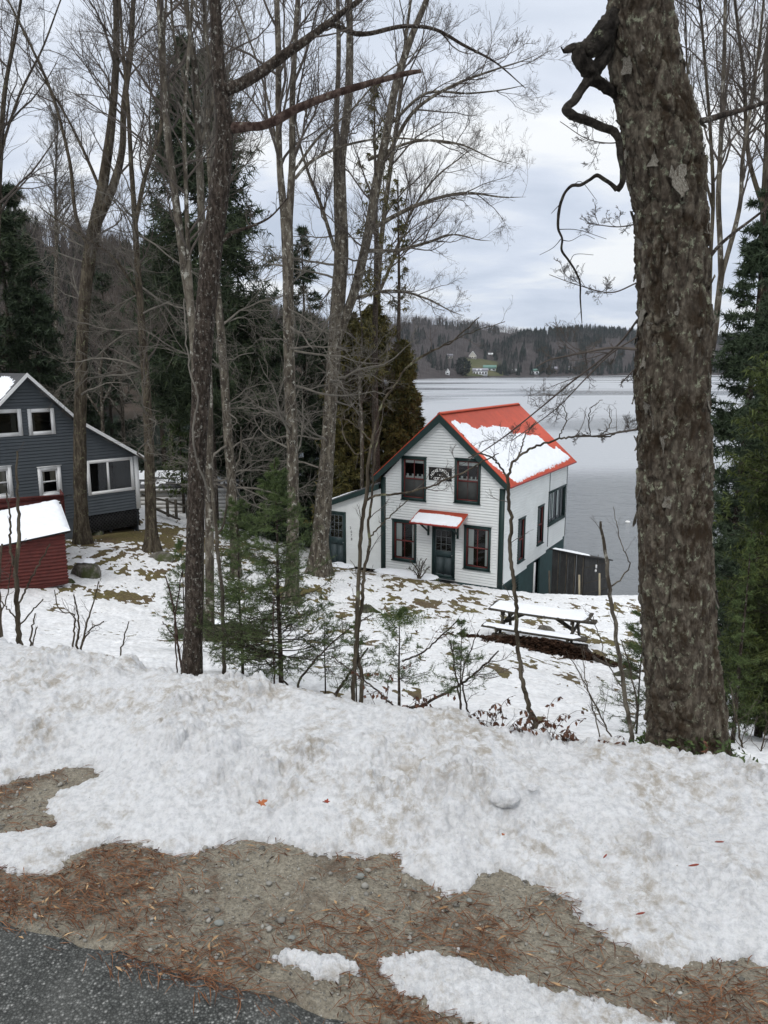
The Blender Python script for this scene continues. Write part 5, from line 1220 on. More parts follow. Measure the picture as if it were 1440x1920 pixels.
for sd in (-1, 1):
    G = PF(); G.O = PT.p(0, sd * .68, bz); G.ex, G.ey, G.ez = PT.ex, PT.ey, PT.ez
    snow_sheet(pt, G, [(-LT/2, -.10), (LT/2 - .25, -.11), (LT/2 - .1, .02), (LT/2 - .2, .13), (-LT/2 + .02, .13)], .03, .03, edge=.04, seed=41 + sd)

# ---------------------------------------------------------------- boulders, logs, mounds
def boulder(name, px, Y, w, h, d, label, mat='rock', cat='rock', seed=0, snow=0.0, group=None, py=None, sink=.25, yaw=0.0):
    g = gp(px, Y); rs = np.random.default_rng(seed + 50); n, m = 26, 18
    u, v = np.meshgrid(np.linspace(0, 2 * math.pi, n + 1)[:-1], np.linspace(0, math.pi, m)); D = np.stack([np.sin(v) * np.cos(u), np.sin(v) * np.sin(u), np.cos(v)], -1)
    q = D.copy(); 
    for _ in range(9):
        nn = nrm(rs.normal(size=3) * A(1, 1, .7)); dd = rs.uniform(.62, .9); ex = np.clip((q @ nn) - dd, 0, None); q = q - ex[..., None] * nn
    q = q * (1 + .10 * fbm(D[..., 0] * 2, D[..., 1] * 2, D[..., 2] * 2 + seed, 4))[..., None]
    P = q * A(w / 2, d / 2, h) ; c, s_ = math.cos(yaw), math.sin(yaw); P = np.stack([P[..., 0] * c - P[..., 1] * s_, P[..., 0] * s_ + P[..., 1] * c, P[..., 2]], -1) + g + A(0, 0, -h * sink)
    t = thing(name, g, label, cat, group); MB().add(P.reshape(-1, 3), grid_faces(m, n, True)[:, ::-1]).build('stone', M[mat], t, smooth=True)
    if snow:
        k = P[..., 2] > g[2] + h * (1 - sink) * (1 - snow); kk = grid_faces(m, n, True)[:, ::-1]; ok = k.ravel()[kk].all(1) & (noise3(P[..., 0] * 3, P[..., 1] * 3, seed).ravel()[kk].mean(1) > -.25)
        if ok.any(): o = MB().add((P + nrm(q) * .03 + A(0, 0, .03)).reshape(-1, 3), kk[ok]).build('snow_cover', M['snow_roof'], t, smooth=True); o['kind'] = 'stuff'
    return t
boulder('boulder', 163, 23.6, 1.15, .72, .9, 'mossy grey boulder with a snow patch right of the red shed', 'rock', seed=1, snow=.25)
boulder('rock', 118, 22.6, .8, .22, .5, 'flat mossy stone at the foot of the red shed corner', 'mossy', seed=2)
boulder('boulder', 300, 26.8, 1.25, .36, .9, 'low flat lichened boulder below the mid-left tree', 'rock', seed=3)
boulder('rock', 1022, 20.0, .62, .30, .5, 'half buried brown rock seen under the picnic table', 'rock', seed=4)
boulder('rock', 690, 22.5, 1.0, .34, .6, 'dark brown stone in the snow behind the double sapling', 'mossy', seed=5)
boulder('mossy_mound', 395, 16.2, 2.0, .55, 1.4, 'dark mossy stump mound behind the fir saplings', 'mossy', 'mound', seed=6, snow=.22, sink=.15)
boulder('mossy_mound', 470, 15.8, 1.0, .32, 1.0, 'smaller mossy hump right of the dark stump mound', 'mossy', 'mound', seed=7, sink=.2)
boulder('rock', 1172, 14.2, .7, .30, .5, 'dark snow topped stone left of the big birch trunk', 'mossy', seed=8, snow=.2)
boulder('rock', 175, 31, 1.1, .45, .6, 'grey rock at the base of the tree beside the house', 'rock', seed=9)
M['rot'] = woodmat('rotting_leaves', (0.012, 0.008, 0.006), (0.055, 0.032, 0.022))
def leaf_heap(px, Y, w, d, h, n, label, name, mats, size=.05, yaw=0.0, seed=0):
    rs = np.random.default_rng(seed); g = gp(px, Y); mb = MB()
    u = rs.normal(size=(n, 2)) * .42; r = np.hypot(u[:, 0], u[:, 1]); z = h * np.exp(-r ** 2 * 3) * rs.random(n) ** .4
    c, s_ = math.cos(yaw), math.sin(yaw); X = u[:, 0] * w; Y_ = u[:, 1] * d; P = np.stack([g[0] + X * c - Y_ * s_, g[1] + X * s_ + Y_ * c, z], -1); P[:, 2] += gz(P[:, 0], P[:, 1]) + .02
    V = P[:, None] + rs.normal(size=(n, 4, 3)) * size * .3 + np.array([[-1, -1, 0], [1, -1, 0], [1, 1, 0], [-1, 1, 0]]) * size * .5
    return tag(mb.add(V.reshape(-1, 3), np.arange(n * 4).reshape(-1, 4)).build(name, mats), label, 'leaves', kind='stuff')
leaf_heap(1022, 16.75, 2.1, .38, .30, 3500, 'dark brown leaves and soil drifted under the picnic table bench', 'leaf_drift', M['rot'], .07, -.42, 1)
lg = thing('fallen_log', gp(1010, 16.0), 'dark rotting log under the near bench of the picnic table', 'log')
a_, b_ = PT.p(-LT / 2 + .25, -.75, .12), PT.p(LT / 2 + .05, -.62, .13); P_ = np.linspace(a_, b_, 14); P_[1:-1] += np.random.default_rng(3).normal(size=(12, 3)) * .012
mb = MB(); tubes(mb, P_[None], np.full((1, 14), .13) * (1 + .1 * np.sin(np.arange(14)))[None], 10); mb.build('bark', M['dry_leaf'] if False else M['bark_dark'], lg, smooth=True)
p_ = [gp(1118, 15.9), gp(1135, 15.6), gp(1152, 15.4)]; mb = MB(); tubes(mb, (np.array([lg and P_[-1], p_[0] + A(0, 0, .1), p_[1] + A(0, 0, .06), p_[2] + A(0, 0, .05)]))[None], np.array([[.05, .045, .035, .02]]), 6); mb.build('branch', M['bark_dark'], lg)

# ---------------------------------------------------------------- bare trees
def trunk_mesh(P, R, k, n, amp=0.02, fz=3.0, seed=0, flare=0.0):
    Q, r = resample(P, R, n); T = nrm(np.gradient(Q, axis=0)); ref = A(1, 0, 0); U = nrm(np.cross(T, ref)); Wv = np.cross(T, U); a = np.arange(k) * 2 * math.pi / k
    d = np.concatenate([[0], np.cumsum(np.linalg.norm(np.diff(Q, axis=0), axis=1))])
    ca, sa_ = np.cos(a)[None], np.sin(a)[None]; rr = r[:, None] * np.ones((1, k))
    rel = 1 / max(r[0], .02)
    nzv = fbm(ca * r[:, None] * rel * 1.6, sa_ * r[:, None] * rel * 1.6, d[:, None] * fz * .35 + seed, 3) * .7 + np.abs(fbm(ca * rel * r[:, None] * 5, sa_ * rel * r[:, None] * 5, d[:, None] * fz + seed, 3)) * .6
    rr = rr * (1 + amp * 4 * nzv)
    if flare: rr = rr * (1 + flare * np.exp(-d[:, None] / (r[0] * 1.6)) * (1 + .35 * np.sin(a * 4 + seed)[None]))
    V = Q[:, None] + .93 * rr[..., None] * (ca[..., None] * U[:, None] + sa_[..., None] * Wv[:, None])
    return V.reshape(-1, 3), grid_faces(n, k, True), Q, r
def extend(P, R, m=2.5):
    d = nrm(P[-1] - P[-2]); return np.vstack([P, P[-1] + d * m * .5, P[-1] + (d + A(.05, 0, .1)) * m]), np.concatenate([R, [R[-1] * .7, R[-1] * .35]])
def crown(limbs, n1, n2, n3, n4, rs, l1=.34, a1=46, up=.2, tw=.0026, t0=.12, wig=.16, l2=.58, l3=.52, l4=.5, flat=0.0, maxlen=4.4, n1f=0):
    if n1f or n1 >= 9 or len(limbs) >= 6: n1 = n1f or max(5, int(50 / len(limbs))); n2 = 7; n3 = 6
    mb = MB(); P = np.stack([resample(p, r, 12)[0] for p, r in limbs]); R = np.stack([resample(p, r, 12)[1] for p, r in limbs])
    Q1, R1 = spawn(P, R, n1, t0, .98, a1, l1, 7, up, wig, tw * 2.2, .5, .22, rs=rs, maxlen=maxlen, planar=flat); tubes(mb, Q1, R1, 5)
    Q2, R2 = spawn(Q1, R1, n2, .18, .98, 42, l2, 4, up * .8, wig, tw * 1.5, .6, .3, rs=rs, planar=flat); tubes(mb, Q2, R2, 3)
    Q3, R3 = spawn(Q2, R2, n3, .15, .98, 40, l3, 2, up * .7, wig, tw * 1.2, .6, .4, rs=rs, planar=flat); tubes(mb, Q3, R3, 3)
    Q4, R4 = spawn(Q3, R3, n4, .2, 1., 38, l4 * 1.3, 1, up * .6, wig, tw, .7, .6, rs=rs); tubes(mb, Q4, R4, 3)
    return mb
def bare_tree(label, Y, trunk, limbs, mat, cn=(11, 6, 5, 2), seed=0, group=None, k=20, n=150, amp=.028, name='bare_tree', ext=3.0, twig='twig', ck=None, lower=0, flare=.35, low=0):
    rs = np.random.default_rng(100 + seed); P, R = path(trunk, Y); g = gz(P[0, 0], P[0, 1]); P[0, 2] = float(g) - .15
    t = thing(name, A(P[0, 0], P[0, 1], float(g)), label, 'tree', group)
    cont = limbs and limbs[0] == 'up'
    V, Fc, _, _ = trunk_mesh(P, R, k, n, amp, seed=seed, flare=flare); MB().add(V, Fc).build('trunk', M[mat], t, smooth=True)
    LL_ = []
    for i, l in enumerate(limbs):
        p, r = path(l, Y); up_ = l[-1][1] < 40
        if up_: p, r = extend(p, r, ext)
        else:
            d_ = p[-1] - p[-2]; p = np.vstack([p, p[-1] + d_ * .45 + A(0, 0, .05) * np.linalg.norm(d_)]); r = np.concatenate([r * np.linspace(1, .7, len(r)), [.004]])
        V, Fc, _, _ = trunk_mesh(p, r, max(8, k // 2), max(20, n // 2), amp * .8, seed=seed + i + 1); MB().add(V, Fc).build('limb', M[mat], t, smooth=True); LL_.append((p, r))
    if not LL_: LL_ = [(P, R)]
    if lower: LL_ = LL_ + [(P[len(P) // 3:], R[len(P) // 3:])]
    ck = ck or {}
    crown(LL_, *cn, rs, **ck).build('crown', M[twig], t)
    if low:
        n_ = len(P); crown([(P[max(1, n_ // 4):], R[max(1, n_ // 4):])], 9, 6, 5, 2, rs, l1=.5, a1=82, up=.0, wig=.2, tw=.0034, t0=.05, maxlen=low, n1f=16).build('dead_branches', M['twig_grey'], t)
    return t
G_ = 'leafless trees on the yard'
bare_tree('brown trunked leafless tree forking beside the blue grey house', 29, [(155,1020,36),(152,965,27),(150,800,26),(152,700,25),(156,600,24),(163,520,26),(175,440,28),(186,385,24)],
    [[(184,400,24),(200,300,20),(212,200,16),(218,100,14),(217,0,12),(214,-60,10)], [(178,430,18),(215,340,17),(228,290,14),(232,200,12),(245,100,11),(250,0,9),(252,-60,7)],
     [(170,470,8),(150,430,8),(130,300,7),(95,170,6),(55,80,5),(20,10,4)], [(190,360,7),(160,290,7),(120,210,5),(70,130,4)]], 'bark_brown', (9, 6, 6, 3), 1, G_, lower=0, low=4.0)
bare_tree('slim straight leafless tree standing by the flat lichened boulder', 28, [(285,1036,38),(284,1000,24),(281,900,22),(278,800,20),(272,700,17),(265,600,15),(258,500,13),(252,400,11),(247,320,10)],
    [[(247,330,10),(240,200,8),(228,60,6),(222,-40,5)], [(254,420,9),(275,320,9),(300,250,8),(303,150,6),(310,30,5)], [(262,560,6),(210,480,6),(150,440,5),(90,400,4)]], 'bark_brown', (10, 6, 6, 3), 2, G_, lower=1, low=3.6, ck=dict(t0=.1, flat=.3))
bare_tree('tall grey leafless tree rising behind the dark foreground trunk, leaning left', 14, [(374,1195,22),(373,1000,20),(371,850,19),(366,700,18),(360,600,18),(345,500,17)],
    [[(346,505,17),(330,380,16),(315,260,16),(305,120,15),(300,0,14),(298,-60,12)], [(362,610,11),(352,450,10),(348,330,9),(345,240,8),(352,120,7),(360,10,6)]], 'bark_grey', (9, 6, 5, 2), 3, G_, n=140, ck=dict(maxlen=2.2, a1=55, n1f=16))
bare_tree('second grey leafless tree behind the dark trunk, more upright', 15, [(392,1180,20),(392,900,18),(390,700,17),(385,600,16),(378,420,16)],
    [[(378,425,16),(372,250,15),(366,130,13),(352,30,11),(345,-60,9)], [(374,280,8),(400,180,8),(385,60,7),(380,-30,5)], [(372,240,8),(345,150,7),(325,60,6),(320,-20,5)]], 'bark_grey', (9, 6, 5, 2), 4, G_, n=140, ck=dict(maxlen=2.2, a1=55, n1f=12))
bare_tree('pale grey trunk among the hemlocks right of the dark foreground tree', 26, [(440,1010,24),(437,945,20),(430,850,20),(424,760,19),(414,620,17),(404,520,15)],
    [[(404,530,14),(398,400,12),(390,250,10),(388,100,8),(384,0,7)]], 'bark_grey', (9, 5, 5, 3), 5, G_, twig='twig_grey', low=3.4)
bare_tree('straight grey leafless tree with twin stems left of the leaning tree', 23.5, [(545,1138,40),(547,1100,29),(549,1000,26),(549,900,25),(547,800,24),(543,700,24),(541,600,24),(540,500,24),(537,410,26)],
    [[(534,420,17),(524,300,14),(522,200,13),(522,100,13),(519,0,12),(517,-60,10)], [(541,420,18),(548,300,15),(548,200,13),(552,100,12),(558,0,10),(560,-60,8)],
     [(553,335,7),(575,310,7),(628,280,6),(715,260,5),(790,262,4),(850,270,3)], [(552,320,6),(600,255,6),(650,215,5),(720,140,4),(790,90,3)], [(528,330,5),(505,200,5),(480,110,4),(450,30,4)]], 'bark_grey', (10, 6, 5, 2), 6, G_, n=150, k=20, low=3.4)
bare_tree('big grey leafless tree leaning beside the cottage side door', 28, [(598,1072,46),(600,1020,34),(606,950,36),(610,900,32),(617,800,28),(622,720,27),(628,640,29),(634,560,31),(640,480,30),(641,420,27)],
    [[(641,430,26),(640,300,20),(652,200,18),(656,100,16),(655,0,13),(655,-60,10)], [(632,640,19),(660,560,20),(690,440,20),(705,350,20),(725,250,18),(745,150,16),(775,60,14),(800,0,12),(820,-60,9)],
     [(634,480,14),(632,380,14),(630,250,12),(635,100,10),(633,0,9),(630,-50,7)], [(628,470,8),(600,380,8),(580,330,7),(565,280,6),(550,200,5)],
     [(697,430,10),(740,405,10),(800,378,9),(870,362,7),(950,370,4)], [(688,470,9),(740,470,8),(800,455,7),(850,440,5),(900,450,3)], [(722,300,9),(780,205,8),(850,160,7),(930,130,5),(990,110,3)],
     [(735,230,7),(800,175,6),(880,175,5),(960,165,3)], [(690,300,7),(780,265,6),(860,270,5),(930,300,3)], [(662,560,8),(740,545,6),(800,560,5),(850,585,3)]], 'bark_grey', (9, 7, 6, 3), 7, G_, n=170, k=22, flare=.5, low=3.8, ck=dict(maxlen=3.2, l1=.42, up=.12, n1f=9))
bare_tree('pale leafless stem right of the leaning tree, behind the cedar', 40, [(700,900,14),(702,700,13),(705,600,12)],
    [[(705,610,12),(715,450,11),(730,330,10),(748,200,9),(760,80,7),(770,0,6)], [(706,560,8),(740,480,7),(770,400,6),(820,330,5),(870,290,3)]], 'bark_grey', (9, 6, 5, 2), 8, G_, n=80)
bare_tree('pale grey birch trunk just right of the big rough trunk', 13, [(1322,1150,20),(1320,900,15),(1325,760,13),(1330,686,13),(1341,620,13),(1347,560,13),(1353,511,13)],
    [[(1352,515,12),(1350,446,11),(1347,380,11),(1350,300,10),(1354,200,9),(1358,100,8),(1360,0,7)], [(1354,515,10),(1367,467,10),(1376,435,10),(1388,380,9),(1392,300,8),(1408,200,7),(1424,80,6),(1432,0,5)]], 'bark_grey', (11, 6, 5, 2), 9, G_, twig='twig', ck=dict(maxlen=1.7, l1=.4, tw=.0018))
bare_tree('thin leafless stem close behind the big rough trunk', 14, [(1326,1120,12),(1328,800,10),(1330,600,9),(1331,520,9)],
    [[(1331,525,9),(1333,467,8),(1337,380,8),(1332,250,7),(1322,120,6),(1312,0,5)], [(1336,390,6),(1310,280,5),(1290,150,4),(1285,20,3)]], 'bark_brown', (10, 6, 5, 2), 10, G_, ck=dict(maxlen=1.7, l1=.4, tw=.0018))
bare_tree('leafless maple at the right edge behind the spruce', 16, [(1432,1100,24),(1430,700,22),(1432,450,20)],
    [[(1432,460,20),(1436,350,17),(1440,250,14),(1437,100,10),(1450,0,8)], [(1434,400,10),(1405,300,9),(1395,150,7),(1380,20,6)]], 'bark_brown', (10, 6, 5, 2), 11, G_, ck=dict(maxlen=2.0, tw=.002))
bare_tree('leafless tree at the left edge with drooping twigs against the sky', 30, [(-20,1000,22),(-15,700,18),(-8,500,15)],
    [[(-8,510,15),(0,300,12),(12,150,9),(30,60,7),(42,-20,5)], [(-5,400,8),(-30,250,7),(-40,100,5)], [(2,280,6),(40,170,5),(80,90,4),(110,10,3)]], 'bark_brown', (9, 6, 6, 3), 12, G_, ck=dict(up=.05))
bare_tree('hazy leafless tree standing farther off behind the slim trees', 58, [(105,760,12),(105,600,9),(106,450,8)], [[(106,460,8),(104,340,6),(108,240,4)]], 'bark_grey', (26, 8, 5, 2), 13, G_, n=40, k=8, twig='twig_grey', ck=dict(tw=.006, l1=.3, t0=.02))
for i, (px_, top_, Y_, lab) in enumerate([(228, 500, 52, 'thin brown leafless tree behind the forked tree, left of the slim one'), (318, 560, 46, 'short twiggy leafless tree right of the slim straight tree'), (480, 590, 44, 'twiggy understory tree left of the twin stemmed tree'), (190, 600, 40, 'low twiggy tree overhanging the cove behind the forked tree'), (675, 560, 34, 'twiggy leafless shrub tree in front of the cedars'), (60, 470, 55, 'leafless tree against the dark conifers above the house roof')]):
    g = gp(px_, Y_); gy_ = 900
    bare_tree(lab, Y_, [(px_, 880, 9), (px_ + 2, 780, 8), (px_ - 3, 690, 7)], [[(px_ - 3, 700, 7), (px_ + 4, (700 + top_) / 2, 5), (px_ - 2, top_, 3)], [(px_, 760, 5), (px_ + 35, 690, 4), (px_ + 60, 630, 3)], [(px_, 780, 5), (px_ - 40, 720, 4), (px_ - 70, 680, 2)]], 'bark_grey', (8, 7, 5, 2), 30 + i, 'twiggy understory trees', n=40, k=8, twig='twig_grey' if i % 2 else 'twig', ck=dict(tw=.0045, l1=.45, t0=.02, a1=60, up=.08))

# dark foreground tree
Yd = 7.0
P, R = path([(361,1290,54),(360,1260,46),(361,1215,40),(364,1130,38),(364,1060,38),(367,980,37),(368,906,36),(373,800,37),(379,700,38),(384,600,42),(392,520,43),(403,430,42),(413,340,41),(421,240,36),(412,150,30),(407,80,26),(403,0,23),(400,-70,20)], Yd)
gd = float(gz(P[0, 0], P[0, 1])); P = np.vstack([P[0] + A(0, 0, gd - P[0, 2] - .15) , P]); R = np.concatenate([[R[0] * 1.15], R])
dt = thing('bare_tree', A(P[0, 0], P[0, 1], gd), 'dark shaggy barked leafless tree rising from the snowbank at left', 'tree', G_)
V, Fc, Q, r = trunk_mesh(P, R, 72, 620, .024, fz=9, seed=3)
MB().add(V, Fc).build('trunk', M['bark_dark'], dt, smooth=True)
LM = []
for i, (pts, mt, ka) in enumerate([([(425,168,26),(450,158,24),(490,135,22),(530,105,20),(560,85,18),(600,56,15,.1),(640,25,12,.2),(680,-5,10,.3),(720,-50,8,.4)], 'bark_dark', 22), ([(590,62,11,.1),(604,49,11,.1),(673,64,10,.2),(763,49,8,.3),(812,54,7,.35),(870,85,6,.4),(926,115,4,.5),(985,165,1.5,.6)], 'bark_dark', 14),
                                ([(420,242,24),(455,238,19),(490,236,17),(520,224,20,-.05),(545,210,17,-.1),(600,186,15,-.15),(660,166,14,-.2),(720,149,12,-.25),(765,137,11,-.3),(790,133,7,-.3)], 'red_branch', 22),
                                ([(412,455,12),(430,440,9),(470,425,6,.1),(505,408,4,.2),(540,370,3,.3)], 'bark_dark', 10)]):
    p, r_ = path(pts, Yd); V, Fc, _, _ = trunk_mesh(p, r_, ka, 90, .035, fz=14, seed=40 + i); MB().add(V, Fc).build('limb', M[mt], dt, smooth=True)
    if i != 2: LM.append((p, r_))
up_ = path([(407,80,26),(403,0,23),(400,-70,20)], Yd); LM.append(up_)
rs = np.random.default_rng(77); crown(LM, 6, 4, 4, 3, rs, maxlen=.7, l1=.3, tw=.0013, t0=.3, wig=.2).build('crown', M['twig'], dt)
# pale vine hanging down the dark trunk
p, r_ = path([(345,560,3,-.2),(350,640,3,-.22),(357,700,3.5,-.24),(371,745,4,-.25),(362,800,4,-.25),(368,860,4,-.25),(385,905,5,-.2),(393,940,5,-.1)], Yd); Q, r2 = resample(p, r_, 40); Q += np.random.default_rng(1).normal(size=Q.shape) * .004
mb = MB(); tubes(mb, Q[None], r2[None], 5); tag(mb.build('vine', M['twig_grey'], origin=Q[-1]), 'pale bare vine looping down the dark shaggy trunk', 'vine')

# ---------------------------------------------------------------- the big birch at right
Yb = 3.7
P, R = path([(1290,1450,165),(1288,1407,152),(1280,1276,144),(1272,1160,143),(1269,1057,142),(1266,950,138),(1264,839,136),(1258,700,140),(1264,620,139),(1258,510,139),(1253,365,138),(1243,292,147),(1224,182,130),(1203,73,131),(1198,0,122),(1185,-110,118),(1170,-260,105)], Yb)
bt = thing('birch_tree', A(P[0, 0], P[0, 1], float(gz(P[0, 0], P[0, 1]))), 'huge rough barked leaning trunk in the right foreground', 'tree')
n, k = 600, 190
Q, r = resample(P, R, n); T = nrm(np.gradient(Q, axis=0)); U = nrm(np.cross(T, A(0, 1, 0))); Wv = np.cross(T, U); a = np.arange(k) * 2 * math.pi / k
d = np.concatenate([[0], np.cumsum(np.linalg.norm(np.diff(Q, axis=0), axis=1))])
AN, DD = np.meshgrid(a, d, indexing='xy'); ca, sa_ = np.cos(AN), np.sin(AN)
ua = AN / (2 * math.pi)
def wrapw(fu, fv, seed):       # wrap-around cell noise on the trunk
    w1_ = worley2(ua * fu + .25 * fbm(ca * 2, sa_ * 2, DD * 3, 2), DD * fv + .3 * fbm(ca * 3, sa_ * 3, DD * 2 + 5, 2), seed); w2_ = worley2((ua - 1) * fu + .25 * fbm(ca * 2, sa_ * 2, DD * 3, 2), DD * fv + .3 * fbm(ca * 3, sa_ * 3, DD * 2 + 5, 2), seed)
    bl_ = sstep(.9, 1.0, ua); return w1_[0] * (1 - bl_) + w2_[0] * bl_, w1_[1] * (1 - bl_) + w2_[1] * bl_, w1_[2] * (1 - bl_) + w2_[2] * bl_
f1_, f2_, id_ = wrapw(19, 5.5, 5); g1_, g2_, ig_ = wrapw(40, 16, 8)
rough = sstep(-.2, .3, fbm(ca * .9, sa_ * .9, DD * .9, 3) + .25 * sstep(1.2, 2.2, DD))        # upper trunk is flakier
plate = sstep(0.02, .22, f2_ - f1_) * (.4 + .6 * id_); small = sstep(.02, .25, g2_ - g1_) * ig_
disp = 0.014 * fbm(ca * 1.1, sa_ * 1.1, DD * 1.3, 3) + (.45 + .55 * rough) * (.021 * plate + .013 * small) + .006 * fbm(ca * 9, sa_ * 9, DD * 14, 4) + .003 * fbm(ca * 26, sa_ * 26, DD * 40, 2) - .010 * sstep(.35, .6, fbm(ca * 2.2, sa_ * 2.2, DD * 1.1 + 9, 3))
seam = np.exp(-((AN - (2.6 + .25 * np.sin(DD * 2.1))) / .06) ** 2); disp = disp - .018 * seam
seam2 = np.exp(-((AN - (4.0 + .18 * np.sin(DD * 1.6 + 1))) / .05) ** 2) * (DD < 2.2); disp = disp - .012 * seam2
rr2 = r[:, None] * (1 + .05 * np.exp(-DD / .25) * (1 + .8 * np.sin(AN * 5))) + disp - .014
V = Q[:, None] + rr2[..., None] * (ca[..., None] * U[:, None] + sa_[..., None] * Wv[:, None])
MB().add(V.reshape(-1, 3), grid_faces(n, k, True)).build('trunk', M['bark_big'], bt, smooth=True)
# loose bark flakes
rs = np.random.default_rng(31); meshes = []
for q in range(7):
    nu, nv = 5, 7; u, v = np.meshgrid(np.linspace(-1, 1, nu), np.linspace(0, 1, nv)); w_ = (.55 + .45 * np.sin(v * 3.0 + q)) * (1 + .2 * rs.normal(size=v.shape))
    X = u * w_ * .5; Z = v + .06 * rs.normal(size=v.shape); Yo = .25 * u ** 2 * rs.uniform(-.6, .9) + (v ** 2) * rs.uniform(.05, .35) + .03 * rs.normal(size=v.shape)
    m0 = MB(); Vt = np.stack([X, Yo, Z], -1).reshape(-1, 3); m0.add(Vt, grid_faces(nv, nu)); m0.add(Vt - A(0, .07, 0), grid_faces(nv, nu)[:, ::-1])
    o = m0.build('bark_flake', M['bark_flake']); meshes.append(o.data); bpy.data.objects.remove(o)
from mathutils import Matrix
for q in range(290):
    i = int(rs.uniform(.02, .80) ** .8 * n) if q % 3 else int(rs.uniform(.3, .8) * n); i = min(n - 2, i)
    j = int(rs.normal(.75 if q % 4 else (.45 if q % 8 else 1.02), .11) * k) % k          # mostly the side facing the road and the silhouette edges
    p = V[i, j]; out = nrm(p - Q[i]); dn_ = -T[i] if rs.random() < .75 else T[i]; dn_ = nrm(dn_ + rs.normal(size=3) * .15); sd = nrm(np.cross(dn_, out)); out2 = nrm(np.cross(sd, dn_))
    s_l = rs.uniform(.03, .085) * (1.9 if rs.random() < .12 else 1); s_w = s_l * rs.uniform(.35, .8)
    o = bpy.data.objects.new('bark_flake', meshes[q % 7]); C.objects.link(o); o.parent = bt; pos = p + out * .001 - WO[bt.name]
    m4 = Matrix(((sd[0] * s_w, out2[0] * s_l * .6, dn_[0] * s_l, pos[0]), (sd[1] * s_w, out2[1] * s_l * .6, dn_[1] * s_l, pos[1]), (sd[2] * s_w, out2[2] * s_l * .6, dn_[2] * s_l, pos[2]), (0, 0, 0, 1)))
    o.matrix_local = m4
# dead crooked limb and the side branch
def limb(parent, pts, Y, mat, k=14, n=120, amp=.05, name='limb', seed=0, fz=14):
    p, r_ = path(pts, Y); V, Fc, Q_, rq = trunk_mesh(p, r_, k, n, amp, fz=fz, seed=seed); MB().add(V, Fc).build(name, M[mat], parent, smooth=True); return p, r_
l1 = limb(bt, [(1170,20,50),(1145,45,44,-.05),(1122,75,40,-.1),(1098,92,30,-.12),(1075,90,17,-.12),(1056,96,8,-.12)], Yb, 'dead_wood', 36, 150, .12, seed=1)
l2 = limb(bt, [(1085,92,26,-.12),(1088,112,30,-.12),(1104,130,34,-.1),(1115,150,26,-.08),(1130,160,20,-.06),(1150,172,20),(1170,190,24,.03)], Yb, 'dead_wood', 32, 130, .12, seed=2)
limb(bt, [(1142,60,28,-.05),(1136,95,26,-.06),(1120,125,28,-.08),(1108,148,24,-.08)], Yb, 'dead_wood', 30, 90, .12, seed=9)
l3 = limb(bt, [(1108,145,24,-.08),(1092,165,19,-.12),(1078,188,18,-.15),(1062,206,17,-.17),(1072,216,17,-.17),(1100,226,16,-.15),(1130,238,16,-.12),(1152,248,16,-.1),(1160,262,14,-.1),(1162,290,13,-.1),(1168,320,11,-.1),(1165,345,11,-.1),(1157,356,12,-.1)], Yb, 'dead_wood', 22, 260, .11, seed=3)
l4 = limb(bt, [(1157,356,11,-.1),(1147,346,8,-.1),(1132,336,8,-.11),(1120,329,8,-.12),(1105,338,7,-.13),(1088,347,7,-.14),(1072,348,7,-.15),(1060,360,6,-.15),(1052,378,6,-.15),(1047,405,6,-.15),(1047,430,5.5,-.15),(1054,448,5,-.14),(1053,468,5,-.13),(1066,488,4.5,-.12),(1080,510,4,-.12),(1087,528,4,-.12),(1088,560,3,-.12),(1090,590,2.5,-.12),(1091,606,1.5,-.12)], Yb, 'dead_wood', 10, 220, .06, seed=4, fz=20)
for i, pts in enumerate([[(1052,448,2,-.14),(1040,462,1.4,-.16),(1012,478,1,-.2)], [(1054,450,2,-.14),(1068,452,1.4,-.1),(1095,440,1,-.05),(1115,448,1)], [(1072,349,1.8,-.15),(1095,345,1.3),(1118,375,1)], [(1048,430,2,-.15),(1075,430,1.5,-.1),(1137,448,1)], [(1068,490,1.8,-.12),(1085,476,1.2),(1113,478,1)], [(1048,385,2,-.15),(1034,400,1.2,-.2)], [(1056,96,4,-.12),(1052,88,3,-.14)]]):
    limb(bt, pts, Yb, 'dead_wood', 5, 14, 0, 'twig', seed=i)
r5 = limb(bt, [(1292,232,16),(1310,228,13,.05),(1335,222,12,.1),(1362,214,12,.15),(1385,208,10,.2),(1412,200,9,.25),(1450,186,8,.3),(1500,160,6,.4)], Yb, 'bark_dark', 12, 90, .05, seed=6)
limb(bt, [(1318,500,9,.05),(1340,470,8,.1),(1372,440,7,.2),(1405,415,6,.3),(1450,380,5,.4)], Yb, 'bark_dark', 8, 60, .03, seed=7)
# long thin twigs reaching left over the lake
bl_ = []
for i, pts in enumerate([[(1195,655,7),(1150,652,6,.1),(1100,660,5,.2),(1060,668,4,.3),(1030,675,3.5,.35),(1005,688,2.5,.4)], [(1195,600,5),(1165,640,5,.1),(1120,680,4.5,.2),(1076,713,4.2,.3),(1013,765,3.5,.4),(930,830,3,.5),(880,862,2,.6)], [(1195,632,4),(1150,660,3.5,.1),(1096,712,3,.2),(1050,760,2.5,.3),(960,826,2,.4)],
                         [(1195,805,5),(1159,811,4,.1),(1120,817,3.5,.2),(1076,819,3,.3)], [(1192,690,3),(1165,718,2.5,.1)], [(1180,260,4),(1150,268,3,.1),(1105,262,2.2,.2),(1050,228,1.6,.3)], [(1195,420,3.5),(1150,425,2.5,.2),(1100,418,1.8,.3)], [(1195,530,3.5),(1150,548,3,.1),(1085,535,2,.2),(1030,515,1.4,.3)]]):
    p = limb(bt, pts, Yb, 'twig', 5, 40, 0, 'twig_branch', seed=i); bl_.append(p)
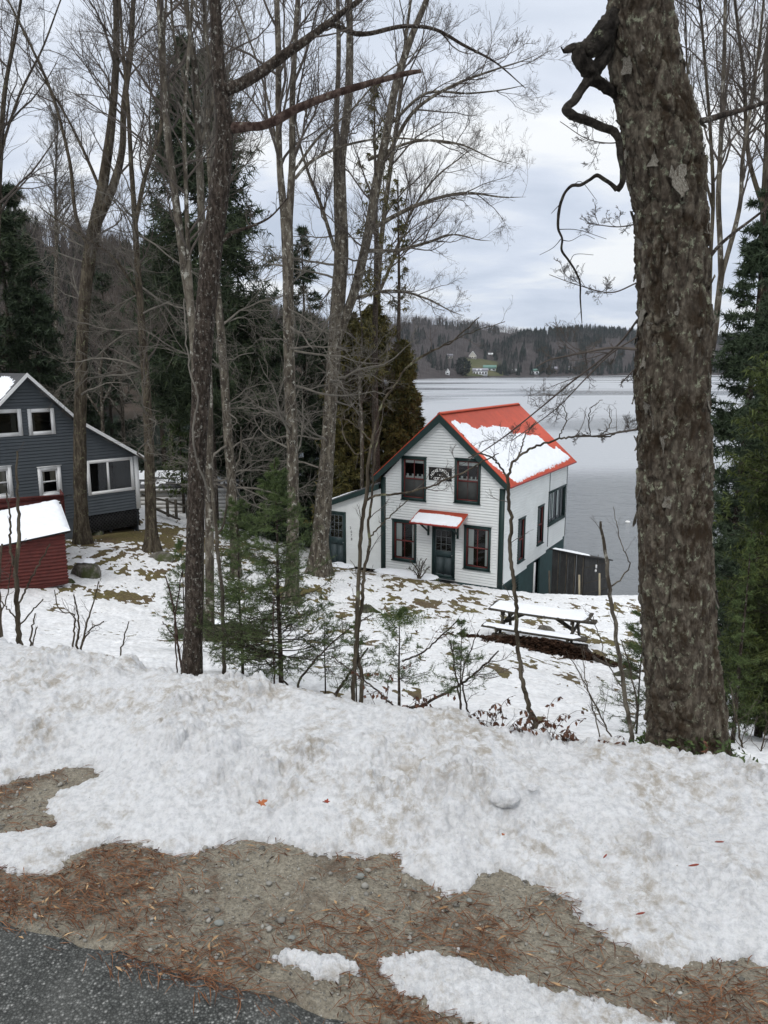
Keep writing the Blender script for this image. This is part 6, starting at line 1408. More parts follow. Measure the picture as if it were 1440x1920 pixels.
crown(bl_, 6, 4, 3, 2, np.random.default_rng(5), maxlen=.34, l1=.35, tw=.0007, t0=.15, wig=.2, up=.1).build('crown', M['twig'], bt)
# moss and evergreen leaves at its foot
g = P[0]; mb = MB(); rs = np.random.default_rng(8); nL = 520
an = rs.uniform(0, 2 * math.pi, nL); rr3 = .20 + rs.exponential(.05, nL); pc = np.stack([P[1, 0] + rr3 * np.cos(an), P[1, 1] + rr3 * np.sin(an), np.zeros(nL)], -1); pc[:, 2] = gz(pc[:, 0], pc[:, 1]) + rs.uniform(.0, .16, nL) * np.exp(-(rr3 - .2) * 8) + .03
dl = nrm(rs.normal(size=(nL, 3))) * .022; wl_ = nrm(np.cross(dl, rs.normal(size=(nL, 3)))) * .009
mb.add(np.stack([pc - dl, pc - wl_, pc + dl, pc + wl_], 1).reshape(-1, 3), np.arange(nL * 4).reshape(-1, 4)); tag(mb.build('creeping_leaves', M['fir'], origin=g), 'dark evergreen leaves creeping round the foot of the big trunk', 'plant', kind='stuff')

# ---------------------------------------------------------------- conifers
def conifer(label, px, Y, top_py, hw_px, mat='spruce', nb=120, tw=8, per=14, seed=0, ls=.13, lw=.03, prof=.85, low=.05, droop=.12, clump=0.0, name='spruce', dens=1.0, up=0.0, group='evergreens by the shore', gaps=.0, nper=1, base_py=None, trunk_r=None, sparse_low=0.0, planar=.75, bark_='bark_dark', ll=.42, down=.15):
    rs = np.random.default_rng(300 + seed); g = gp(px, Y); ztop = at(px, top_py, Y)[2]; H = ztop - g[2]; Rm = hw_px * Y / COSP / FPX
    t = thing(name, g, label, 'tree', group); tr = trunk_r or max(.02, H * .011)
    n = 12; Pt = np.array([g + A(.02 * H * .1 * math.sin(i), 0, H * i / (n - 1) - (.2 if i == 0 else 0)) for i in range(n)]); Rt = np.linspace(tr, tr * .12, n)
    mb = MB(); tubes(mb, Pt[None], Rt[None], 9); mb.build('trunk', M[bark_], t, smooth=True)
    nb = int(nb * 1.35); f = low + (1 - low) * rs.random(nb) ** 1.3 * .99; f = np.sort(f)
    if gaps: f = f[(noise3(f * 14, seed, .5) > -gaps) | (rs.random(len(f)) < .3)]
    N = len(f); az = rs.uniform(0, 2 * math.pi, N) if nper == 1 else (np.arange(N) * 2.399)
    Lb_ = Rm * (1 - f) ** prof * rs.uniform(.62, 1.1, N) * np.minimum(1, (f - low) / .12 + .55) + .02 * Rm
    e0 = up + .35 * f - droop
    D = np.stack([np.cos(az) * np.cos(e0), np.sin(az) * np.cos(e0), np.sin(e0)], -1); P = np.zeros((N, 6, 3)); P[:, 0] = g + np.stack([0 * f, 0 * f, f * H], -1)
    for s_ in range(5):
        D = nrm(D + rs.normal(size=D.shape) * .07 + A(0, 0, -droop * .35 + .05 * s_)); P[:, s_ + 1] = P[:, s_] + D * (Lb_ / 5)[:, None]
    Rb = np.clip(Lb_ * .012, .0015, tr * .4)[:, None] * np.linspace(1, .2, 6)[None]
    mb = MB(); tubes(mb, P, Rb, 3); 
    Q, RQ = spawn(P, Rb, tw, .12 + clump * .5, 1.0, 48, ll, 2, -.02, .10, .001 if Y < 12 else .004, .6, .4, planar=planar, rs=rs, taper_t=.45)
    if Y < 12: tubes(mb, Q, RQ, 3)
    mb.build('branches', M['twig'] if Y > 12 else M['bark_dark'], t)
    lf = MB(); leaves(lf, Q, per, ls, lw, .75 if not clump else .9, down, clump * .4, 1, rs=rs); leaves(lf, P, max(3, int(per * .8)), ls * .9, lw, .8, down, .25 + clump * .5, 1, rs=rs)
    lf.build('foliage', M[mat], t); return t
K = conifer
K('tall dark white pine with layered boughs behind the dark foreground trunk', 402, 37, 88, 165, 'pine', 240, 9, 26, 1, .46, .06, .42, .25, .03, .3, 'pine_tree', gaps=.1, planar=.55)
K('small pointed spruce standing between the twin stemmed and leaning trees', 578, 41, 425, 80, 'spruce', 150, 7, 11, 2, .30, .06, .62, .08, .15)
K('wide dark hemlock left of the twin stemmed tree', 470, 42, 560, 85, 'spruce', 150, 8, 19, 3, .34, .085, .6, .05, .2)
K('dark hemlock right behind the twin stemmed tree', 530, 39, 610, 75, 'spruce', 140, 8, 18, 4, .34, .085, .6, .05, .2)
K('dark hemlock filling the gap behind the leaning tree', 612, 40, 620, 62, 'spruce', 130, 8, 18, 5, .34, .085, .6, .05, .2)
K('tall dark spruce between the slim tree and the pine', 318, 50, 430, 75, 'spruce', 140, 8, 18, 41, .36, .08, .7, .1, .15, gaps=.1)
K('dark spruce behind the forked tree trunk', 225, 54, 500, 80, 'spruce', 130, 8, 18, 42, .38, .09, .7, .1, .15, gaps=.1)
K('dark hemlock left of the pine over the cove', 400, 44, 600, 80, 'spruce', 110, 8, 16, 26, .34, .085, .7, .35, .2, gaps=.1)
cz_ = dict(mat='cedar', prof=.45, low=.03, droop=-.1, planar=.2, name='cedar_tree', ll=.40, down=.5)
K('olive green cedar nearest the cottage roof', 752, 36, 640, 58, nb=260, tw=10, per=20, seed=6, ls=.24, lw=.085, **cz_)
K('broad olive cedar in the middle of the clump', 700, 37, 575, 78, nb=280, tw=10, per=22, seed=7, ls=.25, lw=.09, **cz_)
K('shadowed cedar at the left of the clump', 655, 36, 585, 70, nb=260, tw=10, per=20, seed=8, ls=.25, lw=.09, **cz_)
K('low cedar spreading toward the lake right of the clump', 775, 40, 740, 44, nb=180, tw=9, per=18, seed=9, ls=.24, lw=.085, **cz_)
K('tall thin half bare cedar rising above the clump', 705, 34, 150, 62, 'cedar', 85, 6, 7, 10, .24, .045, .35, .42, -.05, .2, 'cedar_tree', gaps=.12, planar=.1, down=.9)
K('half bare cedar crown right of the tall thin one', 745, 37, 330, 48, 'cedar', 70, 6, 7, 11, .24, .045, .4, .35, -.05, .2, 'cedar_tree', gaps=.12, planar=.1, down=.9)
K('dark pine at the far left above the house roof', 52, 46, 305, 125, 'pine', 270, 9, 26, 12, .42, .07, .55, .12, .05, .3, 'pine_tree', gaps=.08)
K('dark spruce at the left edge behind the house', -40, 40, 400, 110, 'spruce', 160, 8, 18, 13, .34, .085, .7, .1, .15)
K('dark hemlock just right of the house gable', 98, 44, 440, 90, 'spruce', 150, 8, 18, 14, .34, .085, .7, .1, .15)
K('dark hemlock low behind the forked tree', 175, 50, 640, 60, 'spruce', 110, 7, 16, 15, .34, .085, .7, .1, .15)
K('green hemlock between the dark trunk and the cove', 345, 40, 690, 48, 'fir', 90, 7, 10, 27, .2, .05, .7, .15, .2, gaps=.1)
K('dark spruce behind the right edge trees', 1418, 15, 265, 125, 'spruce', 240, 10, 24, 16, .13, .026, .55, .1, .12, group='evergreens at the right edge')
K('dark hemlock filling the right edge behind the cedar', 1395, 10.5, 430, 85, 'spruce', 190, 10, 20, 31, .08, .018, .4, .05, .12, group='evergreens at the right edge')
K('dark spruce filling the gap just right of the big trunk', 1352, 12, 330, 92, 'spruce', 210, 10, 22, 45, .10, .021, .36, .05, .12, group='evergreens at the right edge')
K('young spruce hidden mostly behind the big trunk', 1262, 9.5, 640, 88, 'spruce', 110, 9, 16, 17, .045, .010, .75, .12, .12, group='evergreens at the right edge')
K('olive cedar at the right edge close to the road', 1478, 6.3, 150, 175, 'cedar_near', 200, 11, 22, 18, .060, .013, .28, .05, .05, name='cedar_tree', group='evergreens at the right edge', planar=.2, down=.6)
K('lower green cedar in front at the right edge', 1420, 7.0, 620, 92, 'cedar_near', 160, 11, 22, 19, .052, .011, .32, .05, .05, name='cedar_tree', group='evergreens at the right edge', planar=.2, down=.6)
K('thin young hemlock at the right edge by the snowbank', 1372, 6.0, 1000, 50, 'fir', 60, 7, 12, 20, .03, .005, .7, .1, .1, name='young_fir', group='young firs along the bank')
yf = dict(name='young_fir', group='young firs along the bank', droop=.02, planar=.9, bark_='bark_dark', ll=.38, down=.0)
K('tallest young fir on the bank with wide green boughs', 527, 7.2, 862, 170, 'fir', 112, 14, 26, 21, .030, .0042, .75, .10, trunk_r=.028, **yf)
K('young fir left of the tallest, close to the grey sapling', 455, 8.3, 930, 130, 'fir', 92, 13, 26, 22, .032, .0045, .7, .12, trunk_r=.02, **yf)
K('small fir with tufted dense top in front of the cottage', 748, 6.0, 1140, 96, 'fir', 26, 9, 18, 23, .024, .0038, .55, .30, trunk_r=.015, **yf)
K('small sparse fir left of the picnic table', 862, 5.6, 1165, 90, 'fir', 24, 9, 16, 24, .024, .0038, .6, .30, trunk_r=.009, **yf)
K('tiny fir among the stems of the double sapling', 668, 6.9, 1165, 75, 'fir', 30, 9, 16, 25, .026, .004, .6, .2, trunk_r=.009, **yf)
K('young fir just left of the big rough trunk', 1192, 6.0, 1125, 105, 'fir', 44, 10, 18, 28, .026, .004, .7, .08, trunk_r=.010, **yf)
K('low dark fir behind the dark trunk foot', 350, 10.5, 1010, 70, 'fir', 60, 9, 18, 29, .035, .006, .7, .12, trunk_r=.015, **yf)
K('short fir between the tallest fir and the double sapling', 610, 7.4, 1120, 80, 'fir', 30, 9, 14, 30, .028, .0042, .6, .2, trunk_r=.009, **yf)
# the tufted top of the small fir
q = at(752, 1163, 6.0); rs = np.random.default_rng(6); mb = MB(); nT = 1500; pc = q + rs.normal(size=(nT, 3)) * A(.10, .06, .035) + A(0, 0, .02); dl = nrm(rs.normal(size=(nT, 3)) + A(0, 0, .6)) * .028; w_ = nrm(np.cross(dl, rs.normal(size=(nT, 3)))) * .003
ft = [o for o in C.objects if o.get('label', '').startswith('small fir with tufted')][0]
mb.add(np.stack([pc - w_, pc + w_, pc + dl], 1).reshape(-1, 3), np.arange(nT * 3).reshape(-1, 3)); mb.build('leader_tuft', M['fir'], ft)

# ---------------------------------------------------------------- bare saplings, sticks and weeds
def sapling(label, Y, stems, side=(5, 3, 2), seed=0, mat='bark_brown', name='bare_sapling', cat='sapling', group='bare saplings on the bank', ml=.35, tw=.0011, base=None, noise=.004):
    rs = np.random.default_rng(500 + seed); PR = []
    for i, s_ in enumerate(stems):
        p, r_ = path(s_, Y)
        if s_[0][1] > 1150 and i < 2: p = np.vstack([p[0] - A(0, 0, max(.1, p[0, 2] - float(gz(p[0, 0], p[0, 1])) + .05)), p]); r_ = np.concatenate([[r_[0]], r_])
        Q_, rq = resample(p, r_, max(10, len(p) * 5)); Q_[1:-1] += rs.normal(size=Q_[1:-1].shape) * noise; PR.append((Q_, rq))
    t = thing(name, PR[0][0][0], label, cat, group)
    for i, (Q_, rq) in enumerate(PR):
        mb = MB(); tubes(mb, Q_[None], rq[None], 7); mb.build('stem' if i < 1 or stems[i][0][1] > 1250 else 'branch', M[mat], t, smooth=True)
    if side:
        mb = MB(); P_ = np.stack([resample(p, r_, 12)[0] for p, r_ in PR]); R_ = np.stack([resample(p, r_, 12)[1] for p, r_ in PR])
        Q1, R1 = spawn(P_, R_, side[0], .25, 1, 50, .35, 5, .15, .2, tw, .5, .4, rs=rs, maxlen=ml); tubes(mb, Q1, R1, 4)
        Q2, R2 = spawn(Q1, R1, side[1], .2, 1, 42, .5, 3, .12, .2, tw, .6, .5, rs=rs); tubes(mb, Q2, R2, 3)
        Q3, R3 = spawn(Q2, R2, side[2], .2, 1, 42, .5, 2, .1, .2, tw * .8, .6, .5, rs=rs); tubes(mb, Q3, R3, 3); mb.build('twigs', M['twig'], t)
    return t, PR
sapling('double stemmed bare sapling in front of the lean-to wall', 6.6, [
    [(661,1325,9),(667,1226,8.5),(672,1101,8),(681,961,8),(687,923,8),(690,876,7),(697,836,6.5),(706,790,5,.05),(722,745,4.5,.1),(736,728,4,.1),(759,691,4,.1),(790,668,3.5,.1),(850,638,3,.1),(898,595,2,.1)],
    [(676,1325,9),(679,1273,8.5),(670,1226,8,.05),(678,1132,7,.05),(683,1070,6.5),(693,1007,6),(690,982,5.5),(697,939,5),(699,914,4.5),(703,851,3.5),(715,800,2.5)],
    [(687,938,5),(700,930,5,-.05),(740,927,4.5,-.1),(776,921,4,-.15),(808,912,4,-.15),(839,898,4,-.2),(870,885,3.5,-.2),(901,868,3,-.25),(935,850,2,-.3)],
    [(693,1007,3.5),(714,985,3,-.05),(735,964,2.8,-.1),(750,950,2.4,-.1),(766,937,2,-.1)],
    [(759,691,3,.1),(820,654,2.5,.1),(880,625,2,.1),(947,603,1.5,.1)],
    [(700,836,3.2),(680,810,3,.1),(655,790,2.6,.15),(632,781,2.2,.2)], [(698,836,3),(668,850,2.6,.1),(645,820,2.2,.15),(640,790,1.8,.2)]], (5, 3, 2), 1)
sapling('bare crooked sapling rising before the cottage corner', 4.6, [
    [(997,1402,14),(1000,1375,13),(1003,1351,12),(992,1329,10),(985,1300,9.5),(979,1273,9),(974,1235,8.5),(970,1195,8.5),(967,1132,8),(961,1070,8),(956,1023,8),(959,995,7.5),(954,945,7),(953,915,7),(953,889,6.5)],
    [(953,890,6),(961,869,5.5),(972,857,5),(990,844,5),(1020,832,4.5,.02),(1047,823,4,.04),(1076,819,4,.05),(1107,817,3.5,.06),(1138,819,3.2,.07),(1159,811,2.6,.08),(1185,806,2,.09)],
    [(954,900,4.5),(942,878,4,-.02),(925,860,3.5,-.04),(900,850,3,-.06),(878,858,2.2,-.08)],
    [(972,857,3.5),(978,840,3.2),(982,826,3),(992,806,2.4),(1005,790,1.8)],
    [(1047,823,2.6,.04),(1058,800,2.4,.05),(1063,780,2.2,.06),(1058,765,1.8,.06),(1042,756,1.2,.06)], [(1107,817,2.4,.06),(1103,795,2.2,.06),(1111,762,1.8,.06),(1130,750,1.2,.06)], [(1125,818,2,.06),(1144,796,1.8,.07),(1142,760,1.2,.07)]], (4, 3, 2), 2, ml=.22, tw=.0008)
sapling('dead grey stick leaning left of the big trunk', 4.5, [[(1190,1425,10),(1180,1352,9),(1170,1290,9),(1160,1230,8.5),(1150,1150,8),(1140,1090,8),(1132,1020,7),(1126,978,5)], [(1145,1100,3.5),(1165,1085,3),(1180,1060,2.5),(1165,1020,1.8),(1150,950,1.2)],
    [(1168,1290,3),(1150,1265,2.5),(1125,1200,2),(1110,1150,1.4)]], (3, 2, 1), 3, 'bark_grey', ml=.2, tw=.0008)
sapling('straight bare sapling in front of the red shed', 6.4, [[(39,1222,12),(34,1174,10),(31,1104,9.5),(30,1069,9),(34,1028,8),(35,973,6.5),(32,918,5),(32,846,3.5)], [(30,1069,6),(21,1039,5),(19,995,4.5),(18,960,3.5),(12,925,2.5)],
    [(34,1135,4),(42,1118,4),(51,1098,3.8),(72,1060,3.4),(94,1020,2.6)], [(36,1174,3.5),(55,1152,3),(81,1123,2.4)], [(31,1162,3.2),(15,1142,3),(0,1124,2.4)]], (2, 2, 1), 4, ml=.16)
sapling('bare sapling at the very left edge of the snowbank', 6.2, [[(2,1212,8),(0,1150,7),(-2,1080,6),(4,1020,4)], [(1,1150,3),(12,1120,2.5),(22,1060,2)]], (3, 2, 1), 5, ml=.2)
sapling('thin grey sapling right of the dark foreground trunk', 7.5, [[(421,1280,9),(420,1230,8.5),(418,1160,8.5),(416,1100,8),(409,1040,8),(404,984,7.5),(399,930,7),(393,868,6),(388,820,4.5),(392,760,3)], [(406,1005,4.5),(418,985,4.5),(424,950,4),(430,900,3.5),(448,860,3),(452,800,2.2)], [(400,950,3),(380,925,2.6),(372,900,2)]], (3, 3, 2), 6, 'bark_grey', ml=.3)
sapling('reddish thin stem left of the dark foreground trunk', 7.2, [[(345,1275,5),(335,1220,4.5),(328,1160,4),(322,1120,3.5),(310,1080,2.5)], [(328,1165,3),(335,1110,2.6),(342,1070,2)], [(330,1200,2.4),(305,1165,2)]], (3, 2, 1), 7, 'red_branch', ml=.2)
sapling('thin red stem right of the tallest fir', 7.0, [[(515,1285,4),(513,1240,3.5),(512,1180,3),(514,1120,2.4)]], (2, 1, 1), 8, 'red_branch', ml=.12)
sapling('bare forked shrub of fine stems on the bank crest at left', 6.2, [[(152,1222,5),(158,1190,4),(168,1150,3.4),(178,1120,2.6),(185,1090,2)], [(143,1220,5),(148,1180,4),(146,1150,3),(138,1115,2)], [(155,1205,3.4),(170,1180,3),(195,1165,2.4)], [(136,1218,4),(140,1165,3.5),(139,1153,3),(118,1148,2.6),(104,1120,2.2),(102,1106,1.6)]], (5, 3, 2), 9, ml=.22, name='bare_shrub', cat='shrub', group='bare shrubs on the bank')
sapling('single bent twig standing in the snow mid left', 6.4, [[(225,1240,3.5),(232,1200,3),(242,1165,2)]], (2, 1, 1), 10, name='twig_stem', cat='twig', group='bare shrubs on the bank', ml=.1)
sapling('short bare stems beside the straight sapling at left', 6.2, [[(57,1218,4),(60,1180,3.4),(66,1150,2.4)], [(60,1218,3),(70,1175,2.4)]], (2, 1, 1), 11, name='bare_shrub', cat='shrub', group='bare shrubs on the bank', ml=.1)
sapling('tangle of low bare branches below the tufted fir', 6.0, [[(750,1345,7),(800,1318,6,-.2),(860,1285,5,-.3),(905,1250,4,-.4),(935,1220,3,-.4)], [(745,1340,6),(800,1355,5,-.3),(870,1362,4,-.5),(950,1375,3,-.7)], [(755,1240,4),(790,1225,3.5,-.1),(830,1190,3,-.2),(860,1160,2,-.2)], [(745,1330,4),(700,1290,3.4,.1),(650,1250,3,.2),(620,1230,2,.2)], [(735,1330,3.4),(690,1345,3,0),(640,1310,2.4,.1)]], (7, 4, 2), 12, 'bark_dark', name='bare_shrub', cat='shrub', group='bare shrubs on the bank', ml=.35)
sapling('thin twin stems of a bare sapling under the sparse fir', 5.6, [[(868,1372,4.5),(862,1310,4),(855,1270,3.4),(845,1200,2.4)], [(882,1375,5),(874,1320,4),(866,1280,3.4),(880,1220,2.4),(900,1180,1.6)]], (5, 3, 2), 13, 'bark_dark', ml=.3)
sapling('leaning bare branch beneath the short fir', 7.0, [[(622,1320,7),(640,1285,6,.05),(665,1250,5,.1),(690,1215,3.5,.15)], [(560,1280,5),(590,1240,4),(640,1190,3),(700,1150,2)], [(540,1285,4),(500,1240,3),(470,1210,2)]], (7, 4, 2), 14, 'bark_dark', name='bare_shrub', cat='shrub', group='bare shrubs on the bank', ml=.4)
sapling('sprawling bare brush left of the big trunk foot', 5.0, [[(1165,1415,4),(1140,1370,3.4,.1),(1110,1310,3,.2),(1085,1260,2.4,.3),(1062,1220,1.6,.3)], [(1175,1415,4),(1195,1330,3.4),(1180,1250,3),(1165,1200,2)], [(1130,1410,3),(1115,1340,2.6,.1),(1100,1280,2,.1),(1090,1210,1.4,.1)]], (6, 3, 2), 15, name='bare_shrub', cat='shrub', group='bare shrubs on the bank', ml=.3)
sapling('bare brush at the right edge below the cedar', 5.2, [[(1400,1440,5),(1392,1400,4),(1380,1340,3),(1370,1290,2)], [(1420,1450,4),(1430,1400,3),(1440,1350,2)], [(1385,1440,3),(1360,1440,3),(1400,1470,3)]], (8, 4, 2), 16, name='bare_shrub', cat='shrub', group='bare shrubs on the bank', ml=.3)
sapling('leafless bush against the cottage wall left of the door', 29.6, [[(785,1085,3),(783,1070,2.5),(775,1058,2),(768,1050,1.5)], [(787,1085,3),(790,1068,2.5),(795,1055,2),(800,1047,1.5)], [(784,1085,3),(778,1072,2),(765,1066,1.5)], [(788,1085,3),(797,1072,2),(803,1062,1.5)], [(786,1085,3),(786,1062,2),(788,1048,1.4)]], (9, 4, 3), 17, name='bare_shrub', cat='bush', group='bare shrubs on the bank', ml=.6, tw=.005, noise=.01)
# dried weeds with hanging leaves
def crest(px, s0=1.5):
    """top of the bank in a photo column"""
    k = (px - 720) / FPX * 1.06; Y = (s0 + 1.56) / (RN[0] * k + RN[1]); X = k * Y; a1 = a_of(X, Y)
    return A(X, Y, float(gz(X, Y)) + float(np.interp(a1, [-4, -2.9, -0.87, 0.62, 3], [0.235, 0.215, 0.14, 0.06, 0.06]) * (1 - sstep(1.3, 2.3, s0))) + .03)
def weed(label, px, Y, h, n, seed, spread=.10, nl=9, size=.026, group='dried weeds on the snowbank'):
    rs = np.random.default_rng(700 + seed); g = crest(px) - A(0, 0, .02); t = thing('dry_weed', g, label, 'weed', group)
    D = nrm(rs.normal(size=(n, 3)) * A(.6, .6, .1) + A(0, 0, 1)); P_ = np.zeros((n, 7, 3)); P_[:, 0] = g + rs.normal(size=(n, 3)) * A(spread * .3, spread * .3, 0)
    hh_ = h * rs.uniform(.5, 1.1, n)
    for i in range(6): D = nrm(D + rs.normal(size=D.shape) * .15 + A(0, 0, -.32 * (i > 1))); P_[:, i + 1] = P_[:, i] + D * (hh_ / 6)[:, None]
    mb = MB(); tubes(mb, P_, np.full((n, 7), .0014) * np.linspace(1, .6, 7)[None], 4); mb.build('stalks', M['twig'], t)
    if nl: lf = MB(); leaves(lf, P_, nl, size, size * .28, .75, .9, .35, 1, rs=rs, quad=True); lf.build('leaves', M['dry_leaf'], t)
for i, a_ in enumerate([('drooping brown weed cluster left of the crooked sapling', 925, 4.9, .20, 16), ('brown dried fern hanging right of the crooked sapling', 1030, 4.7, .22, 18), ('curled brown weeds at the foot of the crooked sapling', 995, 4.6, .14, 14), ('small dried weed at the foot of the big trunk', 1200, 4.0, .10, 7), ('dried red brown weeds beside the dead grey stick', 1140, 4.6, .12, 12),
                        ('brown curled leaves on a stalk between sapling and big trunk', 1095, 4.7, .10, 8), ('thin dry grass stalks at the right end of the snowbank', 1340, 4.1, .12, 8), ('dried weed beneath the tufted fir', 770, 5.9, .16, 10), ('reddish leaved twig between the double sapling and tufted fir', 722, 6.6, .35, 8)]):
    weed(*a_, seed=i)
# ---------------------------------------------------------------- litter on the verge and bank
rs = np.random.default_rng(91)
def verge_pts(n, smin, smax, bias=None):
    s_ = rs.uniform(smin, smax, n); a_ = rs.uniform(-2.6, 2.3, n); X = RN[0] * (s_ + 1.56) + RN[1] * a_; Y = RN[1] * (s_ + 1.56) - RN[0] * a_
    k = (sdf(X, Y, W_main) < .0) | (sdf(X, Y, W_bare) > .0); k &= (sdf(X, Y, W_slab) < 0) & (sdf(X, Y, W_bit) < 0)
    if bias is not None: k &= bias(X, Y, s_, a_)
    return X[k], Y[k]
def strips(name, X, Y, L0, L1, w, mat, label, zoff=.004, curl=.3, tilt=.12, cat='litter'):
    n = len(X); an = rs.normal(-.25, .8, n); l = rs.uniform(L0, L1, n); dx, dy = np.cos(an), np.sin(an); mb = MB()
    b2 = an + rs.normal(size=n) * curl; z = gz(X, Y) + zoff + .008 * rs.random(n); tz = rs.normal(size=n) * tilt
    wv = rs.uniform(.6, 1.4, n) * w
    p0 = np.stack([X, Y, z], -1); p1 = p0 + np.stack([dx * l / 2, dy * l / 2, np.abs(tz) * l * .5], -1); p2 = p1 + np.stack([np.cos(b2) * l / 2, np.sin(b2) * l / 2, -np.abs(tz) * l * .5], -1)
    sd = np.stack([-dy, dx, 0 * dx], -1) * wv[:, None]
    V = np.stack([p0, p1 - sd, p2, p1 + sd], 1).reshape(-1, 3); return tag(mb.add(V, np.arange(n * 4).reshape(-1, 4)).build(name, M[mat]), label, cat, kind='stuff')
M['needle'] = woodmat('pine_straw', (0.07, 0.030, 0.018), (0.22, 0.115, 0.065)); M['chip'] = woodmat('pale_leaf_bits', (0.20, 0.11, 0.05), (0.48, 0.33, 0.19)); M['darkbit'] = woodmat('dark_bits', (0.03, 0.02, 0.015), (0.10, 0.06, 0.04))
dens = lambda X, Y, s_, a_: (rs.random(len(X)) < np.clip(.22 + 1.5 * (fbm(X * 1.7, Y * 1.7, 3, 3) + .15) + .55 * np.exp(-((s_ - .12) / .12) ** 2) + .5 * np.exp(-((a_ + 1.5) / .6) ** 2 - ((s_ - .25) / .2) ** 2) - .3 * (a_ > .3) * (s_ > .3), .04, 1))
X, Y = verge_pts(38000, -.05, 1.2, dens); strips('pine_needles', X, Y, .035, .095, .0014, 'needle', 'rust coloured pine needles scattered over the gravel verge')
X, Y = verge_pts(1500, -.05, 1.2, dens); strips('leaf_bits', X, Y, .015, .045, .0035, 'chip', 'pale tan leaf fragments scattered over the gravel verge')
X, Y = verge_pts(9000, -.03, 1.2, dens); strips('bark_bits', X, Y, .01, .035, .0022, 'darkbit', 'small dark bark fragments scattered over the gravel verge')
# pebbles
def ico():
    t = (1 + 5 ** .5) / 2; v = nrm(A(*[]) .reshape(0, 3)) if False else nrm(np.array([(-1,t,0),(1,t,0),(-1,-t,0),(1,-t,0),(0,-1,t),(0,1,t),(0,-1,-t),(0,1,-t),(t,0,-1),(t,0,1),(-t,0,-1),(-t,0,1)], float))
    f = [(0,11,5),(0,5,1),(0,1,7),(0,7,10),(0,10,11),(1,5,9),(5,11,4),(11,10,2),(10,7,6),(7,1,8),(3,9,4),(3,4,2),(3,2,6),(3,6,8),(3,8,9),(4,9,5),(2,4,11),(6,2,10),(8,6,7),(9,8,1)]
    return v, np.array(f)
iv, if_ = ico()
M['pebble'] = woodmat('pebbles', (0.09, 0.085, 0.075), (0.30, 0.29, 0.26))
X, Y = verge_pts(5200, 0.0, 1.2); n = len(X); r_ = .0022 + rs.exponential(.0022, n); Vp = iv[None] * r_[:, None, None] * rs.uniform(.6, 1.2, (n, 1, 3)) * (1 + .2 * rs.normal(size=(n, 12, 1))); Vp[..., 2] *= .7
Vp += np.stack([X, Y, gz(X, Y) + r_ * .25 + .003], -1)[:, None]; mb = MB(); mb.add(Vp.reshape(-1, 3), (if_[None] + (np.arange(n) * 12)[:, None, None]).reshape(-1, 3)); tag(mb.build('grit', M['pebble']), 'fine grit and small stones on the verge', 'gravel', kind='stuff')
M['pebble_pale'] = paint('pale_pebble', (0.42, 0.41, 0.37), .8, .15, ns=30); M['pebble_grey'] = paint('grey_pebble', (0.19, 0.20, 0.185), .8, .2, ns=30)
for i, (px_, py_, w_, mt, lab) in enumerate([(293, 1640, 14, 'grey', 'grey pebble below the left snow edge'), (411, 1733, 20, 'grey', 'flat grey pebble in the pine litter'), (676, 1645, 22, 'grey', 'grey green pebble under the snow edge at centre'), (1385, 1862, 12, 'pale', 'round white pebble near the lower right corner'), (1213, 1828, 6, 'pale', 'tiny white pebble under the right snow edge'), (1053, 1849, 6, 'pale', 'tiny white pebble above the snow slab'), (548, 1762, 18, 'grey', 'dark grey pebble left of the small snow patch'), (384, 1634, 10, 'grey', 'small tan pebble under the middle snow edge'), (913, 1747, 6, 'pale', 'tiny white pebble in mid gravel'), (880, 1690, 14, 'grey', 'grey pebble below the drooping snow lobe'), (1275, 1863, 10, 'pale', 'small pale pebble right of the ice lump')]):
    p_ = on_z(px_, py_); k_ = np.linalg.norm(p_ - EYE) / FPX * w_ / 2; t = thing('pebble', p_, lab, 'pebble', 'loose pebbles on the verge'); v_ = iv * A(1, .8, .55) * k_ * (1 + .12 * rs.normal(size=(12, 1)))
    # subdivide once for a rounder stone
    m0 = MB(); m0.add(v_ + p_ + A(0, 0, k_ * .3), if_); o = m0.build('stone', M['pebble_' + mt], t, smooth=True); md = o.modifiers.new('round', 'SUBSURF'); md.levels = md.render_levels = 2
# maple leaves and seeds on the snow
def leaf(label, px, py, size, mat, seed, ang=0.0, name='fallen_leaf'):
    q = bank_top(px, py); rs2 = np.random.default_rng(seed); k_ = np.linalg.norm(q - EYE) / FPX * size / 2; n_ = 17; an = np.linspace(0, 2 * math.pi, n_ + 1)[:-1]
    rad = np.array([1, .55, .85, .5, .95, .5, .8, .45, .6, .3, .6, .45, .8, .5, .95, .5, .8])[:n_]; z_ = .25 * np.sin(an * 2 + seed) + .15 * rs2.normal(size=n_)
    V = [q + A(0, 0, .012)] + [q + A(math.cos(a_ + ang) * r_ * k_, math.sin(a_ + ang) * r_ * k_ * .9, .014 + (z_[i] + .35) * k_ * .6) for i, (a_, r_) in enumerate(zip(an, rad))]
    return tag(MB().add(V, [[0, 1 + i, 1 + (i + 1) % n_] for i in range(n_)]).build(name, M[mat], origin=q), label, 'leaf', 'fallen leaves on the snow')
leaf('curled orange brown leaf lying on the snow at centre left', 489, 1514, 26, 'orange_leaf', 1, .5); leaf('small dark red leaf on the snow right of the orange one', 611, 1511, 17, 'red_leaf', 2, 1.2); leaf('tiny brown leaf near the drooping snow lobe', 943, 1572, 10, 'orange_leaf', 3)
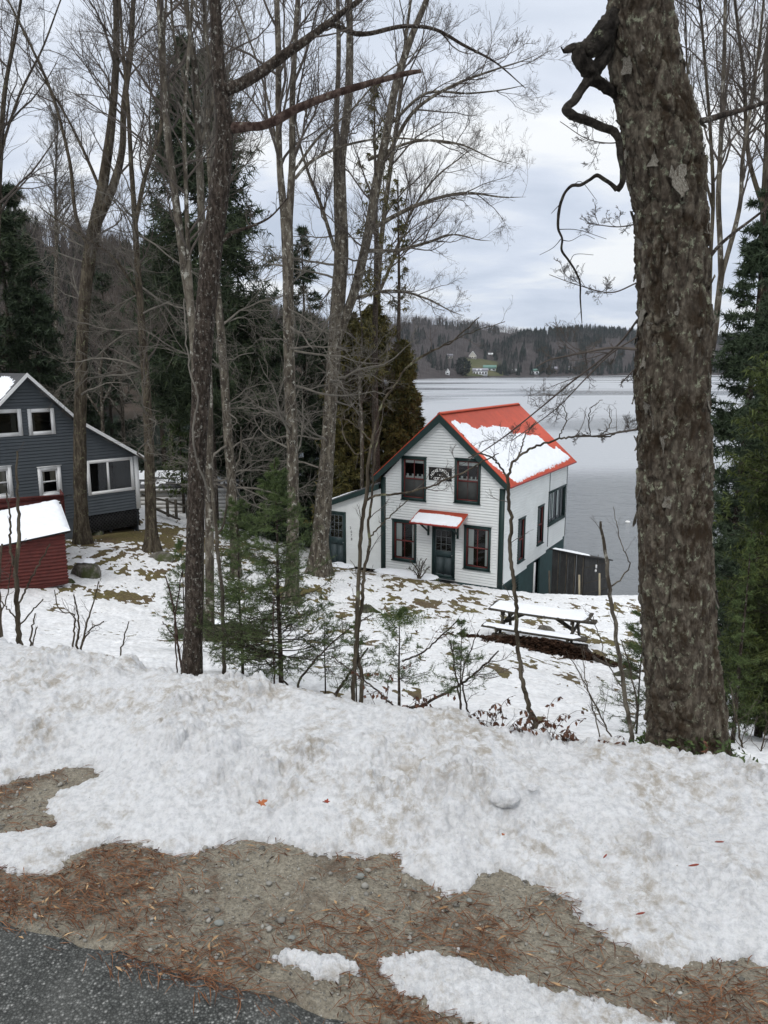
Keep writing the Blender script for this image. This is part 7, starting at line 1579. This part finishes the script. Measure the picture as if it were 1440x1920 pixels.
def seed(label, px, py, l, ang, i):
    q = bank_top(px, py); k_ = np.linalg.norm(q - EYE) / FPX; d_ = A(math.cos(ang), math.sin(ang), .05) * l * k_ / 2; s_ = A(-math.sin(ang), math.cos(ang), 0) * l * k_ * .09; q = q + A(0, 0, .012)
    V = [q - d_, q - d_ * .3 - s_, q + d_ * .5 - s_, q + d_, q + d_ * .5 + s_, q - d_ * .3 + s_]; V += [v + A(0, 0, .002) for v in V]
    tag(MB().add(V, [[5, 4, 3, 2, 1, 0]]).add(V, [[6, 7, 8, 9, 10, 11]]).build('fallen_leaf', M['red_leaf'], origin=q), label, 'leaf', 'fallen leaves on the snow')
seed('slim red leaf on the snow at right', 1300, 1629, 20, .15, 1); seed('slim red brown leaf low on the right snow', 1200, 1720, 17, .2, 2); seed('slim brown leaf standing on the snow right of centre', 1134, 1612, 14, .8, 3); seed('pale slim leaf near the right frame edge', 1348, 1585, 16, -.05, 4)
# loose snow lumps on the bank
for i, (px_, py_, w_, lab) in enumerate([(948, 1495, 60, 'large rounded snow lump on the bank face right of centre'), (862, 1424, 32, 'round snow lump near the crest right of centre'), (1000, 1476, 26, 'small snow lump beside the large one on the bank')]):
    q = bank_top(px_, py_); k_ = np.linalg.norm(q - EYE) / FPX * w_ / 2; n_, m_ = 40, 24; u, v = np.meshgrid(np.linspace(0, 2 * math.pi, n_ + 1)[:-1], np.linspace(0, math.pi, m_)); D = np.stack([np.sin(v) * np.cos(u), np.sin(v) * np.sin(u), np.cos(v)], -1)
    rr4 = 1 + .20 * fbm(D[..., 0] * 1.5, D[..., 1] * 1.5, D[..., 2] * 1.5 + i * 7, 3) + .05 * fbm(D[..., 0] * 9, D[..., 1] * 9, D[..., 2] * 9 + i, 3)
    Pq = D * rr4[..., None] * A(1, .8, .6) * k_ * .85 + q + A(0, .35 * k_, -k_ * .22); t = tag(MB().add(Pq.reshape(-1, 3), grid_faces(m_, n_, True)[:, ::-1]).build('snow_lump', M['snow'], origin=q, smooth=True), lab, 'snow lump', 'snow lumps on the bank')
for o in C.objects:
    if o.parent and o.name.split('.')[0] in ('crown', 'dead_branches', 'twigs', 'branches', 'foliage', 'stalks', 'leaves', 'muntins'): o['kind'] = 'stuff'
0 and print('tris', sum(len(o.data.loops) - 2 * len(o.data.polygons) for o in S.objects if o.type == 'MESH'))

# thin winter haze round the whole place, sky outside it
m_ = bpy.data.materials.new('haze'); m_.use_nodes = True; t_ = m_.node_tree; t_.nodes.clear(); o_ = t_.nodes.new('ShaderNodeOutputMaterial'); v_ = t_.nodes.new('ShaderNodeVolumePrincipled')
v_.inputs['Color'].default_value = (0.80, 0.84, 0.90, 1); v_.inputs['Density'].default_value = 0.00006; t_.links.new(v_.outputs[0], o_.inputs['Volume'])
hb_ = MB(); Frame((0, 0, 0), (1, 0, 0)).box(hb_, -3000, 3000, -200, 3800, -16, 190); tag(hb_.build('haze', m_), 'thin pale winter haze over the lake', 'haze', kind='stuff')
